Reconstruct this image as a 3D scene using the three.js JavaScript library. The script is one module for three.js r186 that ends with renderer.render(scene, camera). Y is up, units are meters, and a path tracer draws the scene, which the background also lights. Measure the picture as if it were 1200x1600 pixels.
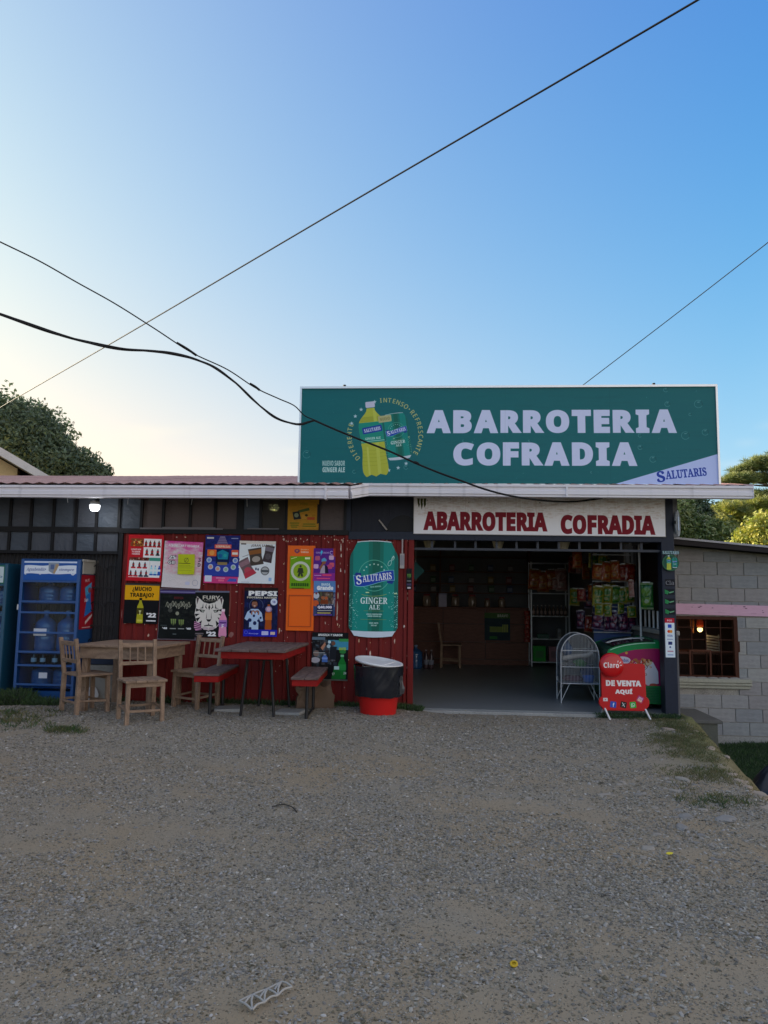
import * as THREE from 'three';
import { RoundedBoxGeometry } from 'three/addons/geometries/RoundedBoxGeometry.js';
import { mergeGeometries, toCreasedNormals } from 'three/addons/utils/BufferGeometryUtils.js';
import { ImprovedNoise } from 'three/addons/math/ImprovedNoise.js';

// ---------------------------------------------------------------- camera, sky, sun, exposure
const D2R = Math.PI / 180;
const EXPOSURE = 2.4;
const SKY_GAIN = 1.0;
const SUN_AZ = -66, SUN_EL = 11, SUN_I = 5;
const sstep = (a, b, x) => { const t = Math.min(1, Math.max(0, (x - a) / (b - a))); return t * t * (3 - 2 * t); };
const scene = new THREE.Scene();
const camera = new THREE.PerspectiveCamera(69.44, 0.75, 0.05, 3000);
camera.position.set(0, 1.5, 9.6);
camera.rotation.order = 'YXZ';
camera.rotation.set(6.2 * D2R, 4 * D2R, 0.8 * D2R);
const renderer = new THREE.WebGLRenderer({ antialias: true });
renderer.toneMapping = THREE.LinearToneMapping;
renderer.toneMappingExposure = EXPOSURE;
renderer.shadowMap.enabled = true;

const sunDir = new THREE.Vector3(Math.sin(SUN_AZ * D2R) * Math.cos(SUN_EL * D2R), Math.sin(SUN_EL * D2R), -Math.cos(SUN_AZ * D2R) * Math.cos(SUN_EL * D2R));
{
  const W = 1024, H = 512, data = new Float32Array(W * H * 4), n = new ImprovedNoise();
  const mix = (a, b, t) => a + (b - a) * t;
  for (let r = 0; r < H; r++) {
    const el = ((r + 0.5) / H - 0.5) * Math.PI, y = Math.sin(el), e = Math.max(el, 0);
    for (let c = 0; c < W; c++) {
      const az = ((c + 0.5) / W - 0.5) * 2 * Math.PI, x = Math.cos(az) * Math.cos(el), z = Math.sin(az) * Math.cos(el);
      const g = Math.acos(Math.min(1, Math.max(-1, x * sunDir.x + y * sunDir.y + z * sunDir.z)));
      const h = Math.exp(-e / 0.467), glow = Math.exp(-g / 0.513), low = Math.exp(-e / 0.233 - g / 1.2);   // haze by height, aureole, low haze round the sun
      const col = [0, 1, 2].map((j) => { const [z, hz, a, w] = [[0, -0.207, 1.487, 3.4], [0, 0.91, 1.6, -0.10], [0.538, 1.355, 0.639, -1.545]][j]; return Math.max(0, z + (hz - z) * h + a * glow + w * low); });
      const t = 1 - (1 - sstep(1.47, 2.2, g)) * (1 - sstep(0.75, 1.35, el)), hb = Math.exp(-e / 0.6);      // brightening added to the unseen sky overhead and opposite the sun, lifting shade
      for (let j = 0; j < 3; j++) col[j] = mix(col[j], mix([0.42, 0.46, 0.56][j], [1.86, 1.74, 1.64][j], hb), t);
      // thin streaks of cloud low on the horizon
      const k = n.noise(Math.cos(az) * 6, e * 40, Math.sin(az) * 6) + 0.5 * n.noise(Math.cos(az) * 17, e * 90, Math.sin(az) * 17);
      const cl = Math.max(0, k - 0.12) * Math.exp(-Math.pow((e - 0.17) / 0.05, 2)) * 0.7;
      const i = (r * W + c) * 4;
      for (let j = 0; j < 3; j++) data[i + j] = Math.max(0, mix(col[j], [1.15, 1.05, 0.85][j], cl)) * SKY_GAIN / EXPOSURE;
      data[i + 3] = 1;
    }
  }
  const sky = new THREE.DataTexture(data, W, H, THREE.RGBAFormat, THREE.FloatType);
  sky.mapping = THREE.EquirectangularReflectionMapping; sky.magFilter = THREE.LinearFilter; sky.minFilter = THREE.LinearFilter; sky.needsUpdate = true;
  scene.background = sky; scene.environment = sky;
}
const sun = new THREE.DirectionalLight(new THREE.Color(1.0, 0.86, 0.62), SUN_I);
sun.position.copy(sunDir).multiplyScalar(60); sun.target.position.set(0, 0, 0);
sun.castShadow = true; sun.shadow.mapSize.set(4096, 4096); sun.shadow.radius = 1.5;
Object.assign(sun.shadow.camera, { left: -45, right: 45, top: 45, bottom: -45, near: 1, far: 160 });
scene.add(sun, sun.target);

// ---------------------------------------------------------------- helpers
let seed = 12345;
const rnd = () => { seed = (seed + 0x6d2b79f5) | 0; let t = Math.imul(seed ^ (seed >>> 15), 1 | seed); t = (t + Math.imul(t ^ (t >>> 7), 61 | t)) ^ t; return ((t ^ (t >>> 14)) >>> 0) / 4294967296; };
const rr = (a, b) => a + (b - a) * rnd();
const noise = new ImprovedNoise();
const N2 = (x, y, s = 0) => noise.noise(x, y, s);
const V = (x, y, z) => new THREE.Vector3(x, y, z);
const used = {};
function numbered(name) { const k = used[name] = (used[name] ?? -1) + 1; return k ? name + '_' + String(k).padStart(3, '0') : name; }
const C = (r, g, b) => new THREE.Color().setRGB(r, g, b);
const H = (s) => new THREE.Color(s);
function mat(color, rough = 0.7, o = {}) {
  if (rough > 0.3 && !o.metalness && !o.transmission) o = { specularIntensity: 0.45, ...o };           // matt paints, papers and weathered surfaces
  const M = o.transmission || o.clearcoat || o.specularIntensity !== undefined ? THREE.MeshPhysicalMaterial : THREE.MeshStandardMaterial;
  return new M({ color: Array.isArray(color) ? C(...color) : color instanceof THREE.Color ? color : H(color), roughness: rough, side: THREE.DoubleSide, ...o });
}
function canvas(w, h, draw) {
  const c = document.createElement('canvas'); c.width = w; c.height = h;
  const g = c.getContext('2d'); draw(g, w, h); return c;
}
function ctex(w, h, draw, { repeat, srgb = true } = {}) {
  const t = new THREE.CanvasTexture(canvas(w, h, draw));
  if (srgb) t.colorSpace = THREE.SRGBColorSpace;
  if (repeat) { t.wrapS = t.wrapT = THREE.RepeatWrapping; t.repeat.set(repeat[0], repeat[1]); }
  t.anisotropy = 8; return t;
}
// soft tileable value noise as a canvas-like DataTexture; f(u, v) -> [r, g, b] in 0..1
function dtex(w, h, f, { repeat, srgb = true } = {}) {
  const d = new Uint8Array(w * h * 4);
  for (let y = 0; y < h; y++) for (let x = 0; x < w; x++) { const c = f(x / w, y / h), i = (y * w + x) * 4; d[i] = c[0] * 255; d[i + 1] = c[1] * 255; d[i + 2] = c[2] * 255; d[i + 3] = 255; }
  const t = new THREE.DataTexture(d, w, h); t.magFilter = THREE.LinearFilter; t.minFilter = THREE.LinearMipmapLinearFilter; t.generateMipmaps = true;
  if (srgb) t.colorSpace = THREE.SRGBColorSpace;
  t.wrapS = t.wrapT = THREE.RepeatWrapping; if (repeat) t.repeat.set(...repeat); t.needsUpdate = true; return t;
}
// tileable fractal noise 0..1 on the unit square
function tnoise(u, v, f, s = 0, oct = 4) {
  let a = 0, w = 0.5, q = 0;
  for (let o = 0; o < oct; o++, f *= 2, w *= 0.5) {
    const x = u * f, y = v * f, k = (i, j) => N2(x - i * f, y - j * f, s + o * 7.3);
    const n = k(0, 0) * (1 - u) * (1 - v) + k(1, 0) * u * (1 - v) + k(0, 1) * (1 - u) * v + k(1, 1) * u * v;
    a += n * w; q += w;
  }
  return 0.5 + 0.5 * a / q * 1.6;
}
// geometry -----------------------------------------------------------------
const _m = new THREE.Matrix4(), _e = new THREE.Euler(), _q = new THREE.Quaternion(), _v = new THREE.Vector3();
function place(g, x = 0, y = 0, z = 0, rx = 0, ry = 0, rz = 0) { _m.compose(V(x, y, z), _q.setFromEuler(_e.set(rx, ry, rz)), V(1, 1, 1)); g.applyMatrix4(_m); return g; }
function boxUV(g, du = rnd() * 3, dv = rnd() * 3, swap = null) {       // uv in metres from position; swap: axis along which the grain runs
  if (g.index) g = g.toNonIndexed();
  const p = g.attributes.position, n = g.attributes.normal, uv = new Float32Array(p.count * 2);
  for (let t = 0; t < p.count; t += 3) {
    const ax = [0, 0, 0];
    for (let k = 0; k < 3; k++) { ax[0] += Math.abs(n.getX(t + k)); ax[1] += Math.abs(n.getY(t + k)); ax[2] += Math.abs(n.getZ(t + k)); }
    const a = ax[0] > ax[1] && ax[0] > ax[2] ? 0 : ax[1] > ax[2] ? 1 : 2;
    let [i, j] = a === 0 ? [2, 1] : a === 1 ? [0, 2] : [0, 1];
    if (swap !== null && j === swap) [i, j] = [j, i];
    for (let k = 0; k < 3; k++) { const q = [p.getX(t + k), p.getY(t + k), p.getZ(t + k)]; uv[(t + k) * 2] = q[i] + du; uv[(t + k) * 2 + 1] = q[j] + dv; }
  }
  g.setAttribute('uv', new THREE.BufferAttribute(uv, 2)); return g;
}
function box(w, h, d, x = 0, y = 0, z = 0, rx = 0, ry = 0, rz = 0, bevel = 0) {
  const g = bevel ? new RoundedBoxGeometry(w, h, d, 1, Math.min(bevel, w / 2.1, h / 2.1, d / 2.1)) : new THREE.BoxGeometry(w, h, d);
  const l = [w, h, d], ax = l.indexOf(Math.max(...l));
  return place(boxUV(g, rnd() * 3, rnd() * 3, ax), x, y, z, rx, ry, rz);
}
function span(x0, y0, z0, x1, y1, z1, bevel = 0) { return box(x1 - x0, y1 - y0, z1 - z0, (x0 + x1) / 2, (y0 + y1) / 2, (z0 + z1) / 2, 0, 0, 0, bevel); }
function cyl(r0, r1, h, x = 0, y = 0, z = 0, seg = 16, rx = 0, ry = 0, rz = 0, open = false) { return place(new THREE.CylinderGeometry(r1, r0, h, seg, 1, open), x, y, z, rx, ry, rz); }
function bar(a, b, r, seg = 8, r2 = r) {                                    // round bar between two points
  const d = b.clone().sub(a), g = new THREE.CylinderGeometry(r2, r, d.length(), seg);
  g.applyQuaternion(new THREE.Quaternion().setFromUnitVectors(V(0, 1, 0), d.clone().normalize())); g.translate(...a.clone().add(b).multiplyScalar(0.5).toArray()); return g;
}
function beam(a, b, w, d, bevel = 0.004) {                                  // square timber between two points
  const v = b.clone().sub(a), g = box(w, v.length(), d, 0, 0, 0, 0, 0, 0, bevel);
  g.applyQuaternion(new THREE.Quaternion().setFromUnitVectors(V(0, 1, 0), v.clone().normalize())); g.translate(...a.clone().add(b).multiplyScalar(0.5).toArray()); return g;
}
function tube(pts, r, seg = 24, rad = 6, closed = false) { return new THREE.TubeGeometry(new THREE.CatmullRomCurve3(pts.map((p) => p.isVector3 ? p : V(...p)), closed, 'centripetal'), seg, r, rad, closed); }
function lathe(pts, seg = 32, x = 0, y = 0, z = 0) { return place(new THREE.LatheGeometry(pts.map(([r, h]) => new THREE.Vector2(r, h)), seg), x, y, z); }
function extr(pts, depth, o = {}) {                                         // outline in x,y pushed along +z
  const s = !Array.isArray(pts) ? pts : new THREE.Shape(pts.map((p) => new THREE.Vector2(...p)));
  return new THREE.ExtrudeGeometry(s, { depth, bevelEnabled: false, curveSegments: 20, ...o });
}
function merge(gs) {
  gs = (Array.isArray(gs) ? gs : [gs]).map((g) => {
    if (g.index) g = g.toNonIndexed();
    for (const k of Object.keys(g.attributes)) if (!['position', 'normal', 'uv'].includes(k)) g.deleteAttribute(k);
    if (!g.attributes.uv) g.setAttribute('uv', new THREE.BufferAttribute(new Float32Array(g.attributes.position.count * 2), 2));
    return g;
  });
  return gs.length === 1 ? gs[0] : mergeGeometries(gs);
}
function part(name, gs, m, parent, label) {
  const o = new THREE.Mesh(merge(gs), m); o.name = name; o.castShadow = o.receiveShadow = true; parent.add(o);
  if (label) o.userData.label = label; return o;
}
function piece(name, g, m, parent, x = 0, y = 0, z = 0, ry = 0) {             // shares its geometry with its like
  const o = new THREE.Mesh(g, m); o.name = name; o.castShadow = o.receiveShadow = true; o.position.set(x, y, z); o.rotation.y = ry; parent.add(o); return o;
}
function thing(name, label, category, p = [0, 0, 0], ry = 0, group) {
  const o = new THREE.Group(); o.name = numbered(name); o.position.set(...p); o.rotation.y = ry; scene.add(o);
  o.userData = { label, category }; if (group) o.userData.group = group; return o;
}
function solo(name, gs, m, label, category, group) {                         // a thing that is one mesh
  const o = new THREE.Mesh(merge(gs), m); o.name = numbered(name); o.castShadow = o.receiveShadow = true; scene.add(o);
  o.userData = { label, category }; if (group) o.userData.group = group; return o;
}
function dup(src, label, p, ry = src.rotation.y) {
  const o = src.clone(); o.name = numbered(src.name.replace(/_\d+$/, '')); scene.add(o); o.userData = { ...src.userData, label }; o.position.set(...p); o.rotation.y = ry; return o;
}
function structure(name, gs, m) { const o = new THREE.Mesh(merge(gs), m); o.name = name; o.receiveShadow = o.castShadow = true; scene.add(o); o.userData.kind = 'structure'; return o; }

// lettering on canvases ------------------------------------------------------
function txt(g, s, cx, cy, w, h, { font = 'bold 100px sans-serif', fill = '#fff', stroke = 0, strokeFill, rot = 0 } = {}) {   // text fitted into w x h about cx, cy
  g.save(); g.font = font; g.textAlign = 'left'; g.textBaseline = 'alphabetic';
  const m = g.measureText(s), l = m.actualBoundingBoxLeft, r = m.actualBoundingBoxRight, a = m.actualBoundingBoxAscent, d = m.actualBoundingBoxDescent;
  g.translate(cx, cy); g.rotate(rot);
  const sx = w / (l + r + stroke), sy = h ? h / (a + d + stroke) : sx; g.scale(sx, sy); g.translate((l - r) / 2, (a - d) / 2);
  g.lineJoin = 'miter'; g.miterLimit = 2.5;
  if (stroke) { g.lineWidth = stroke; g.strokeStyle = strokeFill ?? fill; g.strokeText(s, 0, 0); }
  g.fillStyle = fill; g.fillText(s, 0, 0); g.restore();
}
const R4 = (g, x, y, w, h, f) => { g.fillStyle = f; g.fillRect(x, y, w, h); };
function rrect(g, x, y, w, h, r, f) { g.beginPath(); g.moveTo(x + r, y); g.arcTo(x + w, y, x + w, y + h, r); g.arcTo(x + w, y + h, x, y + h, r); g.arcTo(x, y + h, x, y, r); g.arcTo(x, y, x + w, y, r); g.closePath(); if (f) { g.fillStyle = f; g.fill(); } }
function disc(g, x, y, r, f, ry = r) { g.beginPath(); g.ellipse(x, y, r, ry, 0, 0, 7); g.fillStyle = f; g.fill(); }
function poly(g, pts, f) { g.beginPath(); pts.forEach(([x, y], i) => i ? g.lineTo(x, y) : g.moveTo(x, y)); g.closePath(); g.fillStyle = f; g.fill(); }
function star(g, x, y, r, f) { poly(g, Array.from({ length: 10 }, (_, i) => [x + Math.sin(i * Math.PI / 5) * (i % 2 ? r * 0.42 : r), y - Math.cos(i * Math.PI / 5) * (i % 2 ? r * 0.42 : r)]), f); }
function line(g, pts, f, w) { g.beginPath(); pts.forEach(([x, y], i) => i ? g.lineTo(x, y) : g.moveTo(x, y)); g.strokeStyle = f; g.lineWidth = w; g.lineCap = 'round'; g.lineJoin = 'round'; g.stroke(); }
function claw(g, x, y, s, f) {                                               // three ragged claw strokes
  for (const k of [-1, 0, 1]) poly(g, [[x + k * s * 0.32 - s * 0.13, y - s * 0.5], [x + k * s * 0.32 + s * 0.14, y - s * 0.5], [x + k * s * 0.32 + s * 0.09, y - s * 0.1], [x + k * s * 0.3 + s * 0.13, y + s * 0.1], [x + k * s * 0.27, y + s * (k ? 0.42 : 0.62)], [x + k * s * 0.29 - s * 0.1, y]], f);
}
function bottle(g, x, y, w, h, liquid, label, cap) {                         // a drawn bottle, foot at x, y
  const b = (u, v) => [x + u * w / 2, y - v * h];
  poly(g, [b(-0.9, 0), b(-1, 0.08), b(-0.86, 0.34), b(-1, 0.5), b(-0.9, 0.66), b(-0.36, 0.84), b(-0.34, 0.92), b(0.34, 0.92), b(0.36, 0.84), b(0.9, 0.66), b(1, 0.5), b(0.86, 0.34), b(1, 0.08), b(0.9, 0)], liquid);
  poly(g, [b(-1, 0.36), b(-0.98, 0.6), b(0.98, 0.6), b(1, 0.36)], label);
  poly(g, [b(-0.42, 0.91), b(-0.42, 1), b(0.42, 1), b(0.42, 0.91)], cap);
}
function punch(g, W, H2, k = 1.15, lift = 9) {                                 // full-strength print: paper white near 0.85, inks saturated
  const d = g.getImageData(0, 0, W, H2), a = d.data; for (let i = 0; i < a.length; i++) if (i % 4 < 3) a[i] = Math.max(4, Math.min(245, (a[i] - lift) * k)); g.putImageData(d, 0, 0);
}
function crumple(g, W, H2, k = 60, a = 0.12) {                               // print scuffs: short pale and dark scratches
  for (let i = 0; i < k; i++) { const x = rnd() * W, y = rnd() * H2; line(g, [[x, y], [x + rr(-14, 14), y + rr(-14, 14)]], `rgba(${rnd() < 0.5 ? '255,255,255' : '0,0,0'},${a * rnd()})`, rr(0.6, 2)); }
}

// ---------------------------------------------------------------- materials
const woodTex = (base, dark, s) => dtex(512, 512, (u, v) => {
  const warp = tnoise(u, v, 3, s, 3), ring = 0.5 + 0.5 * Math.sin((v * 26 + warp * 9) * 2 * Math.PI / 2), fine = tnoise(u * 1, v, 64, s + 9, 2), st = tnoise(u, v, 8, s + 4, 4);
  const t = Math.min(1.25, Math.max(0, 0.25 * ring + 0.45 * fine + 0.5 * st - 0.15 + 0.7 * Math.max(0, tnoise(u, v, 4, s + 60, 3) - 0.6))); return base.map((b, i) => b + (dark[i] - b) * t);
});
const woodMap = woodTex([0.68, 0.58, 0.49], [0.40, 0.33, 0.28], 1), greyWoodMap = woodTex([0.55, 0.47, 0.45], [0.28, 0.24, 0.23], 5), redWoodMap = woodTex([0.66, 0.10, 0.09], [0.48, 0.07, 0.06], 8);
const speckle = (r, g, b, a, f, s) => dtex(512, 512, (u, v) => { const t = tnoise(u, v, f, s, 5), w = tnoise(u, v, 5, s + 30, 3); const k = 1 + a * (t - 0.5) * 2 + a * 0.7 * (w - 0.5) * 2; return [r * k, g * k, b * k].map((c) => Math.min(1, Math.max(0, c))); });
const bumpFine = dtex(512, 512, (u, v) => { const t = tnoise(u, v, 48, 70, 4) * 0.7 + tnoise(u, v, 9, 71, 3) * 0.3; return [t, t, t]; }, { srgb: false });
const concreteMap = speckle(0.60, 0.60, 0.59, 0.16, 40, 11), blockMap = speckle(0.56, 0.545, 0.53, 0.14, 90, 14), dustyMap = speckle(1, 1, 1, 0.12, 30, 17);
const streakMap = dtex(1024, 64, (u, v) => { const a = tnoise(u, 0.3, 90, 51, 3), b = tnoise(u, v, 12, 52, 4), k = 1 - 0.22 * Math.max(0, a - 0.56) * (0.4 + b) * 3 - 0.10 * Math.max(0, b - 0.5); return [k, k * 0.985, k * 0.96]; }, { repeat: [0.11, 0.9] });
const floorMap = speckle(1, 1, 1, 0.03, 10, 19);
const M = {
  wood: mat('#ffffff', 0.78, { map: woodMap, bumpMap: woodMap, bumpScale: 0.0012 }),
  greyWood: mat('#ffffff', 0.85, { map: greyWoodMap, bumpMap: greyWoodMap, bumpScale: 0.002 }),
  redWood: mat('#ffffff', 0.6, { map: redWoodMap }),
  concrete: mat('#ffffff', 0.88, { map: concreteMap, bumpMap: bumpFine, bumpScale: 0.003 }),
  floor: mat([0.22, 0.235, 0.24], 0.34, { map: floorMap }),
  navy: mat([0.02, 0.026, 0.045], 0.5, { map: dustyMap }),
  black: mat([0.012, 0.012, 0.014], 0.55),
  blackMetal: mat([0.018, 0.018, 0.02], 0.45, { metalness: 0.3 }),
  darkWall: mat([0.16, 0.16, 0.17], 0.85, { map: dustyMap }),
  gutter: mat([0.80, 0.79, 0.88], 0.45, { map: streakMap }),
  white: mat([0.78, 0.78, 0.78], 0.5), paleMetal: mat([0.62, 0.63, 0.65], 0.38, { metalness: 0.25 }),
  alu: mat([0.7, 0.72, 0.75], 0.35, { metalness: 0.7 }),
  rust: mat([0.075, 0.028, 0.018], 0.85, { bumpMap: bumpFine, bumpScale: 0.002 }),
  red: mat([0.56, 0.018, 0.016], 0.35), cable: mat([0.01, 0.01, 0.012], 0.6),
  roofSheet: mat('#ffffff', 0.6, { map: speckle(0.68, 0.52, 0.48, 0.2, 24, 21) }),
  counter: mat('#ffffff', 0.5, { map: woodTex([0.46, 0.31, 0.25], [0.34, 0.21, 0.17], 25) }),
};

// ---------------------------------------------------------------- ground
const SHOP_L = -14, SHOP_R = 3.03;
function edgeX(z) { return (z < 0 ? 3.12 : z < 4 ? 3.02 - 0.17 * z : 2.34 + (z - 4) * 0.9) + 0.10 * N2(z * 2.1, 3.3) + 0.05 * N2(z * 6.3, 8.1); }
function groundY(x, z) {
  let y = 0.012 * N2(x * 0.9, z * 0.9, 5) + 0.006 * N2(x * 3.1, z * 3.1, 9);
  y += 0.06 * sstep(2.6, 1.2, z) * sstep(0.2, -0.6, x);
  if (z < 0.02 && x < SHOP_R + 0.05 && z > -9) y = Math.min(y, -0.06);
  const d = x - edgeX(z), low = -0.73 + 0.03 * N2(x * 1.2, z * 1.2, 2);
  const t = sstep(0, 0.75, d + 0.09 * N2(x * 4, z * 4, 1));
  y = y * (1 - t) + low * t + (t > 0.02 && t < 0.9 ? 0.03 * N2(x * 9, z * 9, 4) : 0);
  const far = Math.max(0, Math.hypot(x, z) - 60); y += -0.6 * sstep(0, 60, far);
  return y;
}
{
  const axis = (core0, core1, step, lim0, lim1) => { const a = []; for (let v = core0; v <= core1 + 1e-6; v += step) a.push(v); let s = step; for (let v = core1; v < lim1;) { s *= 1.35; v += s; a.push(Math.min(v, lim1)); } s = step; for (let v = core0; v > lim0;) { s *= 1.35; v -= s; a.unshift(Math.max(v, lim0)); } return a; };
  const xs = axis(-6.6, 6.2, 0.06, -1500, 1500), zs = axis(-3, 9.2, 0.06, -1500, 1500);
  const pos = [], uv = [], col = [], idx = [];
  for (const z of zs) for (const x of xs) {
    pos.push(x, groundY(x, z), z); uv.push(x / 4, z / 4);
    const d = x - edgeX(z);
    let g = 0.5 + 0.9 * N2(x * 0.45, z * 0.6, 1) + 0.6 * N2(x * 1.3, z * 1.7, 2) + 0.35 * N2(x * 4, z * 4, 3) + 0.6 * sstep(3.2, 1.4, z) - 0.35 * sstep(4, 8, z); g = Math.min(1, Math.max(0, g));   // grey gravel to brown dirt
    const dirt = [0.82, 0.725, 0.585], grav = [0.75, 0.735, 0.69];
    let c = dirt.map((q, i) => q + (grav[i] - q) * g);
    const green = Math.max(sstep(0.25, 0.8, d), 0.8 * sstep(-0.55, 0.0, d + 0.25 * N2(x * 2, z * 2, 7)) * sstep(3.4, 1.2, z), Math.abs(x) > 20 || z < -3.2 ? 1 : 0), bare = sstep(0.0, 0.35, d) * sstep(0.9, 0.5, d);
    c = c.map((q, i) => q + ([0.30, 0.40, 0.14][i] - q) * green); c = c.map((q, i) => q + ([0.44, 0.40, 0.25][i] - q) * bare * 0.8);
    col.push(...c);
  }
  const nx = xs.length;
  for (let j = 0; j < zs.length - 1; j++) for (let i = 0; i < nx - 1; i++) { const a = j * nx + i; idx.push(a, a + nx, a + 1, a + 1, a + nx, a + nx + 1); }
  const g = new THREE.BufferGeometry();
  g.setAttribute('position', new THREE.Float32BufferAttribute(pos, 3)); g.setAttribute('uv', new THREE.Float32BufferAttribute(uv, 2)); g.setAttribute('color', new THREE.Float32BufferAttribute(col, 3)); g.setIndex(idx); g.computeVertexNormals();
  const grains = [];
  for (let i = 0; i < 120000; i++) grains.push([rnd() * 2048, rnd() * 2048, 0.7 + 2.2 * Math.pow(rnd(), 2.6), rr(0.5, 1), rnd() * 3.14, rnd(), rnd()]);
  const paint = (f, bg) => (c) => {
    R4(c, 0, 0, 2048, 2048, bg);
    for (const [x, y, r, q, a, t, w] of grains) { c.fillStyle = f(t, w, r); for (const dx of [0, -2048, 2048]) for (const dy of [0, -2048, 2048]) { if (x + dx < -9 || x + dx > 2057 || y + dy < -9 || y + dy > 2057) continue; c.beginPath(); c.ellipse(x + dx, y + dy, r, r * q, a, 0, 7); c.fill(); } }
  };
  const rep = { repeat: [1, 1] };
  const map = ctex(2048, 2048, paint((t, w, r) => { const k = 146 + 130 * (t - 0.5) + (w > 0.985 ? 45 : 0), b = w * 14; return `rgba(${k + 10 - b | 0},${k + 3 - b / 2 | 0},${k - 10 | 0},0.8)`; }, '#a39a8c'), rep);
  const bump = ctex(2048, 2048, paint((t, w, r) => `rgba(255,255,255,${0.25 + 0.6 * Math.min(1, r / 5)})`, '#303030'), { ...rep, srgb: false });
  const ground = structure('ground', g, mat('#ffffff', 0.95, { map, bumpMap: bump, bumpScale: 0.012, vertexColors: true }));
  // merge() drops vertex colours: put the built geometry back
  ground.geometry = g;

  // loose gravel: small real stones, thickest where the yard is grey
  const lump = (s) => { const q = new THREE.IcosahedronGeometry(1, 0), p = q.attributes.position, k = {}; for (let i = 0; i < p.count; i++) { const id = [p.getX(i), p.getY(i), p.getZ(i)].map((v) => v.toFixed(2)).join(); k[id] ??= rr(0.65, 1.15); p.setXYZ(i, p.getX(i) * k[id] * s, p.getY(i) * k[id] * 0.55, p.getZ(i) * k[id]); } q.computeVertexNormals(); return q; };
  const shapes = [[lump(1), 150000, 'fine grey crushed gravel scattered over the yard'], [lump(1.35), 150000, 'mixed grey and brown gravel lying on the dirt yard'], [lump(0.8), 80000, 'pale and dark stone chips strewn across the yard']];
  for (const [geo, n, label] of shapes) {
    const im = new THREE.InstancedMesh(geo, mat('#ffffff', 0.9), n); let k = 0; const mm = new THREE.Matrix4(), q = new THREE.Quaternion(), col = new THREE.Color();
    for (let tries = 0; k < n && tries < n * 8; tries++) {
      const z = 0.05 + 8.4 * Math.pow(rnd(), 0.68), half = 0.62 * (9.9 - z) + 0.7, x = -0.07 * (9.6 - z) + rr(-half, half);
      const d = x - edgeX(z); if (d > 0.12) continue;
      const den = 0.46 + 0.6 * N2(x * 0.5, z * 0.7, 1) + 0.6 * N2(x * 1.6, z * 2.1, 12) + 0.5 * N2(x * 5, z * 5, 13) + 0.6 * sstep(2.4, 0.9, z) - (d > -0.6 && z < 3 ? 0.5 : 0);
      if (rnd() > den) continue;
      const s = (0.0026 + 0.0088 * Math.pow(rnd(), 4)) * (1 + 0.35 * sstep(6, 1, z)) * (rnd() > 0.996 ? 1.8 : 1);
      q.setFromEuler(_e.set(rr(-0.5, 0.5), rnd() * 6.3, rr(-0.5, 0.5))); mm.compose(V(x, groundY(x, z) + s * 0.15, z), q, V(s, s, s)); im.setMatrixAt(k, mm);
      const t = rnd(), b = t > 0.988 ? 0.45 : 0.10 + 0.23 * t, warm = rnd() < 0.6 ? 0.028 : 0.008;
      im.setColorAt(k++, col.setRGB((b + warm) * 1.03, b + warm * 0.5, b * 0.97 - warm * 0.8));
    }
    im.count = k; im.name = numbered('gravel'); im.castShadow = im.receiveShadow = true; im.userData = { kind: 'stuff', label, category: 'gravel' }; scene.add(im);
  }
  // larger flat stones bedded in the yard, most of them along the right-hand edge
  const stoneMat = [mat([0.33, 0.30, 0.26], 0.9, { bumpMap: bumpFine, bumpScale: 0.006 }), mat([0.26, 0.25, 0.235], 0.9, { bumpMap: bumpFine, bumpScale: 0.006 }), mat([0.36, 0.295, 0.235], 0.9, { bumpMap: bumpFine, bumpScale: 0.006 })];
  const stoneGeo = [0, 1, 2, 3, 4].map(() => { const q = new THREE.IcosahedronGeometry(1, 1), p = q.attributes.position, ox = rnd() * 90; for (let i = 0; i < p.count; i++) { const x = p.getX(i), y = p.getY(i), z = p.getZ(i), f = 1 + 0.45 * N2(x * 1.6 + ox, y * 1.6, z * 1.6); p.setXYZ(i, x * f, Math.max(-0.7, Math.min(0.62, y * f)), z * f); } q.computeVertexNormals(); return q; });
  const spots = [];
  for (let i = 0; i < 40; i++) { const z = rr(3.2, 5.2), x = 2.15 - 0.16 * (z - 3.2) - Math.pow(rnd(), 1.5) * 1.0 - (z - 3.2) * 0.12; spots.push([x, z, rr(0.014, 0.034)]); }
  for (let i = 0; i < 16; i++) { const z = rr(0.5, 4.2); spots.push([edgeX(z) + rr(0.02, 0.14), z, rr(0.04, 0.075), 2]); }
  for (let i = 0; i < 60; i++) { const z = rr(3.0, 7.9), h = 0.5 * (9.9 - z); spots.push([-0.07 * (9.6 - z) + rr(-h, Math.min(h, 1.9)), z, rr(0.008, 0.017) * (1 + 0.4 * sstep(6, 3, z))]); }
  spots.push([2.05, 3.15, 0.06], [1.86, 3.55, 0.042], [1.73, 4.2, 0.055], [1.98, 4.25, 0.07], [1.30, 3.7, 0.045], [1.28, 4.9, 0.04], [1.62, 4.45, 0.05], [2.63, 0.85, 0.07, 2], [-0.35, 5.2, 0.03], [0.55, 2.9, 0.03], [0.25, 3.9, 0.03], [0.7, 3.9, 0.035]);
  spots.forEach(([x, z, s, k], i) => { const o = piece('stone' + (i ? '_' + String(i).padStart(3, '0') : ''), stoneGeo[i % 5], stoneMat[k ?? (rnd() * 2 | 0)], ground, x, groundY(x, z) + s * 0.1, z, rnd() * 6.3); o.scale.set(s * rr(1, 1.6), s * rr(0.35, 0.55), s * rr(0.7, 1)); o.position.y -= s * 0.14; });
}

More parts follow.
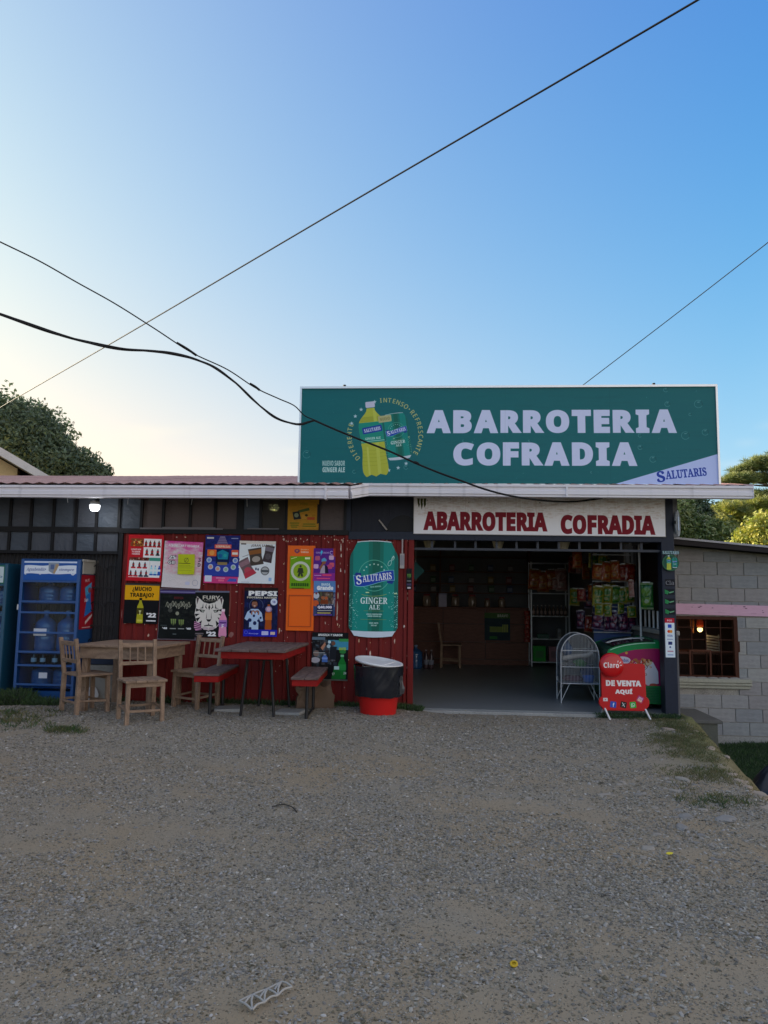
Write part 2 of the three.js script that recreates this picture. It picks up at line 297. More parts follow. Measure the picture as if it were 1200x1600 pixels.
// grass: many blades, one object per patch
const bladeGeo = (() => { const g = new THREE.BufferGeometry(), P = []; for (let k = 0; k < 5; k++) { const a = k * 1.26, x = Math.cos(a) * 0.18, z = Math.sin(a) * 0.18, b = [Math.cos(a * 1.7 + 1) * 0.05, Math.sin(a * 1.7 + 1) * 0.05], l = [x * 2.2, z * 2.2]; P.push(x - b[0], 0, z - b[1], x + b[0], 0, z + b[1], x + l[0] * 0.6, 0.65, z + l[1] * 0.6, x + l[0] * 0.6, 0.65, z + l[1] * 0.6, x + b[0], 0, z + b[1], x + l[0] * 1.6, 1, z + l[1] * 1.6); } g.setAttribute('position', new THREE.Float32BufferAttribute(P, 3)); g.computeVertexNormals(); return g; })();
const grassMat = mat('#ffffff', 0.9, { transmission: 0.3, thickness: 0 });
function grass(label, n, spot, size, colors) {
  const im = new THREE.InstancedMesh(bladeGeo, grassMat, n), mm = new THREE.Matrix4(), q = new THREE.Quaternion(), col = new THREE.Color(); let k = 0;
  for (let t = 0; k < n && t < n * 8; t++) {
    const p = spot(); if (!p) continue; const s = size * rr(0.5, 1.4) * (p[2] ?? 1);
    q.setFromEuler(_e.set(rr(-0.35, 0.35), rnd() * 6.3, rr(-0.35, 0.35))); mm.compose(V(p[0], groundY(p[0], p[1]) - 0.004, p[1]), q, V(s, s, s)); im.setMatrixAt(k, mm);
    const c = colors[rnd() * colors.length | 0], b = rr(0.7, 1.3); im.setColorAt(k++, col.setRGB(c[0] * b, c[1] * b, c[2] * b));
  }
  im.count = k; im.name = numbered('grass'); im.castShadow = im.receiveShadow = true; im.userData = { kind: 'stuff', label, category: 'grass' }; scene.add(im);
}
const GREEN = [[0.035, 0.085, 0.02], [0.05, 0.11, 0.025], [0.025, 0.06, 0.018]], DRY = [[0.17, 0.16, 0.06], [0.12, 0.14, 0.045], [0.2, 0.17, 0.08], [0.08, 0.11, 0.03]];
grass('green lawn below the bank in front of the block house', 26000, () => { const z = rr(-2.25, 3.4), x = rr(2.9, 6.4); return x - edgeX(z) > 0.55 ? [x, z] : null; }, 0.055, GREEN);
grass('dry yellowish grass along the top of the bank', 4600, () => { const z = 0.05 + 3.7 * Math.pow(rnd(), 1.2), d = -0.66 * Math.pow(rnd(), 0.8) + 0.42 * rnd(), x = edgeX(z) + d; return rnd() < sstep(-0.5, 0.35, N2(x * 2.2, z * 2.2, 40) + 0.5 * N2(x * 7, z * 7, 41) + 0.5 * N2(x * 19, z * 19, 42) - 0.09 * z) ? [x + rr(-0.08, 0.08), z + rr(-0.12, 0.12) + 0.03, rr(0.4, 1.1)] : null; }, 0.028, DRY);
grass('weeds growing at the foot of the red wall and doorway', 1500, () => { const a = rnd(); if (a < 0.30) return [rr(2.0, 3.0), rr(0.02, 0.13), 0.8]; if (a < 0.42) return [rr(-0.55, -0.15), rr(0.03, 0.2), 0.9]; if (a < 0.6) return [rr(-2.9, -0.9), rr(0.03, 0.16), 0.9]; const x = rr(-5.8, -3.2), z = 0.05 + rr(0, 0.18); return rnd() < sstep(-0.2, 0.5, N2(x * 3, 1.5)) ? [x, z, rr(0.6, 1.3)] : null; }, 0.062, GREEN);
grass('leafy weeds in front of the blue water cooler', 420, () => { const x = -5.35 + 0.75 * rnd(), z = rr(0.42, 0.62); return rnd() < (x < -5.1 ? 1 : 0.35) ? [x, z, x < -5.05 ? 1.6 : 0.9] : null; }, 0.085, GREEN);
grass('small grass tufts in the gravel at far left', 520, () => { const i = rnd() * 4 | 0, c = [[-3.8, 2.0], [-4.6, 1.75], [-4.9, 2.35], [-4.75, 1.3]][i], a = rnd() * 6.3, r = 0.26 * Math.pow(rnd(), 0.9) * [0.6, 1.3, 0.8, 1.4][i]; return [c[0] + Math.cos(a) * r * 1.6, c[1] + Math.sin(a) * r]; }, 0.045, [...DRY, ...GREEN]);
grass('thin grass at the right edge of the yard among stones', 170, () => { const a = rnd() * 6.3, r = 0.3 * rnd(); return [2.05 + Math.cos(a) * r, 3.85 + Math.sin(a) * r * 0.7, rr(0.5, 1)]; }, 0.034, [...GREEN, ...DRY]);

// ---------------------------------------------------------------- the shop
const shop = thing('shop_building', 'low grocery shop with dark red corrugated wall, open front and metal roof', 'building');
{
  const S = shop, wallH = 2.84;
  part('floor', [span(SHOP_L, -0.2, -7, SHOP_R, 0.05, 0.02)], M.floor, S);
  part('threshold', [span(-0.28, -0.1, 0.022, 2.86, 0.035, 0.09, 0.01)], M.concrete, S);
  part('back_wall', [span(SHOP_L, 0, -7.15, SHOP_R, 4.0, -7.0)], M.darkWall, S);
  part('side_wall', [span(SHOP_L - 0.15, -0.2, -7.15, SHOP_L, 3.0, 0.02)], M.darkWall, S);
  part('side_wall', [span(2.98, -0.3, -7, 3.1, 2.25, -1.9)], M.darkWall, S);
  part('low_wall', [span(2.98, -0.3, -1.9, 3.1, 1.0, -0.17)], M.darkWall, S);
  part('wall_ledge', [span(2.93, 1.0, -1.9, 3.12, 1.06, -0.17, 0.01)], M.concrete, S);
  part('wall_pillar', [span(2.90, 1.06, -2.02, 3.0, 2.5, -1.86)], mat([0.42, 0.43, 0.46], 0.7), S);
  for (const z of [-0.35, -0.55, -0.75, -0.95, -1.15, -1.35]) part('baluster', [cyl(0.016, 0.016, 0.24, 3.02, 1.18, z, 8)], M.paleMetal, S);
  part('side_shade_sheet', [span(3.06, 1.06, -1.9, 3.08, 2.25, -0.17)], M.black, S);  // black sheet standing in for the shade seen through the side opening
  part('white_pole', [cyl(0.018, 0.018, 1.35, 2.9, 1.55, -1.15, 8)], M.paleMetal, S);

  // dark red corrugated front wall, sheet by sheet, with flaking scraps of old paper and paint
  const X0 = -4.15, X1 = -0.28, Y0 = -0.03, Y1 = 2.24, K = 3.5;
  const px = (x) => (x - 187) * K, py = (y) => (y - 835) * K, flecks = [[534, 843, 2, 3], [533, 855, 2, 14], [533.5, 868, 2.4, 8], [543, 858, 1.4, 6], [540, 893, 1.6, 7], [533, 891, 1.6, 9], [530, 916, 1.5, 6], [540, 928, 1.8, 4], [530, 931, 1.8, 12], [529, 949, 2, 28], [529, 966, 2.6, 8], [530, 976, 2, 5], [511, 974, 1.8, 5], [492, 968, 1.5, 11], [492, 978, 2, 4], [440, 947, 2.2, 4], [440, 955, 2, 2.5], [440, 987, 2.5, 12], [444, 882, 2, 2], [455, 1036, 1.8, 12], [455, 1046, 1.5, 5], [436, 1050, 1.5, 2], [563.5, 1000, 1.4, 8], [581, 1003, 1.5, 2], [575.5, 1013, 2.5, 4], [581, 1020, 2, 10], [563.5, 1028, 1.6, 8], [618, 1000, 1.8, 8], [618, 1032, 1.8, 10], [546, 1009, 1.4, 2], [548, 1030, 1.4, 2], [543, 1072, 1.2, 2], [443, 843, 2.5, 5], [462, 843, 3, 3], [470, 842, 2.4, 3], [480, 843, 2, 2], [523, 843, 2, 3], [536, 845, 2, 6], [638.5, 864, 1.6, 7], [639, 878, 1.8, 9], [641, 884, 1.4, 5], [637, 926, 1.8, 4], [637, 934, 1.6, 6], [638, 964, 1.5, 4], [640, 984, 1, 2], [632, 977, 3, 5], [196, 979, 2.6, 3.5], [246, 979, 1.8, 4], [247, 988, 1.8, 4], [228, 981, 1.6, 3], [234, 998, 3, 5], [249, 901, 1.8, 3], [252, 912, 1.4, 3], [196, 909, 1.5, 2.4], [195, 946, 1.4, 7], [272, 841, 3, 2], [287, 841, 3, 2.5], [319, 916, 3, 2], [371, 917, 2.5, 1.8], [371, 927, 4, 2.2], [371, 944, 1.4, 1.4], [370, 975, 1.6, 1.6], [361, 964, 1.6, 1.6], [386, 993, 3, 3], [362, 945, 2, 60, 'rgba(170,160,150,.35)'], [365, 995, 9, 10, 'rgba(190,180,170,.5)'], [430, 870, 2, 40, 'rgba(200,190,180,.35)'], [447, 846, 2, 4], [604, 843, 3, 2], [189, 885, 2, 30, 'rgba(150,90,90,.5)'], [190, 965, 2, 16, 'rgba(220,200,190,.8)']];
  const wallMap = ctex(1604, 963, (g, w, h) => {
    R4(g, 0, 0, w, h, '#752826');
    for (let i = 0; i < 2600; i++) { const x = rnd() * w, y = rnd() * h; g.fillStyle = `rgba(${rnd() < 0.5 ? '70,22,22' : '140,66,60'},${0.10 * rnd()})`; g.fillRect(x, y, rr(1, 4), rr(10, 120)); }
    for (let i = 0; i < 240; i++) { const x = rnd() * w, y = h - Math.pow(rnd(), 2) * 190; g.fillStyle = `rgba(120,96,84,${0.16 * rnd()})`; g.fillRect(x, y, rr(2, 16), rr(2, 10)); }
    const bit = (x, y, a, b, f) => { g.fillStyle = f ?? ['#d8cdbf', '#e6dccf', '#c9b8a8', '#dcc9a6'][rnd() * 4 | 0]; g.beginPath(); for (let k = 0; k < 9; k++) { const t = k / 9 * 6.283, q = rr(0.6, 1.15); g.lineTo(px(x) + Math.cos(t) * a * K / 2 * q, py(y) + Math.sin(t) * b * K / 2 * q); } g.fill(); };
    for (const [x, y, a, b, f] of flecks) bit(x, y, a, b, f);
    for (let i = 0; i < 70; i++) bit(rr(440, 640), rr(838, 1090), rr(0.6, 1.3), rr(0.6, 2.2));
    for (let i = 0; i < 34; i++) bit(rr(189, 440), rr(838, 1090), rr(0.5, 1.3), rr(0.5, 1.8));
    for (let i = 0; i < 46; i++) bit(rr(440, 640), rr(836, 848), rr(0.8, 2), rr(0.8, 2.4));
    for (let i = 0; i < 30; i++) bit([444, 492, 511, 533, 563, 618, 638][rnd() * 7 | 0] + rr(-1, 1), rr(850, 1060), rr(0.7, 1.3), rr(1, 5));
  });
  const wallMat = mat('#ffffff', 0.66, { specularIntensity: 0.25, map: wallMap, bumpMap: bumpFine, bumpScale: 0.0006 });
  const pitch = 0.155, corrug = (x0, x1) => {                                  // trapezoid ribs pressed into one sheet
    const xs = []; for (let k = Math.floor(x0 / pitch) - 1; k <= x1 / pitch + 1; k++) for (const [f, z] of [[0, 0], [0.36, 0], [0.46, 0.024], [0.68, 0.024], [0.78, 0]]) { const x = (k + f) * pitch; if (x > x0 + 1e-4 && x < x1 - 1e-4) xs.push([x, z]); }
    const end = (x) => { const f = ((x / pitch) % 1 + 1) % 1; return f < 0.36 || f > 0.78 ? 0 : 0.024; };
    xs.unshift([x0, end(x0)]); xs.push([x1, end(x1)]);
    const P = [], U = []; for (let i = 0; i < xs.length - 1; i++) { const [a, za] = xs[i], [b, zb] = xs[i + 1]; for (const [x, y, z] of [[a, Y0, za], [b, Y0, zb], [b, Y1, zb], [a, Y0, za], [b, Y1, zb], [a, Y1, za]]) { P.push(x, y, z); U.push((x - X0) / (X1 - X0), (y - Y0) / (Y1 - Y0)); } }
    const g = new THREE.BufferGeometry(); g.setAttribute('position', new THREE.Float32BufferAttribute(P, 3)); g.setAttribute('uv', new THREE.Float32BufferAttribute(U, 2)); g.computeVertexNormals(); return g;
  };
  const cuts = [X0, -3.32, -2.54, -1.76, -0.98, X1];
  for (let i = 0; i < 5; i++) { const s = part('corrugated_sheet', corrug(cuts[i], cuts[i + 1]), wallMat, S); s.position.z = 0.004 * (i % 2); }
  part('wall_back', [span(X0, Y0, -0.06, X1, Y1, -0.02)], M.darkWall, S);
  part('door_jamb', [span(-0.345, 0, -0.06, -0.272, 2.18, 0.04, 0.006)], wallMat, S);
  part('corner_post', [span(-4.205, -0.02, -0.06, -4.152, 2.24, 0.035)], M.black, S);

  // posts, beams and rails
  part('post', [span(2.86, -0.05, -0.16, 3.02, 2.9, 0.02, 0.006)], M.navy, S);
  part('post', [span(-1.18, 2.288, -0.1, -1.105, 2.84, 0.02)], M.navy, S);
  part('lintel_beam', [span(-1.13, 2.18, -0.1, 2.86, 2.285, 0.03, 0.004)], M.navy, S);
  part('wall_rail', [span(-4.2, 2.235, -0.06, -1.13, 2.30, 0.045)], M.black, S);
  part('screen_rail', [span(SHOP_L, 2.245, -0.05, -4.2, 2.315, 0.03)], M.black, S);
  part('screen_rail', [span(SHOP_L, 1.955, -0.05, -4.2, 1.995, 0.03)], M.black, S);
  part('screen_rail', [span(SHOP_L, 2.70, -0.05, -1.13, 2.76, 0.03)], M.black, S);
  const bars = [-5.74, -5.448, -5.135, -4.822, -4.538, -4.228, -3.92, -3.622, -3.255, -2.916, -2.58, -2.303, -1.96, -1.533, -1.18];
  const all = [...Array.from({ length: 27 }, (_, i) => -5.74 - 0.3 * (27 - i)), ...bars];
  const sheetBump = dtex(512, 512, (u, v) => { const t = tnoise(u, v * 0.5 + u * 0.3, 7, 50, 5), k = 1 - Math.abs(2 * t - 1) * 3; return [k, k, k].map((q) => Math.max(0, q)); }, { srgb: false });
  const sheetMats = [mat([0.075, 0.09, 0.115], 0.55, { bumpMap: sheetBump, bumpScale: 0.006 }), mat([0.10, 0.078, 0.076], 0.58, { bumpMap: sheetBump, bumpScale: 0.005 }), mat([0.08, 0.088, 0.108], 0.56, { bumpMap: sheetBump, bumpScale: 0.006 })];
  const meshMap = ctex(256, 256, (g) => { g.clearRect(0, 0, 256, 256); R4(g, 0, 0, 256, 256, '#000'); g.fillStyle = '#fff'; for (let i = 0; i < 16; i++) { g.fillRect(i * 16, 0, 9, 256); g.fillRect(0, i * 16, 256, 8); } }, { repeat: [16, 16], srgb: false });
  const meshMat = mat([0.055, 0.048, 0.042], 0.7, { alphaMap: meshMap, alphaTest: 0.5 });
  for (let i = 0; i < all.length; i++) {
    const x = all[i], wide = i < all.length - 1 ? all[i + 1] : -1.13, big = x === -2.58;
    part('frame_bar', [span(x - (big ? 0.045 : 0.018), 2.30, -0.04, x + (big ? 0.045 : 0.018), 2.71, 0.025)], M.black, S);
    if (x < -4.3) part('frame_bar', [span(x - 0.018, 1.985, -0.04, x + 0.018, 2.255, 0.025)], M.black, S);
    if (i === all.length - 1) break;
    const m = x === -2.303 || x === -1.96 ? meshMat : x === -1.533 ? sheetMats[1] : sheetMats[x > -4 && x < -2.8 ? 1 : i % 3 ? 0 : 2];
    part('screen_panel', [span(x + 0.01, 2.29, -0.012, wide - 0.01, 2.72, -0.004)], m, S);
    if (x < -4.3) part('screen_panel', [span(x + 0.01, 1.985, -0.012, wide - 0.01, 2.26, -0.004)], sheetMats[i % 3 ? 2 : 0], S);
  }
  part('screen_strip', [span(-3.92, 2.291, 0.031, -2.80, 2.312, 0.05), span(-3.62, 2.312, 0.03, -2.9, 2.322, 0.045), span(-2.47, 2.30, 0.03, -2.05, 2.315, 0.05)], mat([0.16, 0.15, 0.16], 0.6), S);
  for (const g of [bar(V(-4.10, 2.74, 0.05), V(-4.10, 2.62, 0.055), 0.004, 5), bar(V(-3.22, 2.74, 0.05), V(-3.235, 2.62, 0.055), 0.004, 5), bar(V(-2.49, 2.74, 0.05), V(-2.48, 2.6, 0.055), 0.004, 5), bar(V(-4.95, 2.74, 0.05), V(-4.93, 2.64, 0.055), 0.004, 5)]) part('tie_strap', g, M.paleMetal, S);

  // dark ribbed panel with a round fan opening over the can sign
  part('fan_panel', [span(-1.105, 2.285, -0.05, -0.29, 2.84, -0.02), ...Array.from({ length: 12 }, (_, i) => span(-1.09 + i * 0.066, 2.285, -0.02, -1.066 + i * 0.066, 2.84, -0.012))], mat([0.022, 0.024, 0.036], 0.6), S);
  part('fan_opening', [place(new THREE.RingGeometry(0.0, 0.215, 40, 1, 0, Math.PI), -0.42, 2.29, -0.008)], M.black, S);
  part('loose_stick', [bar(V(-0.735, 2.44, 0.0), V(-0.63, 2.31, 0.025), 0.011, 6)], mat([0.36, 0.33, 0.30], 0.8), S);

  // grille behind the coolers: many thin bars, with scrolls by the red wall
  const gb = []; for (let x = SHOP_L + 0.02; x < -4.21; x += 0.052) gb.push(span(x - 0.005, 0.0, -0.02, x + 0.005, 1.96, -0.008));
  part('grille_bars', gb, M.blackMetal, S).userData.kind = 'stuff';
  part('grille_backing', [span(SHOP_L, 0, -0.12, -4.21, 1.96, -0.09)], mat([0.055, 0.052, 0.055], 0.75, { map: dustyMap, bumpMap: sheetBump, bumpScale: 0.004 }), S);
  for (const y of [0.45, 1.0, 1.5]) part('grille_rail', [span(SHOP_L, y, -0.024, -4.21, y + 0.02, 0.0)], M.blackMetal, S);
  for (const [cy, s] of [[1.5, 1], [1.02, 1], [1.02, -1], [0.5, 1]]) for (const k of [-1, 1]) {
    const pts = []; for (let i = 0; i <= 22; i++) { const t = i / 22 * 5.2, r = 0.13 * Math.exp(-t * 0.28); pts.push([-4.38 + k * (0.13 - r * Math.cos(t)), cy + s * (0.22 + r * Math.sin(t)), 0.006]); }
    pts.unshift([-4.38, cy, 0.006]); part('scroll', tube(pts, 0.007, 44, 5), M.blackMetal, S);
  }

  // transom over the doorway: a low rail with short uprights, and the rafters behind
  part('transom_rail', [span(-0.28, 2.055, -0.07, 2.86, 2.085, -0.03)], mat([0.05, 0.055, 0.07], 0.5), S);
  for (const x of [-0.04, 0.258, 0.523, 0.795, 1.05, 1.32, 1.589, 1.849, 2.108, 2.374, 2.63]) part('transom_bar', [span(x - 0.014, 2.085, -0.065, x + 0.014, 2.18, -0.035)], mat([0.05, 0.055, 0.07], 0.5), S);
  for (const x of [-0.95, -0.08, 0.86, 1.78, 2.55]) part('rafter', [box(0.13, 0.16, 6.3, x, 2.75, -3.7, 0.152)], mat([0.10, 0.09, 0.075], 0.8), S);
  for (const x of [-0.08, 0.86, 1.75]) part('lamp_shade', [lathe([[0.05, -0.11], [0.085, 0], [0.09, 0.03], [0.0, 0.032]], 20, x, 2.22, -0.6)], mat([0.42, 0.37, 0.27], 0.7), S);

  // roof of ribbed metal sheets and the white gutter along its edge
  const slope = 0.168, roofY = (z) => 2.81 + (0.62 - z) * Math.tan(slope);
  const waveGeo = (w) => { const P = [], n = Math.round(w / 0.0425), z0 = 0.62, z1 = -7.3, zz = [z0, 0.3, -1.5, -4, z1]; const y = (i) => 0.011 * Math.cos(i * Math.PI / 2); for (let i = 0; i < n; i++) for (let j = 0; j < zz.length - 1; j++) { const a = i * w / n, b = (i + 1) * w / n, q = (x, k, z) => [x, roofY(z) + y(k), z]; P.push(...q(a, i, zz[j]), ...q(b, i + 1, zz[j]), ...q(b, i + 1, zz[j + 1]), ...q(a, i, zz[j]), ...q(b, i + 1, zz[j + 1]), ...q(a, i, zz[j + 1])); } const g = new THREE.BufferGeometry(); g.setAttribute('position', new THREE.Float32BufferAttribute(P, 3)); g.computeVertexNormals(); return boxUV(g, 0, 0); };
  const sheet = waveGeo(0.85);
  const roof = new THREE.Group(); roof.name = 'roof'; S.add(roof);
  for (let i = 0; i < 16; i++) piece('roof_sheet', sheet, M.roofSheet, roof, -14.55 + i * 0.85, 0.002 * (i % 2) + (i > 9 ? 0.012 : 0), 0);
  for (let i = 0; i < 6; i++) piece('roof_sheet', sheet, M.roofSheet, roof, -1.0 + i * 0.8, 0.024 + 0.002 * (i % 2), -0.1);
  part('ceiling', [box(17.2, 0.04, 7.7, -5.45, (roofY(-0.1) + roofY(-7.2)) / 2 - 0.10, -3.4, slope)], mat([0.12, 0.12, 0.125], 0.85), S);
  part('eave_board', [span(-14.5, 2.72, 0.5, -1.08, 2.785, 0.53), span(-0.88, 2.74, 0.4, 3.82, 2.80, 0.43)], M.navy, S);
  part('side_gable', [extr([[0, 2.25], [7.15, 2.25], [7.15, 3.95], [0, 2.86]], 0.1)].map((g) => place(g, 2.98, 0, 0, 0, Math.PI / 2, 0)), M.darkWall, S);
  const prof = [[0, 0], [0.105, 0], [0.105, 0.022], [0.118, 0.03], [0.118, 0.075], [0.102, 0.085], [0.102, 0.112], [0.125, 0.122], [0.125, 0.15], [0.112, 0.15], [0.105, 0.132], [0.008, 0.132], [0.008, 0.16], [0, 0.16]];
  const gut = (x0, y0, z0, x1, y1, z1) => { const d = V(x1 - x0, y1 - y0, z1 - z0), L = d.length(), g = extr(prof, L); d.normalize(); const n = V(-d.z, 0, d.x).normalize(), u = V().crossVectors(n, d).negate(); g.applyMatrix4(new THREE.Matrix4().makeBasis(n, u.y < 0 ? u.negate() : u, d.clone().negate())); g.translate(x1, y1, z1); return boxUV(g); };
  const gl = 2.632, gr = 2.685;
  part('gutter', gut(-14.55, gl, 0.53, -1.07, gl + 0.012, 0.53), M.gutter, S);
  part('gutter', gut(-1.07, gl + 0.012, 0.53, -0.86, gr + 0.01, 0.42), M.gutter, S);
  part('gutter', gut(-0.86, gr + 0.01, 0.42, 3.80, gr - 0.005, 0.42), M.gutter, S);
  part('gutter_cap', [span(3.80, gr - 0.003, 0.422, 3.806, gr + 0.15, 0.545)], M.gutter, S);
  for (const x of [-12, -9.4, -6.8, -1.35]) part('gutter_joint', [span(x - 0.012, gl - 0.003, 0.528, x + 0.012, gl + 0.165, 0.658)], M.gutter, S);
  for (const x of [1.6]) part('gutter_joint', [span(x - 0.012, gr - 0.001, 0.418, x + 0.012, gr + 0.158, 0.546)], M.gutter, S);
}

// ---------------------------------------------------------------- big roof sign
function drawGingerCan(g, x, y, w, h, small) {                                // the green ginger ale can of the adverts, top left x, y
  g.save(); g.translate(x, y); g.scale(w / 200, h / 390);
  g.beginPath(); g.moveTo(32, 6); g.quadraticCurveTo(100, -4, 168, 6); g.lineTo(186, 44); g.quadraticCurveTo(198, 60, 198, 84); g.lineTo(198, 344); g.quadraticCurveTo(196, 356, 186, 366); g.lineTo(176, 382); g.quadraticCurveTo(100, 394, 24, 382); g.lineTo(14, 366); g.quadraticCurveTo(3, 356, 2, 344); g.lineTo(2, 84); g.quadraticCurveTo(2, 60, 14, 44); g.closePath();
  g.fillStyle = '#088a80'; g.fill(); g.clip();
  for (const [a, b, f] of [[0, 16, '#0b6a62'], [92, 128, '#0a6657'], [78, 16, '#0c7568'], [124, 14, '#0c7568'], [182, 18, '#0b6a62']]) R4(g, a, 0, b === 128 ? 34 : b, 390, f);
  g.fillStyle = '#c9d4de'; g.beginPath(); g.moveTo(0, 361); g.quadraticCurveTo(100, 368, 200, 361); g.lineTo(200, 392); g.lineTo(0, 392); g.fill();
  g.strokeStyle = '#d6dee6'; g.lineWidth = 5; g.beginPath(); g.moveTo(30, 7); g.quadraticCurveTo(100, -3, 170, 7); g.stroke();
  g.strokeStyle = '#5fb79d'; g.lineWidth = 2.5; g.beginPath(); g.arc(101, 142, 62, 0, 7); g.stroke();
  for (let i = 0; i < 7; i++) star(g, 101 + 46 * Math.sin(-1.1 + i * 0.36), 142 - 46 * Math.cos(-1.1 + i * 0.36), 4.4, '#bfe6d6');
  g.save(); g.translate(101, 152); g.rotate(-0.12);
  poly(g, [[-84, -12], [-70, -30], [-50, -26], [-50, 10]], '#123a8c'); poly(g, [[84, 12], [70, 32], [50, 26], [50, 0]], '#123a8c');
  g.beginPath(); g.moveTo(-82, -20); g.bezierCurveTo(-40, 4, 30, -34, 82, -22); g.lineTo(80, 18); g.bezierCurveTo(30, 6, -40, 44, -80, 22); g.closePath(); g.fillStyle = '#1b45ac'; g.fill(); g.lineWidth = 2; g.strokeStyle = '#7fc5c9'; g.stroke();
  txt(g, 'S', -62, 0, 22, 38, { font: 'bold 100px serif', fill: '#e8eefa' }); txt(g, 'ALUTARIS', 12, -2, 118, 28, { font: 'bold 100px serif', fill: '#e8eefa' });
  g.restore();
  if (!small) txt(g, 'AGUA MINERAL', 108, 186, 44, 6, { fill: '#a8d8cc', rot: -0.08 });
  txt(g, 'GINGER', 102, 242, 108, 26, { font: 'bold 100px serif', fill: '#dfeee8' }); txt(g, 'ALE', 104, 268, 44, 18, { font: 'bold 100px serif', fill: '#dfeee8' });
  g.strokeStyle = '#8fae62'; g.lineWidth = 2; g.beginPath(); g.moveTo(52, 218); g.quadraticCurveTo(101, 232, 152, 216); g.stroke();
  for (const [a, b, c] of [[68, 208, 14], [182, 211, 12]]) R4(g, a, b, c, 4, '#d9e8a8');
  if (!small) { line(g, [[62, 283], [142, 283]], '#7d9a5c', 1.4); txt(g, 'BEBIDA CARBONATADA', 104, 296, 62, 5, { fill: '#cfe6df' }); txt(g, 'SABOR GINGER ALE', 104, 304, 54, 5, { fill: '#cfe6df' }); line(g, [[50, 317], [152, 317]], '#7d9a5c', 1.4); txt(g, 'CONT. NETO', 102, 331, 36, 6, { fill: '#cfe6df' }); txt(g, '355 ml', 102, 340, 22, 6, { fill: '#cfe6df' });
    g.strokeStyle = '#c4e4da'; g.lineWidth = 1.6; g.beginPath(); g.ellipse(163, 92, 6, 11, 0.4, 0, 7); g.moveTo(168, 84); g.lineTo(178, 62); g.ellipse(176, 72, 4, 8, 0.4, 0, 7); g.stroke(); }
  for (let i = 0; i < 150; i++) { const a = rnd(), xx = a < 0.5 ? 4 + Math.pow(rnd(), 2) * 34 : 196 - Math.pow(rnd(), 2) * 34, yy = rr(206, 352); disc(g, xx, yy, rr(0.6, 1.7), '#a6dcd0'); }
  g.restore();
}
function drawGreenBottle(g, x, y, w, h) {                                    // pale ginger ale bottle with a green label
  g.save(); g.translate(x, y); g.scale(w / 100, h / 300);
  g.beginPath(); g.moveTo(36, 26); g.lineTo(34, 36); g.bezierCurveTo(26, 56, 4, 64, 2, 92); g.bezierCurveTo(0, 120, 8, 150, 6, 170); g.bezierCurveTo(12, 196, 4, 230, 4, 252); g.bezierCurveTo(2, 280, 8, 290, 16, 298); g.lineTo(34, 290); g.lineTo(50, 299); g.lineTo(66, 290); g.lineTo(86, 297); g.bezierCurveTo(98, 288, 98, 272, 96, 250); g.bezierCurveTo(94, 220, 88, 196, 94, 170); g.bezierCurveTo(96, 140, 100, 120, 98, 92); g.bezierCurveTo(94, 64, 74, 56, 66, 36); g.lineTo(64, 26); g.closePath(); g.fillStyle = '#b5bd3f'; g.fill(); g.save(); g.clip();
  R4(g, 0, 60, 100, 20, '#a3ab38'); for (let i = 0; i < 5; i++) line(g, [[6, 190 + i * 15], [50, 195 + i * 15], [94, 190 + i * 15]], '#a5ae35', 2);
  R4(g, 58, 26, 12, 270, '#bfc850'); R4(g, 24, 180, 7, 110, '#c3cc58');
  R4(g, 0, 82, 100, 82, '#13907c'); R4(g, 0, 156, 100, 3, '#9ad0c0'); g.restore();
  g.save(); g.translate(50, 112); g.rotate(-0.1); rrect(g, -36, -13, 72, 26, 4, '#1b3f9c'); txt(g, 'SALUTARIS', 0, 0, 60, 14, { font: 'bold 100px serif', fill: '#e6ecf8' }); g.restore();
  txt(g, 'GINGER ALE', 50, 147, 56, 9, { font: 'bold 100px serif', fill: '#d8eee6' });
  rrect(g, 33, 0, 34, 24, 4, '#c9cbe0'); g.restore();
}
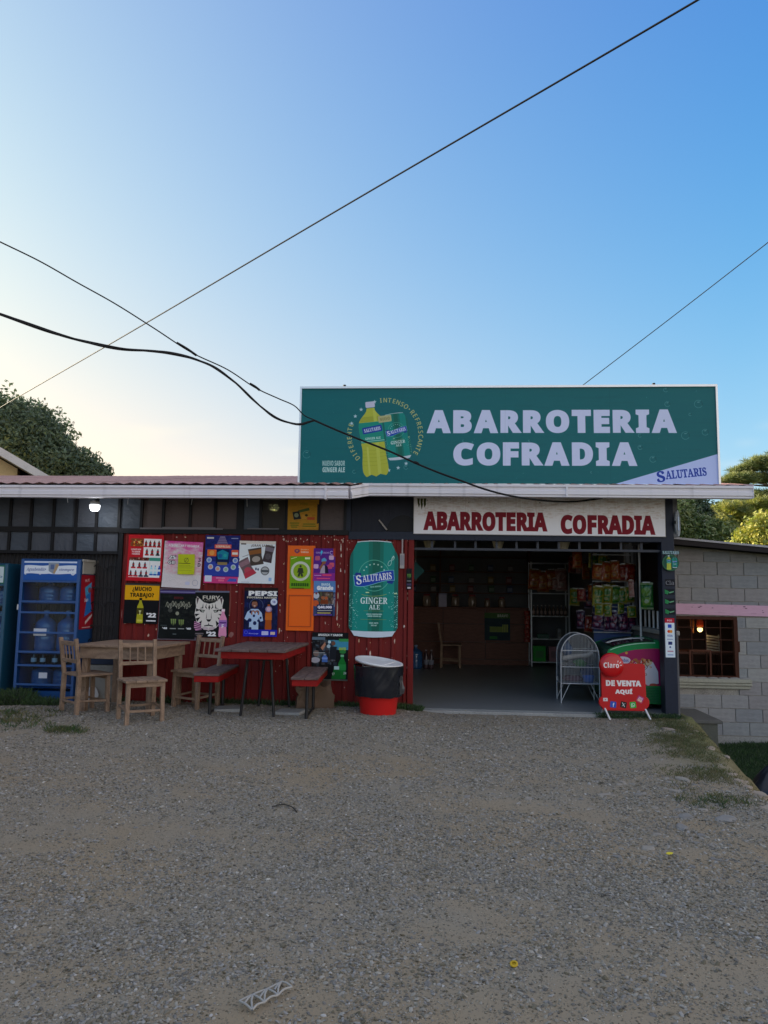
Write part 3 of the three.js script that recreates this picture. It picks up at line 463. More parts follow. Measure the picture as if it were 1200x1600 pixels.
{
  const w = 5.33, h = 1.27;
  const print = ctex(2048, 488, (g, W, Hh) => {
    R4(g, 0, 0, W, Hh, '#0a696e');
    for (let i = 0; i < 900; i++) { g.fillStyle = `rgba(${rnd() < 0.5 ? '8,60,56' : '30,120,104'},${0.05 * rnd()})`; g.fillRect(rnd() * W, rnd() * Hh, rr(20, 160), rr(2, 12)); }
    const X = (p) => (p - 471) / 648 * W, Y = (p) => (p - 607) / 149 * Hh;      // taken off the photograph's sign, upper left corner first
    const spaced = (s, cx, cy, w, h) => {                                        // heavy capitals set letter by letter so that the gaps stay open
      g.font = 'bold 100px sans-serif'; const k = 9, gap = 8, ws = [...s].map((c) => { const m = g.measureText(c); return m.actualBoundingBoxRight + m.actualBoundingBoxLeft + k; }), tot = ws.reduce((a, b) => a + b, 0) + gap * (s.length - 1); let x = cx - w / 2;
      [...s].forEach((c, i) => { const cw = ws[i] / tot * w; txt(g, c, X(x + cw / 2), Y(cy), cw / 648 * W, h / 149 * Hh, { fill: '#d4dcfa', stroke: k }); x += cw + gap / tot * w; });
    };
    poly(g, [[X(962), Hh], [W, Y(710)], [W, Hh]], '#c0d0fc');
    spaced('ABARROTERIA', 866, 660, 386, 36);
    spaced('COFRADIA', 856, 710, 284, 36);
    txt(g, 'S', X(1033), Y(744), 13 / 648 * W, 17 / 149 * Hh, { font: 'bold 100px serif', fill: '#1c3fa6', stroke: 3, rot: -0.1 });
    txt(g, 'ALUTARIS', X(1071), Y(739), 62 / 648 * W, 13 / 149 * Hh, { font: 'bold 100px serif', fill: '#1c3fa6', stroke: 4, rot: -0.1 });
    txt(g, 'NUEVO SABOR', X(525), Y(725), 36 / 648 * W, 8 / 149 * Hh, { fill: '#b9d8d4' }); txt(g, 'GINGER ALE', X(525), Y(735), 36 / 648 * W, 8 / 149 * Hh, { fill: '#b9d8d4', stroke: 4 });
    // curved slogan, stars, the bottle and the can
    const cx = X(606), cy = Y(681), R = 55 / 149 * Hh, arc = (s, a0, a1) => { [...s].forEach((ch, i) => { const a = a0 + (a1 - a0) * i / (s.length - 1); g.save(); g.translate(cx + Math.sin(a) * R, cy - Math.cos(a) * R); g.rotate(a); g.font = '32px sans-serif'; g.textAlign = 'center'; g.textBaseline = 'middle'; g.fillStyle = '#c9c77a'; g.fillText(ch, 0, 0); g.restore(); }); };
    arc('INTENSO', -0.13, 0.62); arc('REFRESCANTE', 0.86, 2.1); disc(g, cx + Math.sin(0.74) * R, cy - Math.cos(0.74) * R, 3, '#c9c77a');
    { const s = 'DIFERENTE'; [...s].forEach((ch, i) => { const a = -2.28 + i * 0.125; g.save(); g.translate(cx + Math.sin(a) * R, cy - Math.cos(a) * R); g.rotate(a); g.font = '32px sans-serif'; g.textAlign = 'center'; g.textBaseline = 'middle'; g.fillStyle = '#c9c77a'; g.fillText(ch, 0, 0); g.restore(); }); }
    for (const a of [-0.31, -0.75, -1.0, -1.23, 2.5, 2.75, 3.02]) star(g, cx + Math.sin(a) * R, cy - Math.cos(a) * R, 11, '#b8d4dc');
    g.save(); g.translate(X(587), Y(686)); g.rotate(-0.1); drawGreenBottle(g, -22 / 648 * W, -58 / 149 * Hh, 44 / 648 * W, 118 / 149 * Hh); g.restore();
    g.save(); g.translate(X(625), Y(682)); g.rotate(-0.14); drawGingerCan(g, -21 / 648 * W, -36 / 149 * Hh, 42 / 648 * W, 74 / 149 * Hh, true); rrect(g, -82, -112, 66, 34, 4, '#b9b884'); txt(g, 'NUEVO', -49, -95, 50, 16, { fill: '#7d7d4a' }); g.restore();
    for (const [x, y, r] of [[1093, 634, 9], [1072, 682, 9], [1102, 677, 7], [1022, 718, 7], [1046, 634, 6], [1044, 612, 5], [481, 711, 9], [1003, 700, 5], [1003, 682, 4], [640, 731, 5], [558, 738, 4], [730, 690, 2], [745, 692, 2], [833, 690, 2], [928, 738, 2], [1080, 650, 3]]) { g.strokeStyle = 'rgba(140,190,190,.55)'; g.lineWidth = 2; g.beginPath(); g.arc(X(x), Y(y), r * 2.1, 0.4, 5.4); g.stroke(); g.strokeStyle = 'rgba(6,50,48,.6)'; g.beginPath(); g.arc(X(x), Y(y), r * 2.1, 5.4, 6.7); g.stroke(); if (r > 4) line(g, [[X(x) - r * 0.5, Y(y) - r], [X(x) + r * 0.6, Y(y) - r * 1.1]], 'rgba(190,225,225,.7)', 2); }
    for (let i = 0; i < 60; i++) disc(g, rnd() * W, rnd() * Hh, rr(0.6, 2), 'rgba(160,200,200,.35)');
    for (let i = 1; i < 4; i++) line(g, [[W * i / 4 + 3, 0], [W * i / 4, Hh]], 'rgba(6,40,40,.10)', 2);
    crumple(g, W, Hh, 160, 0.08);
  });
  const s = thing('billboard', 'long green roof sign reading ABARROTERIA COFRADIA with a bottle and can', 'sign', [0.89, 2.90, 0.12]);
  const pg = new THREE.PlaneGeometry(w, h, 24, 8), p = pg.attributes.position; for (let i = 0; i < p.count; i++) p.setZ(i, 0.006 * N2(p.getX(i) * 1.1, p.getY(i) * 1.6, 77)); pg.computeVertexNormals(); pg.translate(0, h / 2 + 0.005, 0);
  part('sign_face', pg, mat('#ffffff', 0.42, { map: print }), s);
  part('back_sheet', [span(-w / 2, 0.01, -0.06, w / 2, h, -0.02)], M.alu, s);
  part('frame_bar', [span(-w / 2 - 0.025, h, -0.06, w / 2 + 0.025, h + 0.028, 0.02)], M.alu, s);
  part('frame_bar', [span(-w / 2 - 0.025, -0.025, -0.06, w / 2 + 0.025, 0.005, 0.02)], M.alu, s);
  part('frame_bar', [span(-w / 2 - 0.025, 0.006, -0.06, -w / 2, h - 0.001, 0.02)], M.alu, s); part('frame_bar', [span(w / 2, 0.006, -0.06, w / 2 + 0.025, h - 0.001, 0.02)], M.alu, s);
  for (const x of [-2.2, 0, 2.2]) { part('support_post', [span(x - 0.025, -0.12, -0.12, x + 0.025, h, -0.07)], M.blackMetal, s); part('brace', [beam(V(x, h * 0.9, -0.1), V(x, 0.14, -0.95), 0.03, 0.03)], M.blackMetal, s); }
  for (const x of [-2.1, 1.9]) part('cable_clip', [cyl(0.02, 0.02, 0.03, x, h + 0.035, 0, 8)], M.black, s);
}

// ---------------------------------------------------------------- painted name board over the doorway
{
  const w = 3.18, h = 0.50;
  const print = ctex(1590, 250, (g, W, Hh) => {
    R4(g, 0, 0, W, Hh, '#f0ecee');
    for (let i = 0; i < 2600; i++) { const y = Math.pow(rnd(), 1.7) * Hh * 0.55; g.fillStyle = `rgba(${150 + rr(-20, 20) | 0},${112 + rr(-15, 15) | 0},${84 + rr(-15, 15) | 0},${0.13 * rnd()})`; g.fillRect(rnd() * W, y, rr(2, 46), rr(1.5, 9)); }
    for (let i = 0; i < 90; i++) { const x = rnd() * W; g.fillStyle = `rgba(140,105,80,${0.14 * rnd()})`; g.fillRect(x, 0, rr(1, 5), rr(30, 150)); }
    const X = (p) => (p - 647) / 392 * W, Y = (p) => (p - 777) / 60 * Hh;
    txt(g, 'ABARROTERIA', X(760), Y(817), 195 / 392 * W, 30 / 60 * Hh, { fill: '#7e1022', stroke: 9 }); txt(g, 'COFRADIA', X(951), Y(820), 146 / 392 * W, 30 / 60 * Hh, { fill: '#7e1022', stroke: 9 });
    claw(g, X(659), Y(790), 66, '#3f4420');
    for (const [x, y, r] of [[846, 787, 4], [734, 788, 3], [777, 810, 3], [911, 810, 6], [668, 785, 3]]) disc(g, X(x), Y(y), r, 'rgba(70,60,56,.7)'); line(g, [[X(732), Y(782)], [X(733), Y(791)]], '#f3eee8', 4);
    crumple(g, W, Hh, 120, 0.1);
  });
  const s = thing('shop_sign', 'white painted board with dark red hand lettering above the open doorway', 'sign', [1.314, 2.507, 0.055], 0); s.rotation.z = -0.004;
  part('board_face', [place(new THREE.PlaneGeometry(w, h), 0, 0, 0.004)], mat('#ffffff', 0.6, { map: print }), s);
  part('board_frame', [span(-w / 2 - 0.006, -h / 2 - 0.006, -0.02, w / 2 + 0.006, h / 2 + 0.006, 0.001)], mat([0.5, 0.47, 0.45], 0.7), s);
  part('back_panel', [span(-w / 2, h / 2 - 0.1, -0.05, w / 2 + 0.02, h / 2 + 0.12, -0.022)], M.navy, s);
}

// ---------------------------------------------------------------- posters
const paperRough = 0.5;
function poster(label, x, y, w, h, draw, { z = 0.036, rot = 0, wave = 0.003, px = 560, name = 'poster', cat = 'poster', curl = 0 } = {}) {
  const W = Math.round(px * w), Hh = Math.round(px * h), t = ctex(W, Hh, (g) => { draw(g, W, Hh); crumple(g, W, Hh, 60, 0.18); if (cat === 'poster') punch(g, W, Hh); });
  const g = new THREE.PlaneGeometry(w, h, 10, 14), p = g.attributes.position, o = rnd() * 50;
  for (let i = 0; i < p.count; i++) { const a = p.getX(i), b = p.getY(i); p.setZ(i, wave * (1 + N2(a * 7 + o, b * 7, o)) + (px < 600 ? 0.022 * Math.pow(Math.abs(2 * a / w), 4) * Math.pow(Math.abs(2 * b / h), 4) * Math.max(0, 0.3 + N2(Math.sign(a) * 3 + o, Math.sign(b) * 3.7, o)) : 0)); }
  g.computeVertexNormals(); place(g, x, y, z, 0, 0, rot);
  return solo(name, [g], mat('#ffffff', paperRough, { map: t, specularIntensity: 0.3 }), label, cat);
}
const T = txt;
poster('red poster with white grids of small soda bottles, top left of the red wall', -3.834, 1.908, 0.478, 0.61, (g, W, Hh) => {
  R4(g, 0, 0, W, Hh, '#b5202a'); const X = (u) => u * W, Y = (v) => v * Hh;
  R4(g, X(.44), Y(.08), X(.50), Y(.42), '#e6e2de'); R4(g, X(.06), Y(.52), X(.88), Y(.40), '#e6e2de'); R4(g, X(.06), Y(.08), X(.37), Y(.17), '#7a4a2c'); for (let i = 0; i < 30; i++) disc(g, X(rr(.07, .42)), Y(rr(.09, .24)), rr(3, 9), ['#c8872e', '#5a2c1a', '#a02a20', '#d9b06a'][rnd() * 4 | 0]);
  T(g, 'LLEVATE HOY', X(.23), Y(.32), X(.28), Y(.035)); T(g, 'TU SABOR', X(.23), Y(.37), X(.24), Y(.035)); T(g, 'FAVORITO', X(.23), Y(.42), X(.22), Y(.035));
  R4(g, X(.06), Y(.49), X(.55), Y(.07), '#6a3a30'); R4(g, X(.62), Y(.49), X(.32), Y(.07), '#3f8f7e'); for (let i = 0; i < 20; i++) disc(g, X(rr(.07, .6)), Y(rr(.5, .55)), rr(3, 7), ['#3c1c18', '#a08070', '#802820'][rnd() * 3 | 0]);
  for (const [u, v] of [[.5, .26], [.62, .26], [.74, .26], [.87, .26], [.54, .44], [.69, .44], [.85, .44]]) { bottle(g, X(u), Y(v - .02), X(.07), Y(.12), u === .85 ? '#28282c' : '#54302c', '#b52a30', '#a02020'); rrect(g, X(u - .055), Y(v - .025), X(.11), Y(.03), 3, u === .85 ? '#303036' : '#b8242c'); }
  for (const [u, v] of [[.18, .72], [.35, .72], [.51, .72], [.12, .9], [.26, .9], [.41, .9], [.56, .9]]) { bottle(g, X(u), Y(v - .02), X(.06), Y(.11), '#3c3438', '#a02a34', '#4a1a1c'); rrect(g, X(u - .065), Y(v - .025), X(.13), Y(.035), 3, v > .8 && u > .35 ? '#3c3c48' : '#b8323c'); }
  for (const [u, f] of [[.7, '#9fd0dc'], [.81, '#a8d4e0'], [.92, '#2058b0']]) { bottle(g, X(u), Y(.86), X(.08), Y(.2), f, '#d8ecf2', '#2a68b8'); rrect(g, X(u - .05), Y(.84), X(.1), Y(.03), 3, '#1f52a8'); }
  line(g, [[X(.64), Y(.56)], [X(.64), Y(.92)]], '#c8b8b4', 2);
}, { rot: -0.02 });
poster('yellow and black poster reading MUCHO TRABAJO with a yellow bottle', -3.852, 1.312, 0.466, 0.53, (g, W, Hh) => {
  R4(g, 0, 0, W, Hh, '#16171c'); R4(g, 0, Hh * .02, W, Hh * .06, '#4c463e'); R4(g, 0, Hh * .06, W, Hh * .36, '#d8a018');
  T(g, '¿MUCHO', W * .49, Hh * .16, W * .56, Hh * .13, { fill: '#17150f', stroke: 4 }); T(g, 'TRABAJO?', W * .5, Hh * .31, W * .70, Hh * .13, { fill: '#17150f', stroke: 4 });
  bottle(g, W * .47, Hh * .99, W * .2, Hh * .62, '#a8a42a', '#4c4818', '#17150f'); T(g, 'T', W * .47, Hh * .73, W * .07, Hh * .1, { fill: '#e0dca0' }); R4(g, W * .4, Hh * .9, W * .14, Hh * .05, '#c8c458');
  T(g, "'22", W * .80, Hh * .79, W * .28, Hh * .11, { fill: '#e8e8ee', stroke: 8 }); R4(g, W * .66, Hh * .91, W * .28, Hh * .03, '#d8d8dc');
}, { rot: -0.012 });
poster('pink and white faded poster with a 25 GB offer', -3.32, 1.825, 0.52, 0.61, (g, W, Hh) => {
  R4(g, 0, 0, W, Hh, '#cfc8c8'); for (let i = 0; i < 1500; i++) { const v = Math.pow(rnd(), 2.0); g.fillStyle = `rgba(205,${50 + v * 80 | 0},140,${0.16 * rnd()})`; g.fillRect(rnd() * W, v * Hh * .7 - 8, rr(6, 50), rr(4, 18)); }
  T(g, 'APROVECHA Y RECARGA', W * .5, Hh * .09, W * .8, Hh * .05, { fill: '#f0dfe8' });
  T(g, '25', W * .22, Hh * .35, W * .2, Hh * .09, { font: 'italic bold 100px sans-serif', fill: '#e8e4e4', stroke: 26, strokeFill: '#22202a' }); T(g, '25', W * .22, Hh * .35, W * .18, Hh * .075, { fill: '#e8e4e4' }); T(g, 'GB', W * .21, Hh * .46, W * .2, Hh * .09, { fill: '#e8e4e4', stroke: 24, strokeFill: '#22202a' }); T(g, 'GB', W * .21, Hh * .46, W * .17, Hh * .07, { fill: '#e8e4e4' });
  T(g, '3', W * .93, Hh * .38, W * .07, Hh * .09, { fill: '#2a2830' }); T(g, 'D', W * .93, Hh * .49, W * .07, Hh * .08, { fill: '#2a2830' });
  g.strokeStyle = '#9a98a8'; g.lineWidth = 3; g.beginPath(); g.arc(W * .86, Hh * .88, W * .07, 0, 7); g.stroke(); rrect(g, W * .6, Hh * .86, W * .12, Hh * .07, 6, '#bfc0d4');
  for (let i = 0; i < 60; i++) line(g, [[rnd() * W, Hh * rr(.55, 1)], [rnd() * W, Hh * rr(.6, 1)]], 'rgba(180,174,176,.35)', 1.5);
}, { rot: -0.035, wave: 0.01, z: 0.04 });
poster('yellow handwritten note stuck on the pink poster', -3.262, 1.83, 0.225, 0.265, (g, W, Hh) => { R4(g, 0, 0, W, Hh, '#c6cf22'); g.strokeStyle = '#4a4a28'; g.lineWidth = 3; g.beginPath(); g.arc(W * .5, Hh * .3, W * .12, 0, 7); g.moveTo(W * .4, Hh * .4); g.lineTo(W * .6, Hh * .18); g.stroke(); for (const v of [.45, .56, .62, .68, .8]) line(g, [[W * .05, Hh * v], [W * rr(.7, .98), Hh * (v + .01)]], v === .45 ? '#3a3a24' : '#8c9428', v === .45 ? 4 : 2); }, { z: 0.066, name: 'paper_note', cat: 'note', wave: 0.005 });
poster('black energy drink poster with green claw marks and pale script', -3.365, 1.175, 0.48, 0.63, (g, W, Hh) => {
  R4(g, 0, 0, W, Hh, '#171b1c'); R4(g, 0, 0, W, Hh * .07, '#4a3f6e'); R4(g, 0, Hh * .03, W, Hh * .015, '#8a88b0'); for (let i = 0; i < 260; i++) { g.fillStyle = `rgba(${rnd() < 0.5 ? '70,74,62' : '6,8,10'},${0.22 * rnd()})`; g.fillRect(rnd() * W, Hh * rr(.1, .6), rr(8, 60), rr(4, 30)); }
  T(g, 'ENERGIA', W * .52, Hh * .16, W * .26, Hh * .05, { fill: '#6e2428' }); for (let i = 0; i < 9; i++) { const x = W * (.2 + i * .075), y = Hh * (.3 + .03 * Math.sin(i * 2)); g.strokeStyle = '#a9a996'; g.lineWidth = 3.2; g.beginPath(); g.moveTo(x - 8, y + 16); g.bezierCurveTo(x - 2, y - 30, x + 12, y - 24, x + 6, y + 8); g.bezierCurveTo(x + 2, y + 26, x + 14, y + 20, x + 20, y - 2); g.stroke(); }
  disc(g, W * .5, Hh * .48, W * .05, '#8d8f7c'); disc(g, W * .3, Hh * .42, W * .06, 'rgba(120,120,110,.5)');
  claw(g, W * .4, Hh * .66, W * .17, '#7c8f56'); claw(g, W * .62, Hh * .67, W * .17, '#7c8f56'); T(g, "'48", W * .17, Hh * .79, W * .14, Hh * .04, { fill: '#d8dcde', stroke: 8 }); T(g, "'40", W * .83, Hh * .79, W * .14, Hh * .04, { fill: '#d8dcde', stroke: 8 }); R4(g, W * .31, Hh * .785, W * .17, Hh * .018, '#9aa09c'); R4(g, W * .54, Hh * .785, W * .17, Hh * .018, '#9aa09c'); line(g, [[W * .05, Hh * .73], [W * .22, Hh * .73]], '#708080', 2); R4(g, W * .4, Hh * .9, W * .1, Hh * .012, '#7a8484');
}, { rot: -0.006 });
poster('clear plastic sleeve behind the black energy drink poster', -3.355, 1.178, 0.52, 0.67, (g, W, Hh) => { R4(g, 0, 0, W, Hh, '#6a6068'); rrect(g, 2, 2, W - 4, Hh - 4, 8, '#4c3c44'); }, { z: 0.032, rot: -0.006, px: 200, name: 'plastic_sleeve', cat: 'plastic sleeve' });
poster('black and white tiger face poster with a pink bottle', -2.905, 1.187, 0.458, 0.60, (g, W, Hh) => {
  R4(g, 0, 0, W, Hh, '#191a1d'); R4(g, 0, Hh * .0, W, Hh * .035, '#6c6f84'); const c = W * .42, P = (pts, f) => { poly(g, pts.map(([u, v]) => [c + u * W, v * Hh]), f); poly(g, pts.map(([u, v]) => [c - u * W, v * Hh]), f); };
  P([[0, .28], [.16, .25], [.36, .12], [.41, .2], [.38, .34], [.42, .5], [.36, .66], [.22, .8], [0, .86]], '#cfcac2'); P([[.3, .16], [.38, .14], [.36, .3]], '#5c4c50');
  for (const s of [[[0, .3], [.03, .36], [.0, .42]], [[.08, .27], [.12, .36], [.05, .40], [.09, .34]], [[.18, .27], [.2, .36], [.28, .38], [.17, .38]], [[.38, .38], [.27, .42], [.38, .45]], [[.41, .5], [.27, .5], [.38, .56]], [[.38, .6], [.25, .57], [.33, .67]], [[.3, .7], [.2, .64], [.23, .77]], [[.12, .42], [.3, .4], [.24, .46], [.16, .47]]]) P(s, '#1c1b1d');
  P([[.14, .435], [.23, .415], [.21, .45], [.17, .455]], '#aeb4a6'); P([[0, .62], [.075, .61], [.04, .66], [0, .67]], '#2c2626'); P([[.06, .45], [.09, .6], [.055, .6]], '#8d8580'); P([[0, .68], [.012, .73], [.13, .75], [.12, .77], [0, .755]], '#262224'); P([[.02, .79], [.2, .77], [.14, .84], [0, .85]], '#b8a8ac');
  poly(g, [[0, Hh * .66], [W * .18, Hh * .7], [W * .22, Hh * .84], [W * .05, Hh * .86], [0, Hh * .8]], '#c98fb4'); for (let i = 0; i < 4; i++) line(g, [[0, Hh * (.68 + i * .045)], [W * .2, Hh * (.74 + i * .03)]], '#191a1d', 5);
  T(g, 'FURY', W * .47, Hh * .145, W * .5, Hh * .085, { fill: '#c8c2b4', font: '100px sans-serif', stroke: 5 }); T(g, 'ENERGY', W * .47, Hh * .215, W * .42, Hh * .025, { fill: '#8d887e' });
  R4(g, 0, Hh * .87, W, Hh * .13, '#1b1b1e'); T(g, "'22", W * .50, Hh * .93, W * .28, Hh * .1, { fill: '#e6e4e2', stroke: 10 }); R4(g, W * .04, Hh * .91, W * .24, Hh * .03, '#6c6468'); R4(g, W * .06, Hh * .96, W * .2, Hh * .02, '#6c6468');
  bottle(g, W * .83, Hh * .99, W * .24, Hh * .6, '#d58fae', '#9c6fb0', '#e0c8d2'); T(g, 'F', W * .83, Hh * .76, W * .06, Hh * .08, { fill: '#efe2f2' }); R4(g, W * .73, Hh * .67, W * .2, Hh * .03, '#5a3a78');
}, { rot: 0.004 });
poster('dark blue poster with an orange banner and a ring of small round pictures', -2.795, 1.902, 0.468, 0.63, (g, W, Hh) => {
  R4(g, 0, 0, W, Hh, '#262d6e'); for (let i = 0; i < 420; i++) { g.fillStyle = `rgba(${['30,40,110', '50,70,160', '20,20,60'][rnd() * 3 | 0]},${0.3 * rnd()})`; g.fillRect(rnd() * W, rnd() * Hh * .5, rr(4, 40), rr(4, 24)); } R4(g, 0, Hh * .55, W, Hh * .3, '#34449c'); R4(g, 0, Hh * .86, W, Hh * .14, '#c2407a');
  poly(g, [[W * .42, Hh * .02], [W * .55, Hh * .02], [W * .66, Hh * .2], [W * .32, Hh * .2]], '#7f7394'); for (let i = 0; i < 4; i++) line(g, [[W * (.4 - i * .015), Hh * (.06 + i * .035)], [W * (.58 + i * .015), Hh * (.06 + i * .035)]], '#4a3f6c', 4);
  rrect(g, W * .27, Hh * .19, W * .48, Hh * .085, 4, '#d0523c'); T(g, 'SORPRESAS', W * .51, Hh * .233, W * .42, Hh * .05, { fill: '#f2d9c8' });
  R4(g, W * .32, Hh * .29, W * .38, Hh * .3, '#12224c'); rrect(g, W * .07, Hh * .3, W * .26, Hh * .14, 5, '#d86a34'); disc(g, W * .2, Hh * .37, W * .07, '#e89a50'); rrect(g, W * .76, Hh * .3, W * .2, Hh * .14, 5, '#cf5c44'); R4(g, W * .78, Hh * .35, W * .16, Hh * .05, '#f0d8d0'); poly(g, [[W * .35, Hh * .36], [W * .5, Hh * .3], [W * .68, Hh * .36], [W * .66, Hh * .5], [W * .38, Hh * .5]], '#1f7f96'); disc(g, W * .44, Hh * .43, W * .06, '#1a5c90'); disc(g, W * .58, Hh * .42, W * .05, '#2c9c9c'); rrect(g, W * .37, Hh * .56, W * .28, Hh * .06, 3, '#8c7a52');
  for (const [u, v] of [[.13, .52], [.18, .66], [.39, .7], [.62, .71], [.83, .66], [.88, .52]]) { disc(g, W * u, Hh * v, W * .075, '#aeb9c9'); disc(g, W * u, Hh * v, W * .045, ['#c89080', '#6f8cc0', '#8aa88e'][u * 100 % 3 | 0]); }
  rrect(g, W * .04, Hh * .04, W * .2, Hh * .035, 3, '#c8c4c0'); R4(g, W * .74, Hh * .05, W * .2, Hh * .02, '#8c94b8'); R4(g, W * .03, Hh * .84, W * .2, Hh * .13, '#c9cde0'); line(g, [[W * .36, Hh * .89], [W * .6, Hh * .89]], '#e3c0d8', 4); R4(g, W * .42, Hh * .92, W * .16, Hh * .04, '#de6c8c'); poly(g, [[W * .66, Hh * .96], [W * .74, Hh * .89], [W * .94, Hh * .9], [W * .94, Hh * .96]], '#4c5cb0');
}, { rot: -0.01 });
poster('white poster showing dark snack bags and a round seal', -2.328, 1.869, 0.482, 0.555, (g, W, Hh) => {
  R4(g, 0, 0, W, Hh, '#d5dbe0'); R4(g, 0, 0, W, Hh * .07, '#d4cdc4');
  const bag = (x, y, w, h, r, a, b, c) => { g.save(); g.translate(x * W, y * Hh); g.rotate(r); poly(g, [[-w * W, -h * Hh], [w * W, -h * Hh], [w * W * .86, 0], [w * W, h * Hh], [-w * W, h * Hh], [-w * W * .86, 0]], a); R4(g, -w * W * .9, -h * Hh * .8, w * W * 1.8, h * Hh * .5, b); disc(g, 0, h * Hh * .3, w * W * .6, c, h * Hh * .35); g.restore(); };
  bag(.46, .37, .19, .2, -0.18, '#4c423c', '#8a5a32', '#a09890'); bag(.81, .3, .13, .2, 0.18, '#473c40', '#78707a', '#5a5256'); bag(.22, .64, .16, .22, -0.5, '#6c5a5e', '#8f7078', '#b04a58');
  poly(g, [[W * .15, Hh * .78], [W * .4, Hh * .66], [W * .5, Hh * .75], [W * .2, Hh * .9]], '#b23c4c'); disc(g, W * .73, Hh * .7, W * .12, '#6e6f70'); disc(g, W * .73, Hh * .7, W * .095, '#a9abab'); R4(g, W * .63, Hh * .68, W * .2, Hh * .05, '#505456'); T(g, '¡GRAN SABOR!', W * .62, Hh * .115, W * .6, Hh * .07, { fill: '#6e665e' }); R4(g, W * .04, Hh * .06, W * .14, Hh * .03, '#5c544e'); line(g, [[W * .1, Hh * .38], [W * .26, Hh * .33]], '#8c8888', 4); disc(g, W * .48, Hh * .66, 6, '#3c4460', 10); disc(g, W * .54, Hh * .67, 6, '#3c4460', 9); R4(g, W * .84, Hh * .86, W * .08, Hh * .08, '#8fb0d4'); line(g, [[W * .1, Hh * .975], [W * .3, Hh * .975]], '#8c94a0', 3);
}, { rot: -0.012 });
poster('dark blue cola poster with a man in spotted jersey making a heart', -2.256, 1.223, 0.445, 0.63, (g, W, Hh) => {
  R4(g, 0, 0, W, Hh, '#16193a'); for (let i = 0; i < 150; i++) { g.fillStyle = `rgba(40,60,130,${0.25 * rnd()})`; g.fillRect(rnd() * W, Hh * rr(.2, .85), rr(4, 30), rr(6, 50)); } R4(g, 0, 0, W, Hh * .07, '#2c201e');
  T(g, 'PEPSI', W * .55, Hh * .12, W * .86, Hh * .105, { fill: '#e2e0dc', stroke: 9 }); T(g, 'FOOTBALL NATION', W * .52, Hh * .205, W * .88, Hh * .035, { fill: '#c6c0ac', stroke: 6 });
  g.strokeStyle = '#4d5878'; g.lineWidth = 4; g.beginPath(); g.arc(W * .36, Hh * .37, W * .2, 2.6, 6.6); g.stroke();
  disc(g, W * .31, Hh * .34, W * .085, '#8b5f4c', Hh * .075); poly(g, [[W * .22, Hh * .33], [W * .23, Hh * .27], [W * .31, Hh * .24], [W * .4, Hh * .28], [W * .4, Hh * .34], [W * .37, Hh * .29], [W * .25, Hh * .29]], '#231a1c'); poly(g, [[W * .25, Hh * .37], [W * .31, Hh * .42], [W * .37, Hh * .37], [W * .36, Hh * .41], [W * .31, Hh * .43], [W * .26, Hh * .41]], '#3a2622'); disc(g, W * .31, Hh * .378, 8, '#d8c8c0', 3);
  poly(g, [[W * .1, Hh * .5], [W * .22, Hh * .44], [W * .42, Hh * .44], [W * .53, Hh * .52], [W * .58, Hh * .68], [W * .5, Hh * .7], [W * .44, Hh * .62], [W * .44, Hh * .86], [W * .16, Hh * .86], [W * .17, Hh * .62], [W * .1, Hh * .68], [W * .02, Hh * .64]], '#a9bfda');
  for (const [u, v, r] of [[.2, .5, .04], [.42, .5, .035], [.19, .67, .045], [.33, .73, .05], [.3, .58, .035], [.43, .68, .03], [.2, .84, .04], [.5, .62, .03]]) disc(g, W * u, Hh * v, W * r, '#1d2958', Hh * r * .8);
  g.strokeStyle = '#96654f'; g.lineWidth = 9; g.beginPath(); g.moveTo(W * .24, Hh * .56); g.bezierCurveTo(W * .2, Hh * .46, W * .3, Hh * .46, W * .33, Hh * .52); g.bezierCurveTo(W * .36, Hh * .46, W * .46, Hh * .46, W * .43, Hh * .56); g.stroke();
  bottle(g, W * .73, Hh * .87, W * .2, Hh * .58, '#a5501c', '#c06a2a', '#1d2030'); disc(g, W * .73, Hh * .44, W * .1, '#8e86a8', Hh * .06); disc(g, W * .73, Hh * .44, W * .06, '#c8a8b8'); disc(g, W * .88, Hh * .29, W * .1, '#c9cfe6'); T(g, '18', W * .88, Hh * .29, W * .09, Hh * .05, { fill: '#2c3a8c' });
  R4(g, 0, Hh * .86, W, Hh * .14, '#2328a8'); rrect(g, W * .54, Hh * .89, W * .2, Hh * .08, 3, '#b9b8e8'); rrect(g, W * .8, Hh * .9, W * .14, Hh * .06, 3, '#d0b8a8'); T(g, 'Vive el juego', W * .3, Hh * .945, W * .28, Hh * .03, { fill: '#b4b8ee' }); g.strokeStyle = '#5c68d0'; g.lineWidth = 3; g.beginPath(); g.arc(W * .08, Hh * .92, W * .045, 0, 7); g.stroke();
});
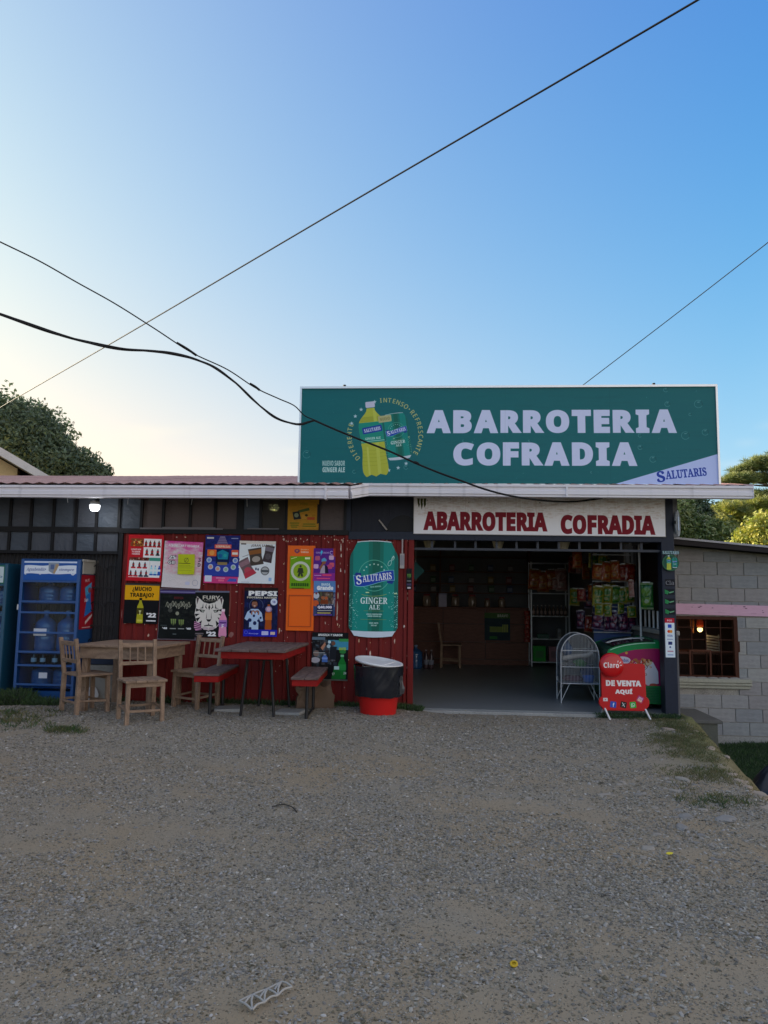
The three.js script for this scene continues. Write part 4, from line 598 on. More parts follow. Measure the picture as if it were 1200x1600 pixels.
{ // orange advertising holder and the green poster fixed on it
  const o = thing('advert_board', 'tall orange plastic poster holder with an empty lower frame', 'board', [-1.743, 1.542, 0.03]);
  const t = ctex(200, 612, (g, W, Hh) => { R4(g, 0, 0, W, Hh, '#f66a10'); disc(g, W * .34, Hh * .062, 20, '#7c3a5c', 13); poly(g, [[W * .25, Hh * .075], [W * .43, Hh * .075], [W * .34, Hh * .095]], '#7c3a5c'); disc(g, W * .34, Hh * .062, 9, '#c87a50', 6); T(g, 'Recargas y', W * .62, Hh * .047, 56, 12, { fill: '#f2c8a0' }); T(g, 'Cobros', W * .62, Hh * .075, 56, 15, { fill: '#f6e0cc' }); crumple(g, W, Hh, 60, 0.1); });
  part('panel', [box(0.36, 1.10, 0.012, 0, 0, 0, 0, 0, 0)], mat([0.86, 0.14, 0.008], 0.5), o); part('print', [place(new THREE.PlaneGeometry(0.36, 1.10), 0, 0, 0.0075)], mat('#ffffff', 0.4, { map: t }), o);
  for (const [a, b, c, d] of [[-0.15, -0.105, 0.15, -0.09], [-0.15, -0.5, 0.15, -0.49], [-0.15, -0.49, -0.14, -0.105], [0.14, -0.49, 0.15, -0.105]]) part('frame_rib', [span(a, b, 0.008, c, d, 0.016)], mat([0.52, 0.08, 0.008], 0.4), o);
}
poster('lime green poster with a figure in a white ring on the orange board', -1.748, 1.742, 0.275, 0.42, (g, W, Hh) => { R4(g, 0, 0, W, Hh, '#6f9c1e'); g.strokeStyle = '#c3c8b4'; g.lineWidth = W * .12; g.beginPath(); g.arc(W * .5, Hh * .46, W * .40, 0, 7); g.stroke(); disc(g, W * .5, Hh * .46, W * .33, '#8aa62a'); const f = '#3a4030'; disc(g, W * .5, Hh * .31, W * .055, f); poly(g, [[W * .4, Hh * .36], [W * .6, Hh * .36], [W * .66, Hh * .52], [W * .6, Hh * .52], [W * .58, Hh * .5], [W * .64, Hh * .63], [W * .54, Hh * .63], [W * .5, Hh * .54], [W * .46, Hh * .63], [W * .36, Hh * .63], [W * .42, Hh * .5], [W * .34, Hh * .52]], f); for (let i = 0; i < 8; i++) R4(g, W * (.08 + i * .105), Hh * .83, W * .085, Hh * .1, '#31561c'); line(g, [[W * .05, Hh * .08], [W * .3, Hh * .03]], '#d4dc9c', 5); R4(g, W * .7, Hh * .03, W * .24, Hh * .06, '#d9dfb8'); R4(g, W * .1, Hh * .975, W * .6, Hh * .02, '#28321c'); }, { z: 0.046, wave: 0.0015 });
poster('purple poster of a woman wearing a blue cap', -1.437, 1.845, 0.285, 0.425, (g, W, Hh) => { R4(g, 0, 0, W, Hh, '#5b2a84'); R4(g, 0, Hh * .75, W, Hh * .25, '#8a2f86'); R4(g, W * .9, 0, W * .1, Hh * .25, '#a04030'); T(g, 'CON TU SALDO', W * .4, Hh * .13, W * .6, Hh * .05, { fill: '#b9a8d8' }); poly(g, [[W * .36, Hh * .05], [W * .28, Hh * .16], [W * .34, Hh * .14], [W * .32, Hh * .24], [W * .42, Hh * .1]], '#48b4e0'); g.strokeStyle = '#b9a8d8'; g.lineWidth = 4; g.beginPath(); g.arc(W * .82, Hh * .13, W * .07, 0.8, 5.6); g.stroke(); for (const [u, v, f] of [[.18, .3, '#b05a78'], [.82, .28, '#c9a8c4'], [.12, .55, '#c8a0c8'], [.84, .5, '#c85a6c'], [.75, .56, '#b84a78']]) rrect(g, W * u - 18, Hh * v - 16, 36, 32, 8, f); disc(g, W * .48, Hh * .42, W * .09, '#8a5a44', Hh * .075); poly(g, [[W * .36, Hh * .4], [W * .38, Hh * .32], [W * .5, Hh * .28], [W * .6, Hh * .34], [W * .6, Hh * .39]], '#5a9cc4'); poly(g, [[W * .38, Hh * .42], [W * .3, Hh * .62], [W * .4, Hh * .66], [W * .42, Hh * .46]], '#3a2024'); poly(g, [[W * .38, Hh * .52], [W * .58, Hh * .52], [W * .7, Hh * .76], [W * .3, Hh * .76]], '#a89cac'); poly(g, [[W * .52, Hh * .5], [W * .66, Hh * .56], [W * .7, Hh * .76], [W * .54, Hh * .76]], '#261c38'); poly(g, [[W * .26, Hh * .58], [W * .42, Hh * .44], [W * .46, Hh * .5], [W * .32, Hh * .66]], '#8a5a44'); R4(g, W * .42, Hh * .79, W * .42, Hh * .05, '#d6486c'); R4(g, W * .05, Hh * .82, W * .32, Hh * .012, '#d8c0dc'); R4(g, W * .16, Hh * .9, W * .62, Hh * .03, '#dc5878'); }, { wave: 0.006 });
poster('blue and grey poster reading Banda Grande with a 40,000 prize', -1.425, 1.41, 0.283, 0.45, (g, W, Hh) => { R4(g, 0, 0, W, Hh, '#39486c'); R4(g, 0, 0, W, Hh * .32, '#5b82b4'); R4(g, W * .2, Hh * .3, W * .7, Hh * .35, '#4a3a36'); for (let i = 0; i < 120; i++) { g.fillStyle = ['#6c4c3c', '#2c2a30', '#84705c', '#5a6a48', '#c8c4c0'][rnd() * 5 | 0]; g.globalAlpha = 0.4; g.fillRect(W * rr(.1, .95), Hh * rr(.3, .66), rr(4, 16), rr(6, 30)); g.globalAlpha = 1; } disc(g, W * .42, Hh * .48, 12, '#a06040'); disc(g, W * .58, Hh * .49, 11, '#b05c34'); poly(g, [[W * .34, Hh * .54], [W * .66, Hh * .54], [W * .68, Hh * .66], [W * .3, Hh * .66]], '#7a3c24'); disc(g, W * .12, Hh * .42, W * .14, '#b6bac4'); disc(g, W * .12, Hh * .36, W * .05, '#7a3a44'); disc(g, W * .1, Hh * .64, W * .14, '#c05a34'); T(g, 'BANDA', W * .55, Hh * .1, W * .4, Hh * .07, { fill: '#cfe0f2' }); T(g, 'Grande', W * .52, Hh * .2, W * .76, Hh * .13, { fill: '#e2e6ee', stroke: 10 }); R4(g, W * .15, Hh * .68, W * .75, Hh * .32, '#252a4c'); T(g, 'Q40,000', W * .52, Hh * .755, W * .66, Hh * .09, { fill: '#d8d4e4', stroke: 9 }); line(g, [[W * .2, Hh * .85], [W * .85, Hh * .84]], '#b0b0a8', 6); R4(g, W * .18, Hh * .9, W * .62, Hh * .03, '#c0b064'); R4(g, W * .06, Hh * .95, W * .8, Hh * .03, '#6a4a9c'); }, { wave: 0.008 });
poster('black music poster with a big green soda bottle, low by the bench', -1.339, 0.672, 0.47, 0.61, (g, W, Hh) => { R4(g, 0, 0, W, Hh, '#15181b'); T(g, 'MUSICA Y SABOR', W * .5, Hh * .055, W * .68, Hh * .05, { font: 'italic bold 100px sans-serif', fill: '#c9ccca', stroke: 8 }); R4(g, 0, Hh * .1, W * .36, Hh * .06, '#5d6e7c'); R4(g, W * .44, Hh * .16, W * .56, Hh * .2, '#3f86a0'); for (let i = 0; i < 200; i++) { g.globalAlpha = 0.4; g.fillStyle = ['#28323c', '#50606c', '#1a1c20', '#7c8c94', '#3c2c2c'][rnd() * 5 | 0]; g.fillRect(W * rr(0, .62), Hh * rr(.15, .64), rr(5, 30), rr(6, 36)); g.globalAlpha = 1; } disc(g, W * .48, Hh * .2, 11, '#b8c8cc'); disc(g, W * .46, Hh * .29, 13, '#a0b4bc'); disc(g, W * .59, Hh * .23, W * .055, '#6c4a3c'); poly(g, [[W * .5, Hh * .3], [W * .68, Hh * .3], [W * .66, Hh * .56], [W * .5, Hh * .56]], '#20242c'); poly(g, [[W * .24, Hh * .32], [W * .36, Hh * .2], [W * .38, Hh * .26], [W * .3, Hh * .38]], '#a87860'); disc(g, W * .12, Hh * .44, W * .08, '#7a6a64'); disc(g, W * .1, Hh * .58, W * .13, '#a9aab4', Hh * .06); bottle(g, W * .36, Hh * .62, W * .16, Hh * .16, '#4a70b4', '#7c94c8', '#a8a0a8'); R4(g, W * .04, Hh * .42, W * .32, Hh * .015, '#a0a4a4'); T(g, 'GRATIS', W * .84, Hh * .34, W * .2, Hh * .06, { fill: '#98b43c', stroke: 8 }); disc(g, W * .85, Hh * .4, W * .09, '#2f7a3c', Hh * .04); R4(g, W * .74, Hh * .13, W * .26, Hh * .06, '#3c8a4c'); bottle(g, W * .84, Hh * .96, W * .22, Hh * .5, '#1c7a34', '#2e8f48', '#78b48c'); poly(g, [[W * .55, Hh * .96], [W * .62, Hh * .74], [W * .8, Hh * .8], [W * .8, Hh * .98]], '#1d6c30'); R4(g, W * .62, Hh * .7, W * .14, Hh * .07, '#b6d4ce'); T(g, '17', W * .6, Hh * .86, W * .07, Hh * .05, { fill: '#c8d4c8' }); T(g, '24', W * .92, Hh * .84, W * .08, Hh * .05, { fill: '#c8d4c8' }); R4(g, 0, Hh * .97, W, Hh * .03, '#5a6058'); });
poster('ochre yellow poster high under the eave showing small product pictures', -1.734, 2.501, 0.414, 0.404, (g, W, Hh) => { R4(g, 0, 0, W, Hh, '#a87c28'); for (let i = 0; i < 300; i++) { g.fillStyle = `rgba(${rnd() < 0.5 ? '190,150,60' : '120,88,30'},${0.2 * rnd()})`; g.fillRect(rnd() * W, rnd() * Hh, rr(6, 40), rr(2, 10)); } T(g, 'PIDE', W * .52, Hh * .15, W * .24, Hh * .08, { fill: '#7c7420' }); poly(g, [[W * .33, Hh * .36], [W * .68, Hh * .27], [W * .7, Hh * .36], [W * .36, Hh * .44]], '#4c5c30'); poly(g, [[W * .15, Hh * .42], [W * .36, Hh * .38], [W * .44, Hh * .64], [W * .2, Hh * .67]], '#2b3030'); disc(g, W * .28, Hh * .52, W * .07, '#7c8468'); R4(g, W * .46, Hh * .5, W * .14, Hh * .14, '#b58838'); disc(g, W * .6, Hh * .52, W * .05, '#3c3c1c', Hh * .04); R4(g, W * .63, Hh * .58, W * .24, Hh * .09, '#a8502c'); for (const [u, v, w] of [[.08, .76, .3], [.1, .83, .26], [.12, .89, .2], [.5, .79, .4], [.48, .86, .44]]) R4(g, W * u, Hh * v, W * w, Hh * .035, '#5f6820'); }, { z: 0.022, wave: 0.002 });
// big can-shaped sign
{
  const w = 0.645, h = 1.255, q = (x, y) => [(x / 200 - 0.5) * w, (0.5 - y / 390) * h];
  const s = new THREE.Shape(); s.moveTo(...q(32, 6)); s.quadraticCurveTo(...q(100, -4), ...q(168, 6)); s.lineTo(...q(186, 44)); s.quadraticCurveTo(...q(198, 60), ...q(198, 84)); s.lineTo(...q(198, 344)); s.quadraticCurveTo(...q(196, 356), ...q(186, 366)); s.lineTo(...q(176, 382)); s.quadraticCurveTo(...q(100, 394), ...q(24, 382)); s.lineTo(...q(14, 366)); s.quadraticCurveTo(...q(3, 356), ...q(2, 344)); s.lineTo(...q(2, 84)); s.quadraticCurveTo(...q(2, 60), ...q(14, 44)); s.closePath();
  const t = ctex(512, 998, (g, W, Hh) => { R4(g, 0, 0, W, Hh, '#0b6a62'); drawGingerCan(g, 0, 0, W, Hh, false); punch(g, W, Hh, 1.1, 10); crumple(g, W, Hh, 40, 0.1); });
  const c = thing('can_sign', 'large flat sign shaped like a green ginger ale can on the red wall', 'sign', [-0.788, 1.543, 0.03]);
  part('backing', [extr(s, 0.012)], mat([0.05, 0.2, 0.19], 0.5), c);
  const f = new THREE.ShapeGeometry(s, 24), p = f.attributes.position, uv = f.attributes.uv; for (let i = 0; i < p.count; i++) uv.setXY(i, p.getX(i) / w + 0.5, p.getY(i) / h + 0.5); f.translate(0, 0, 0.0135);
  part('print', [f], mat('#ffffff', 0.38, { map: t }), c);
}
// stickers and small signs
poster('small black sticker with green claw on the door edge', -0.332, 1.675, 0.072, 0.27, (g, W, Hh) => { R4(g, 0, 0, W, Hh, '#14161a'); claw(g, W * .5, Hh * .36, W * .8, '#5c8a3a'); R4(g, W * .1, Hh * .58, W * .8, Hh * .03, '#9a9a9c'); R4(g, W * .1, Hh * .72, W * .8, Hh * .09, '#4a4060'); R4(g, W * .2, Hh * .88, W * .6, Hh * .08, '#c8c0c4'); }, { z: 0.044, name: 'sticker', cat: 'sticker', wave: 0.0005 });
{ const t = thing('price_tag', 'grey paper tag on a strip beside the can sign', 'tag', [-0.424, 2.0, 0.034]); part('strip', [span(-0.008, 0.0, 0, 0.010, 0.19, 0.003)], mat([0.4, 0.34, 0.34], 0.6), t); part('card', [span(-0.03, -0.19, 0.001, 0.028, 0.0, 0.005)], mat([0.42, 0.38, 0.36], 0.6), t); part('fold', [span(-0.026, -0.15, 0.005, 0.024, -0.02, 0.007)], mat([0.30, 0.28, 0.30], 0.6), t); }
{ const t = thing('hanging_sign', 'round green SALUTARIS sign on the dark doorway post', 'sign', [2.965, 1.93, 0.05]);
  const pr = ctex(256, 330, (g, W, Hh) => { R4(g, 0, 0, W, Hh, '#0c3c34'); T(g, 'SALUTARIS', W * .5, 34, W * .94, 44, { font: 'bold 100px serif', fill: '#b9d4e0' }); R4(g, W * .4, 62, W * .56, 6, '#88a8b8'); disc(g, W * .47, 205, 118, '#2c6a48'); disc(g, W * .47, 205, 104, '#0f4c3c'); drawGreenBottle(g, 60, 96, 70, 215); drawGingerCan(g, 140, 130, 78, 150, true); });
  part('lettering', [span(-0.106, 0.098, 0, 0.106, 0.138, 0.008)], mat([0.30, 0.42, 0.50], 0.5), t);
  const d1 = place(new THREE.CircleGeometry(0.1, 32), -0.006, -0.01, 0.0095); { const p = d1.attributes.position, u = d1.attributes.uv; for (let i = 0; i < p.count; i++) u.setXY(i, 0.47 + (p.getX(i) + 0.006) / 0.22, 0.38 + (p.getY(i) + 0.01) / 0.283); } part('print', [d1], mat('#ffffff', 0.4, { map: pr }), t);
  part('disc', [cyl(0.104, 0.104, 0.009, -0.006, -0.01, 0.004, 32, Math.PI / 2)], mat([0.03, 0.10, 0.06], 0.5), t);
  const d2 = place(new THREE.PlaneGeometry(0.212, 0.042), 0, 0.118, 0.0095); { const u = d2.attributes.uv; for (let i = 0; i < u.count; i++) u.setY(i, 0.83 + u.getY(i) * 0.14); } part('text_print', [d2], mat('#ffffff', 0.4, { map: pr }), t); }
poster('faint pale lettering reading Cla on the dark post', 2.955, 1.67, 0.12, 0.09, (g, W, Hh) => { R4(g, 0, 0, W, Hh, '#1a1c24'); T(g, 'Cla', W * .5, Hh * .5, W * .86, Hh * .6, { fill: '#8c8c92', font: '100px serif' }); }, { z: 0.021, name: 'sticker', cat: 'sticker', wave: 0.0005, px: 900 });
[['top', 1.555], ['middle', 1.435], ['bottom', 1.31]].forEach(([n, y]) => poster(`${n} one of three green leaf stickers down the dark post`, 2.948, y, 0.118, 0.075, (g, W, Hh) => { R4(g, 0, 0, W, Hh, '#151a22'); poly(g, [[0, Hh * .1], [W * .3, Hh * .3], [W * .45, Hh * .5], [W * .3, Hh * .95], [0, Hh * .8]], '#2c8a4e'); poly(g, [[W * .4, Hh * .55], [W * .95, Hh * .35], [W * .9, Hh * .55], [W * .5, Hh * .75]], '#6aa47c'); }, { z: 0.021, name: 'sticker', cat: 'sticker', wave: 0.0005, px: 700 }));
poster('narrow white card payment poster with red top on the dark post', 2.937, 0.985, 0.116, 0.485, (g, W, Hh) => { R4(g, 0, 0, W, Hh, '#ced8ea'); R4(g, 0, 0, W, Hh * .12, '#b02436'); T(g, 'POS', W * .5, Hh * .06, W * .5, Hh * .045, { fill: '#f0d0d4' }); rrect(g, W * .3, Hh * .16, W * .4, Hh * .09, 3, '#2c50b0'); disc(g, W * .4, Hh * .34, W * .16, '#c8402c'); disc(g, W * .62, Hh * .34, W * .16, '#d89038'); T(g, 'VISA', W * .5, Hh * .45, W * .56, Hh * .05, { fill: '#2a3c8c' }); R4(g, W * .2, Hh * .53, W * .6, Hh * .02, '#8894b0'); rrect(g, W * .3, Hh * .6, W * .42, Hh * .08, 2, '#28386c'); disc(g, W * .5, Hh * .74, W * .1, '#5c6c94'); R4(g, W * .2, Hh * .83, W * .62, Hh * .03, '#b08090'); R4(g, W * .2, Hh * .92, W * .6, Hh * .03, '#98a8c4'); }, { z: 0.022, wave: 0.0008, px: 800 });
{ // round sign seen nearly edge-on on the outer side of the post
  const t = thing('round_sign', 'dark oval sign with blue face sticking out beside the post top', 'sign', [3.10, 2.43, -0.08], 1.12);
  part('rim', [place(new THREE.TorusGeometry(0.16, 0.014, 8, 40), 0, 0, 0)], mat([0.25, 0.28, 0.32], 0.4), t); part('face', [cyl(0.155, 0.155, 0.016, 0, 0, 0, 40, Math.PI / 2)], mat([0.02, 0.03, 0.06], 0.4), t); part('band', [span(-0.06, -0.09, 0.008, 0.06, 0.09, 0.012)], mat([0.10, 0.17, 0.36], 0.4), t); part('bracket', [span(-0.2, -0.02, -0.012, -0.15, 0.02, 0.012)], M.black, t); }

// ---------------------------------------------------------------- wooden table, chairs, picnic set
const YARD = 0.06;
{
  const t = thing('wooden_table', 'bare wooden table with deep apron beside the blue water cooler', 'table', [-3.68, 0.055, 0.62], -0.10);
  for (let i = 0; i < 5; i++) part('plank', [span(-0.52, 0.755, -0.46 + i * 0.184, 0.52, 0.785, -0.46 + i * 0.184 + 0.178, 0.005)], M.wood, t);
  for (const s of [-1, 1]) { part('apron', [span(-0.47, 0.62, s * 0.405 - 0.013, 0.47, 0.754, s * 0.405 + 0.013, 0.003)], M.wood, t); part('apron', [span(s * 0.455 - 0.013, 0.622, -0.39, s * 0.455 + 0.013, 0.752, 0.39, 0.003)], M.wood, t); }
  for (const a of [-1, 1]) for (const b of [-1, 1]) part('leg', [beam(V(a * 0.42, -0.04, b * 0.36), V(a * 0.415, 0.74, b * 0.355), 0.075, 0.075, 0.006)], M.wood, t);
}
function makeChair(label, p, ry, group = 'plain wooden chairs') {
  const c = thing('wooden_chair', label, 'chair', p, ry, group), w = 0.19, f = 0.18, b = -0.19;
  for (const s of [-1, 1]) { part('leg', [beam(V(s * w, -0.03, f), V(s * (w - 0.005), 0.425, f - 0.01), 0.045, 0.045, 0.004)], M.wood, c); part('leg', [beam(V(s * w, -0.03, b), V(s * w, 0.44, b + 0.01), 0.046, 0.046, 0.004), beam(V(s * w, 0.43, b + 0.01), V(s * (w + 0.004), 0.86, b - 0.055), 0.044, 0.042, 0.006)], M.wood, c); }
  for (let i = 0; i < 4; i++) part('seat_board', [span(-0.225 + i * 0.1135, 0.425, -0.185, -0.225 + i * 0.1135 + 0.110, 0.45, 0.215, 0.004)], M.wood, c);
  part('seat_rail', [span(-0.17, 0.375, f - 0.012, 0.17, 0.423, f + 0.012)], M.wood, c);
  part('top_rail', [box(0.345, 0.05, 0.024, 0, 0.80, b - 0.048, -0.14, 0, 0, 0.004)], M.wood, c); part('lower_rail', [box(0.345, 0.042, 0.024, 0, 0.60, b - 0.018, -0.14, 0, 0, 0.004)], M.wood, c);
  for (const x of [-0.085, 0, 0.085]) part('spindle', [bar(V(x, 0.62, b - 0.02), V(x, 0.785, b - 0.045), 0.009, 8)], M.wood, c);
  for (const s of [-1, 1]) part('stretcher', [beam(V(s * w, 0.15, b), V(s * w, 0.13, f), 0.026, 0.026)], M.wood, c);
  part('stretcher', [beam(V(-w, 0.125, f), V(w, 0.115, f), 0.026, 0.026)], M.wood, c); part('stretcher', [beam(V(-w, 0.13, b), V(w, 0.13, b), 0.026, 0.026)], M.wood, c);
  return c;
}
const chair = makeChair('wooden chair nearest the camera, its spindle back in front of the wooden table', [-3.25, YARD, 1.42], 0.64);
dup(chair, 'wooden chair turned sideways at the left corner of the wooden table', [-4.10, YARD, 0.97], 2.47);
dup(chair, 'wooden chair by the wall between the wooden table and the left red bench', [-2.96, YARD, 0.40], -0.42);
{
  const t = thing('picnic_table', 'weathered plank table with red painted edge on black steel legs', 'table', [-2.02, 0, 0.72], -0.03);
  for (let i = 0; i < 4; i++) part('plank', [span(-0.42 + i * 0.205, 0.815, -0.64, -0.42 + i * 0.205 + 0.198, 0.845, 0.66 - (i === 2 ? 0.006 : 0), 0.005)], M.greyWood, t);
  part('front_edge', [span(-0.36, 0.735, 0.565, 0.36, 0.813, 0.60, 0.003)], M.redWood, t); part('back_edge', [span(-0.36, 0.735, -0.60, 0.36, 0.813, -0.565, 0.003)], M.redWood, t);
  for (const s of [-1, 1]) part('side_edge', [span(s * 0.345 - 0.016, 0.736, -0.563, s * 0.345 + 0.016, 0.812, 0.563, 0.003)], M.redWood, t);
  for (const z of [0.28, -0.5]) { for (const s of [-1, 1]) part('leg', [bar(V(s * 0.13, 0.80, z), V(s * 0.20, 0.02, z + 0.02), 0.017, 10)], M.blackMetal, t); part('cross_bar', [bar(V(-0.14, 0.70, z), V(0.14, 0.70, z), 0.010, 8)], M.blackMetal, t); }
}
function bench(label, p, ry, len) {
  const t = thing('bench', label, 'bench', p, ry, 'red edged plank benches');
  for (let i = 0; i < 2; i++) part('plank', [span(-0.15 + i * 0.152, 0.525, -len / 2, -0.15 + i * 0.152 + 0.148, 0.552, len / 2, 0.005)], M.greyWood, t);
  part('front_edge', [span(-0.14, 0.455, len / 2 - 0.04, 0.14, 0.523, len / 2 - 0.012, 0.003)], M.redWood, t); for (const s of [-1, 1]) part('side_edge', [span(s * 0.13 - 0.013, 0.456, -len / 2 + 0.03, s * 0.13 + 0.013, 0.522, len / 2 - 0.042, 0.003)], M.redWood, t);
  for (const z of [0.30, -0.36]) part('leg', [bar(V(0, 0.52, z), V(0.0, 0.03, z + 0.02), 0.019, 10)], M.blackMetal, t);
  part('foot_bar', [bar(V(0, 0.08, 0.32), V(0, 0.08, -0.34), 0.012, 8)], M.blackMetal, t);
  return t;
}
bench('low bench with red edge left of the picnic table', [-2.62, 0, 0.66], 0.06, 1.1);
bench('low bench with red edge right of the picnic table', [-1.46, 0, 0.78], 0.05, 1.2);
{ // slabs and litter below the tables
  const slabGeo = () => { const g = box(0.34, 0.05, 0.30, 0, 0, 0, 0, 0, 0, 0.012); return g; };
  for (const [x, z, r, l] of [[-2.47, 0.62, 0.1, 'flat concrete slab on the gravel left of the picnic table legs'], [-1.70, 0.75, -0.15, 'flat concrete slab on the gravel right of the picnic table legs']]) { const s = solo('concrete_slab', [place(slabGeo(), x, YARD + 0.01, z, 0, r, 0.03)], M.concrete, l, 'concrete slab'); }
  const g = new THREE.BoxGeometry(0.46, 0.30, 0.22, 14, 10, 8), p = g.attributes.position; for (let i = 0; i < p.count; i++) { const x = p.getX(i), y = p.getY(i), z = p.getZ(i); const f = N2(x * 6, y * 6, z * 6 + 3) * 0.05 + N2(x * 15, y * 15, z * 15) * 0.018, top = y > 0.1 ? N2(x * 7, 2, z * 5) * 0.07 : 0; p.setXYZ(i, x * (1 - 0.12 * (y > 0 ? 1 : 0)) + f, y + top + f * 0.5, z + f); } g.computeVertexNormals(); const g2 = toCreasedNormals(g, 0.5);
  solo('paper_sack', [place(g2, -1.5, YARD + 0.13, 0.22, 0, 0.1, 0.06)], mat([0.17, 0.115, 0.08], 0.85, { bumpMap: bumpFine, bumpScale: 0.004 }), 'crumpled brown paper sack under the right bench by the wall', 'sack');
  const b = thing('cabinet_panel', 'dull beige metal panel standing under the wooden table', 'panel', [-4.28, YARD, 0.14], 0.05); part('panel', [span(-0.19, 0, 0, 0.19, 0.46, 0.06, 0.01)], mat([0.30, 0.28, 0.24], 0.7, { map: dustyMap }), b); part('top_strip', [span(-0.19, 0.462, 0.0, 0.19, 0.56, 0.07, 0.01)], mat([0.03, 0.04, 0.07], 0.6), b);
  const rag = new THREE.IcosahedronGeometry(0.07, 3), q = rag.attributes.position; for (let i = 0; i < q.count; i++) { const x = q.getX(i), y = q.getY(i), z = q.getZ(i), f = 1 + 0.7 * N2(x * 22, y * 22, z * 22); q.setXYZ(i, x * f, y * f * 1.3, z * f * 0.4); } rag.computeVertexNormals(); solo('white_rag', [place(rag, -4.36, YARD + 0.10, 0.26)], mat([0.6, 0.6, 0.6], 0.8), 'crumpled white plastic rag under the wooden table', 'rag');
}

// ---------------------------------------------------------------- bin, claro stand, freezer, cage
{
  const t = thing('trash_bin', 'red bucket bin wrapped in a black bag with a white tray lid', 'bin', [-0.672, 0.045, 0.52]);
  part('bucket', [lathe([[0.0, 0.01], [0.205, 0.0], [0.215, 0.01], [0.262, 0.40], [0.285, 0.54], [0.292, 0.545], [0.292, 0.56], [0.27, 0.56]], 48)], M.red, t);
  const g = new THREE.CylinderGeometry(0.302, 0.272, 0.36, 96, 24, true), p = g.attributes.position; for (let i = 0; i < p.count; i++) { const x = p.getX(i), y = p.getY(i), z = p.getZ(i), a = Math.atan2(z, x), v = (y + 0.18) / 0.36, f = 1 + 0.035 * N2(Math.cos(a) * 3.2, y * 5, Math.sin(a) * 3.2) + 0.022 * Math.abs(N2(Math.cos(a + y * 2) * 9, y * 3, Math.sin(a + y * 2) * 9)) + 0.03 * (1 - v); p.setXYZ(i, x * f, y + (v < 0.05 ? 0.03 * N2(Math.cos(a) * 2.5, Math.sin(a) * 2.5, 4) : 0), z * f); } g.computeVertexNormals();
  part('bag', [place(g, 0, 0.40, 0)], mat([0.014, 0.016, 0.022], 0.24), t);
  const tail = new THREE.PlaneGeometry(0.07, 0.22, 6, 12), q = tail.attributes.position; for (let i = 0; i < q.count; i++) q.setZ(i, 0.03 * N2(q.getX(i) * 20, q.getY(i) * 12, 3)); tail.computeVertexNormals(); part('bag_tail', [place(tail, 0.285, 0.36, 0.11, 0, 0.9, 0.1)], mat([0.06, 0.06, 0.065], 0.3), t);
  part('lid', [place(lathe([[0, 0.012], [0.235, 0.012], [0.262, 0.034], [0.292, 0.036], [0.296, 0.022], [0.288, 0.0], [0, -0.004]], 56), 0, 0.595, 0, 0.06, 0, -0.14)], M.white, t);
  part('lid_ring', [place(new THREE.TorusGeometry(0.20, 0.006, 6, 48), 0.0, 0.6, 0, Math.PI / 2 + 0.06, 0.14, 0)], M.white, t);
}
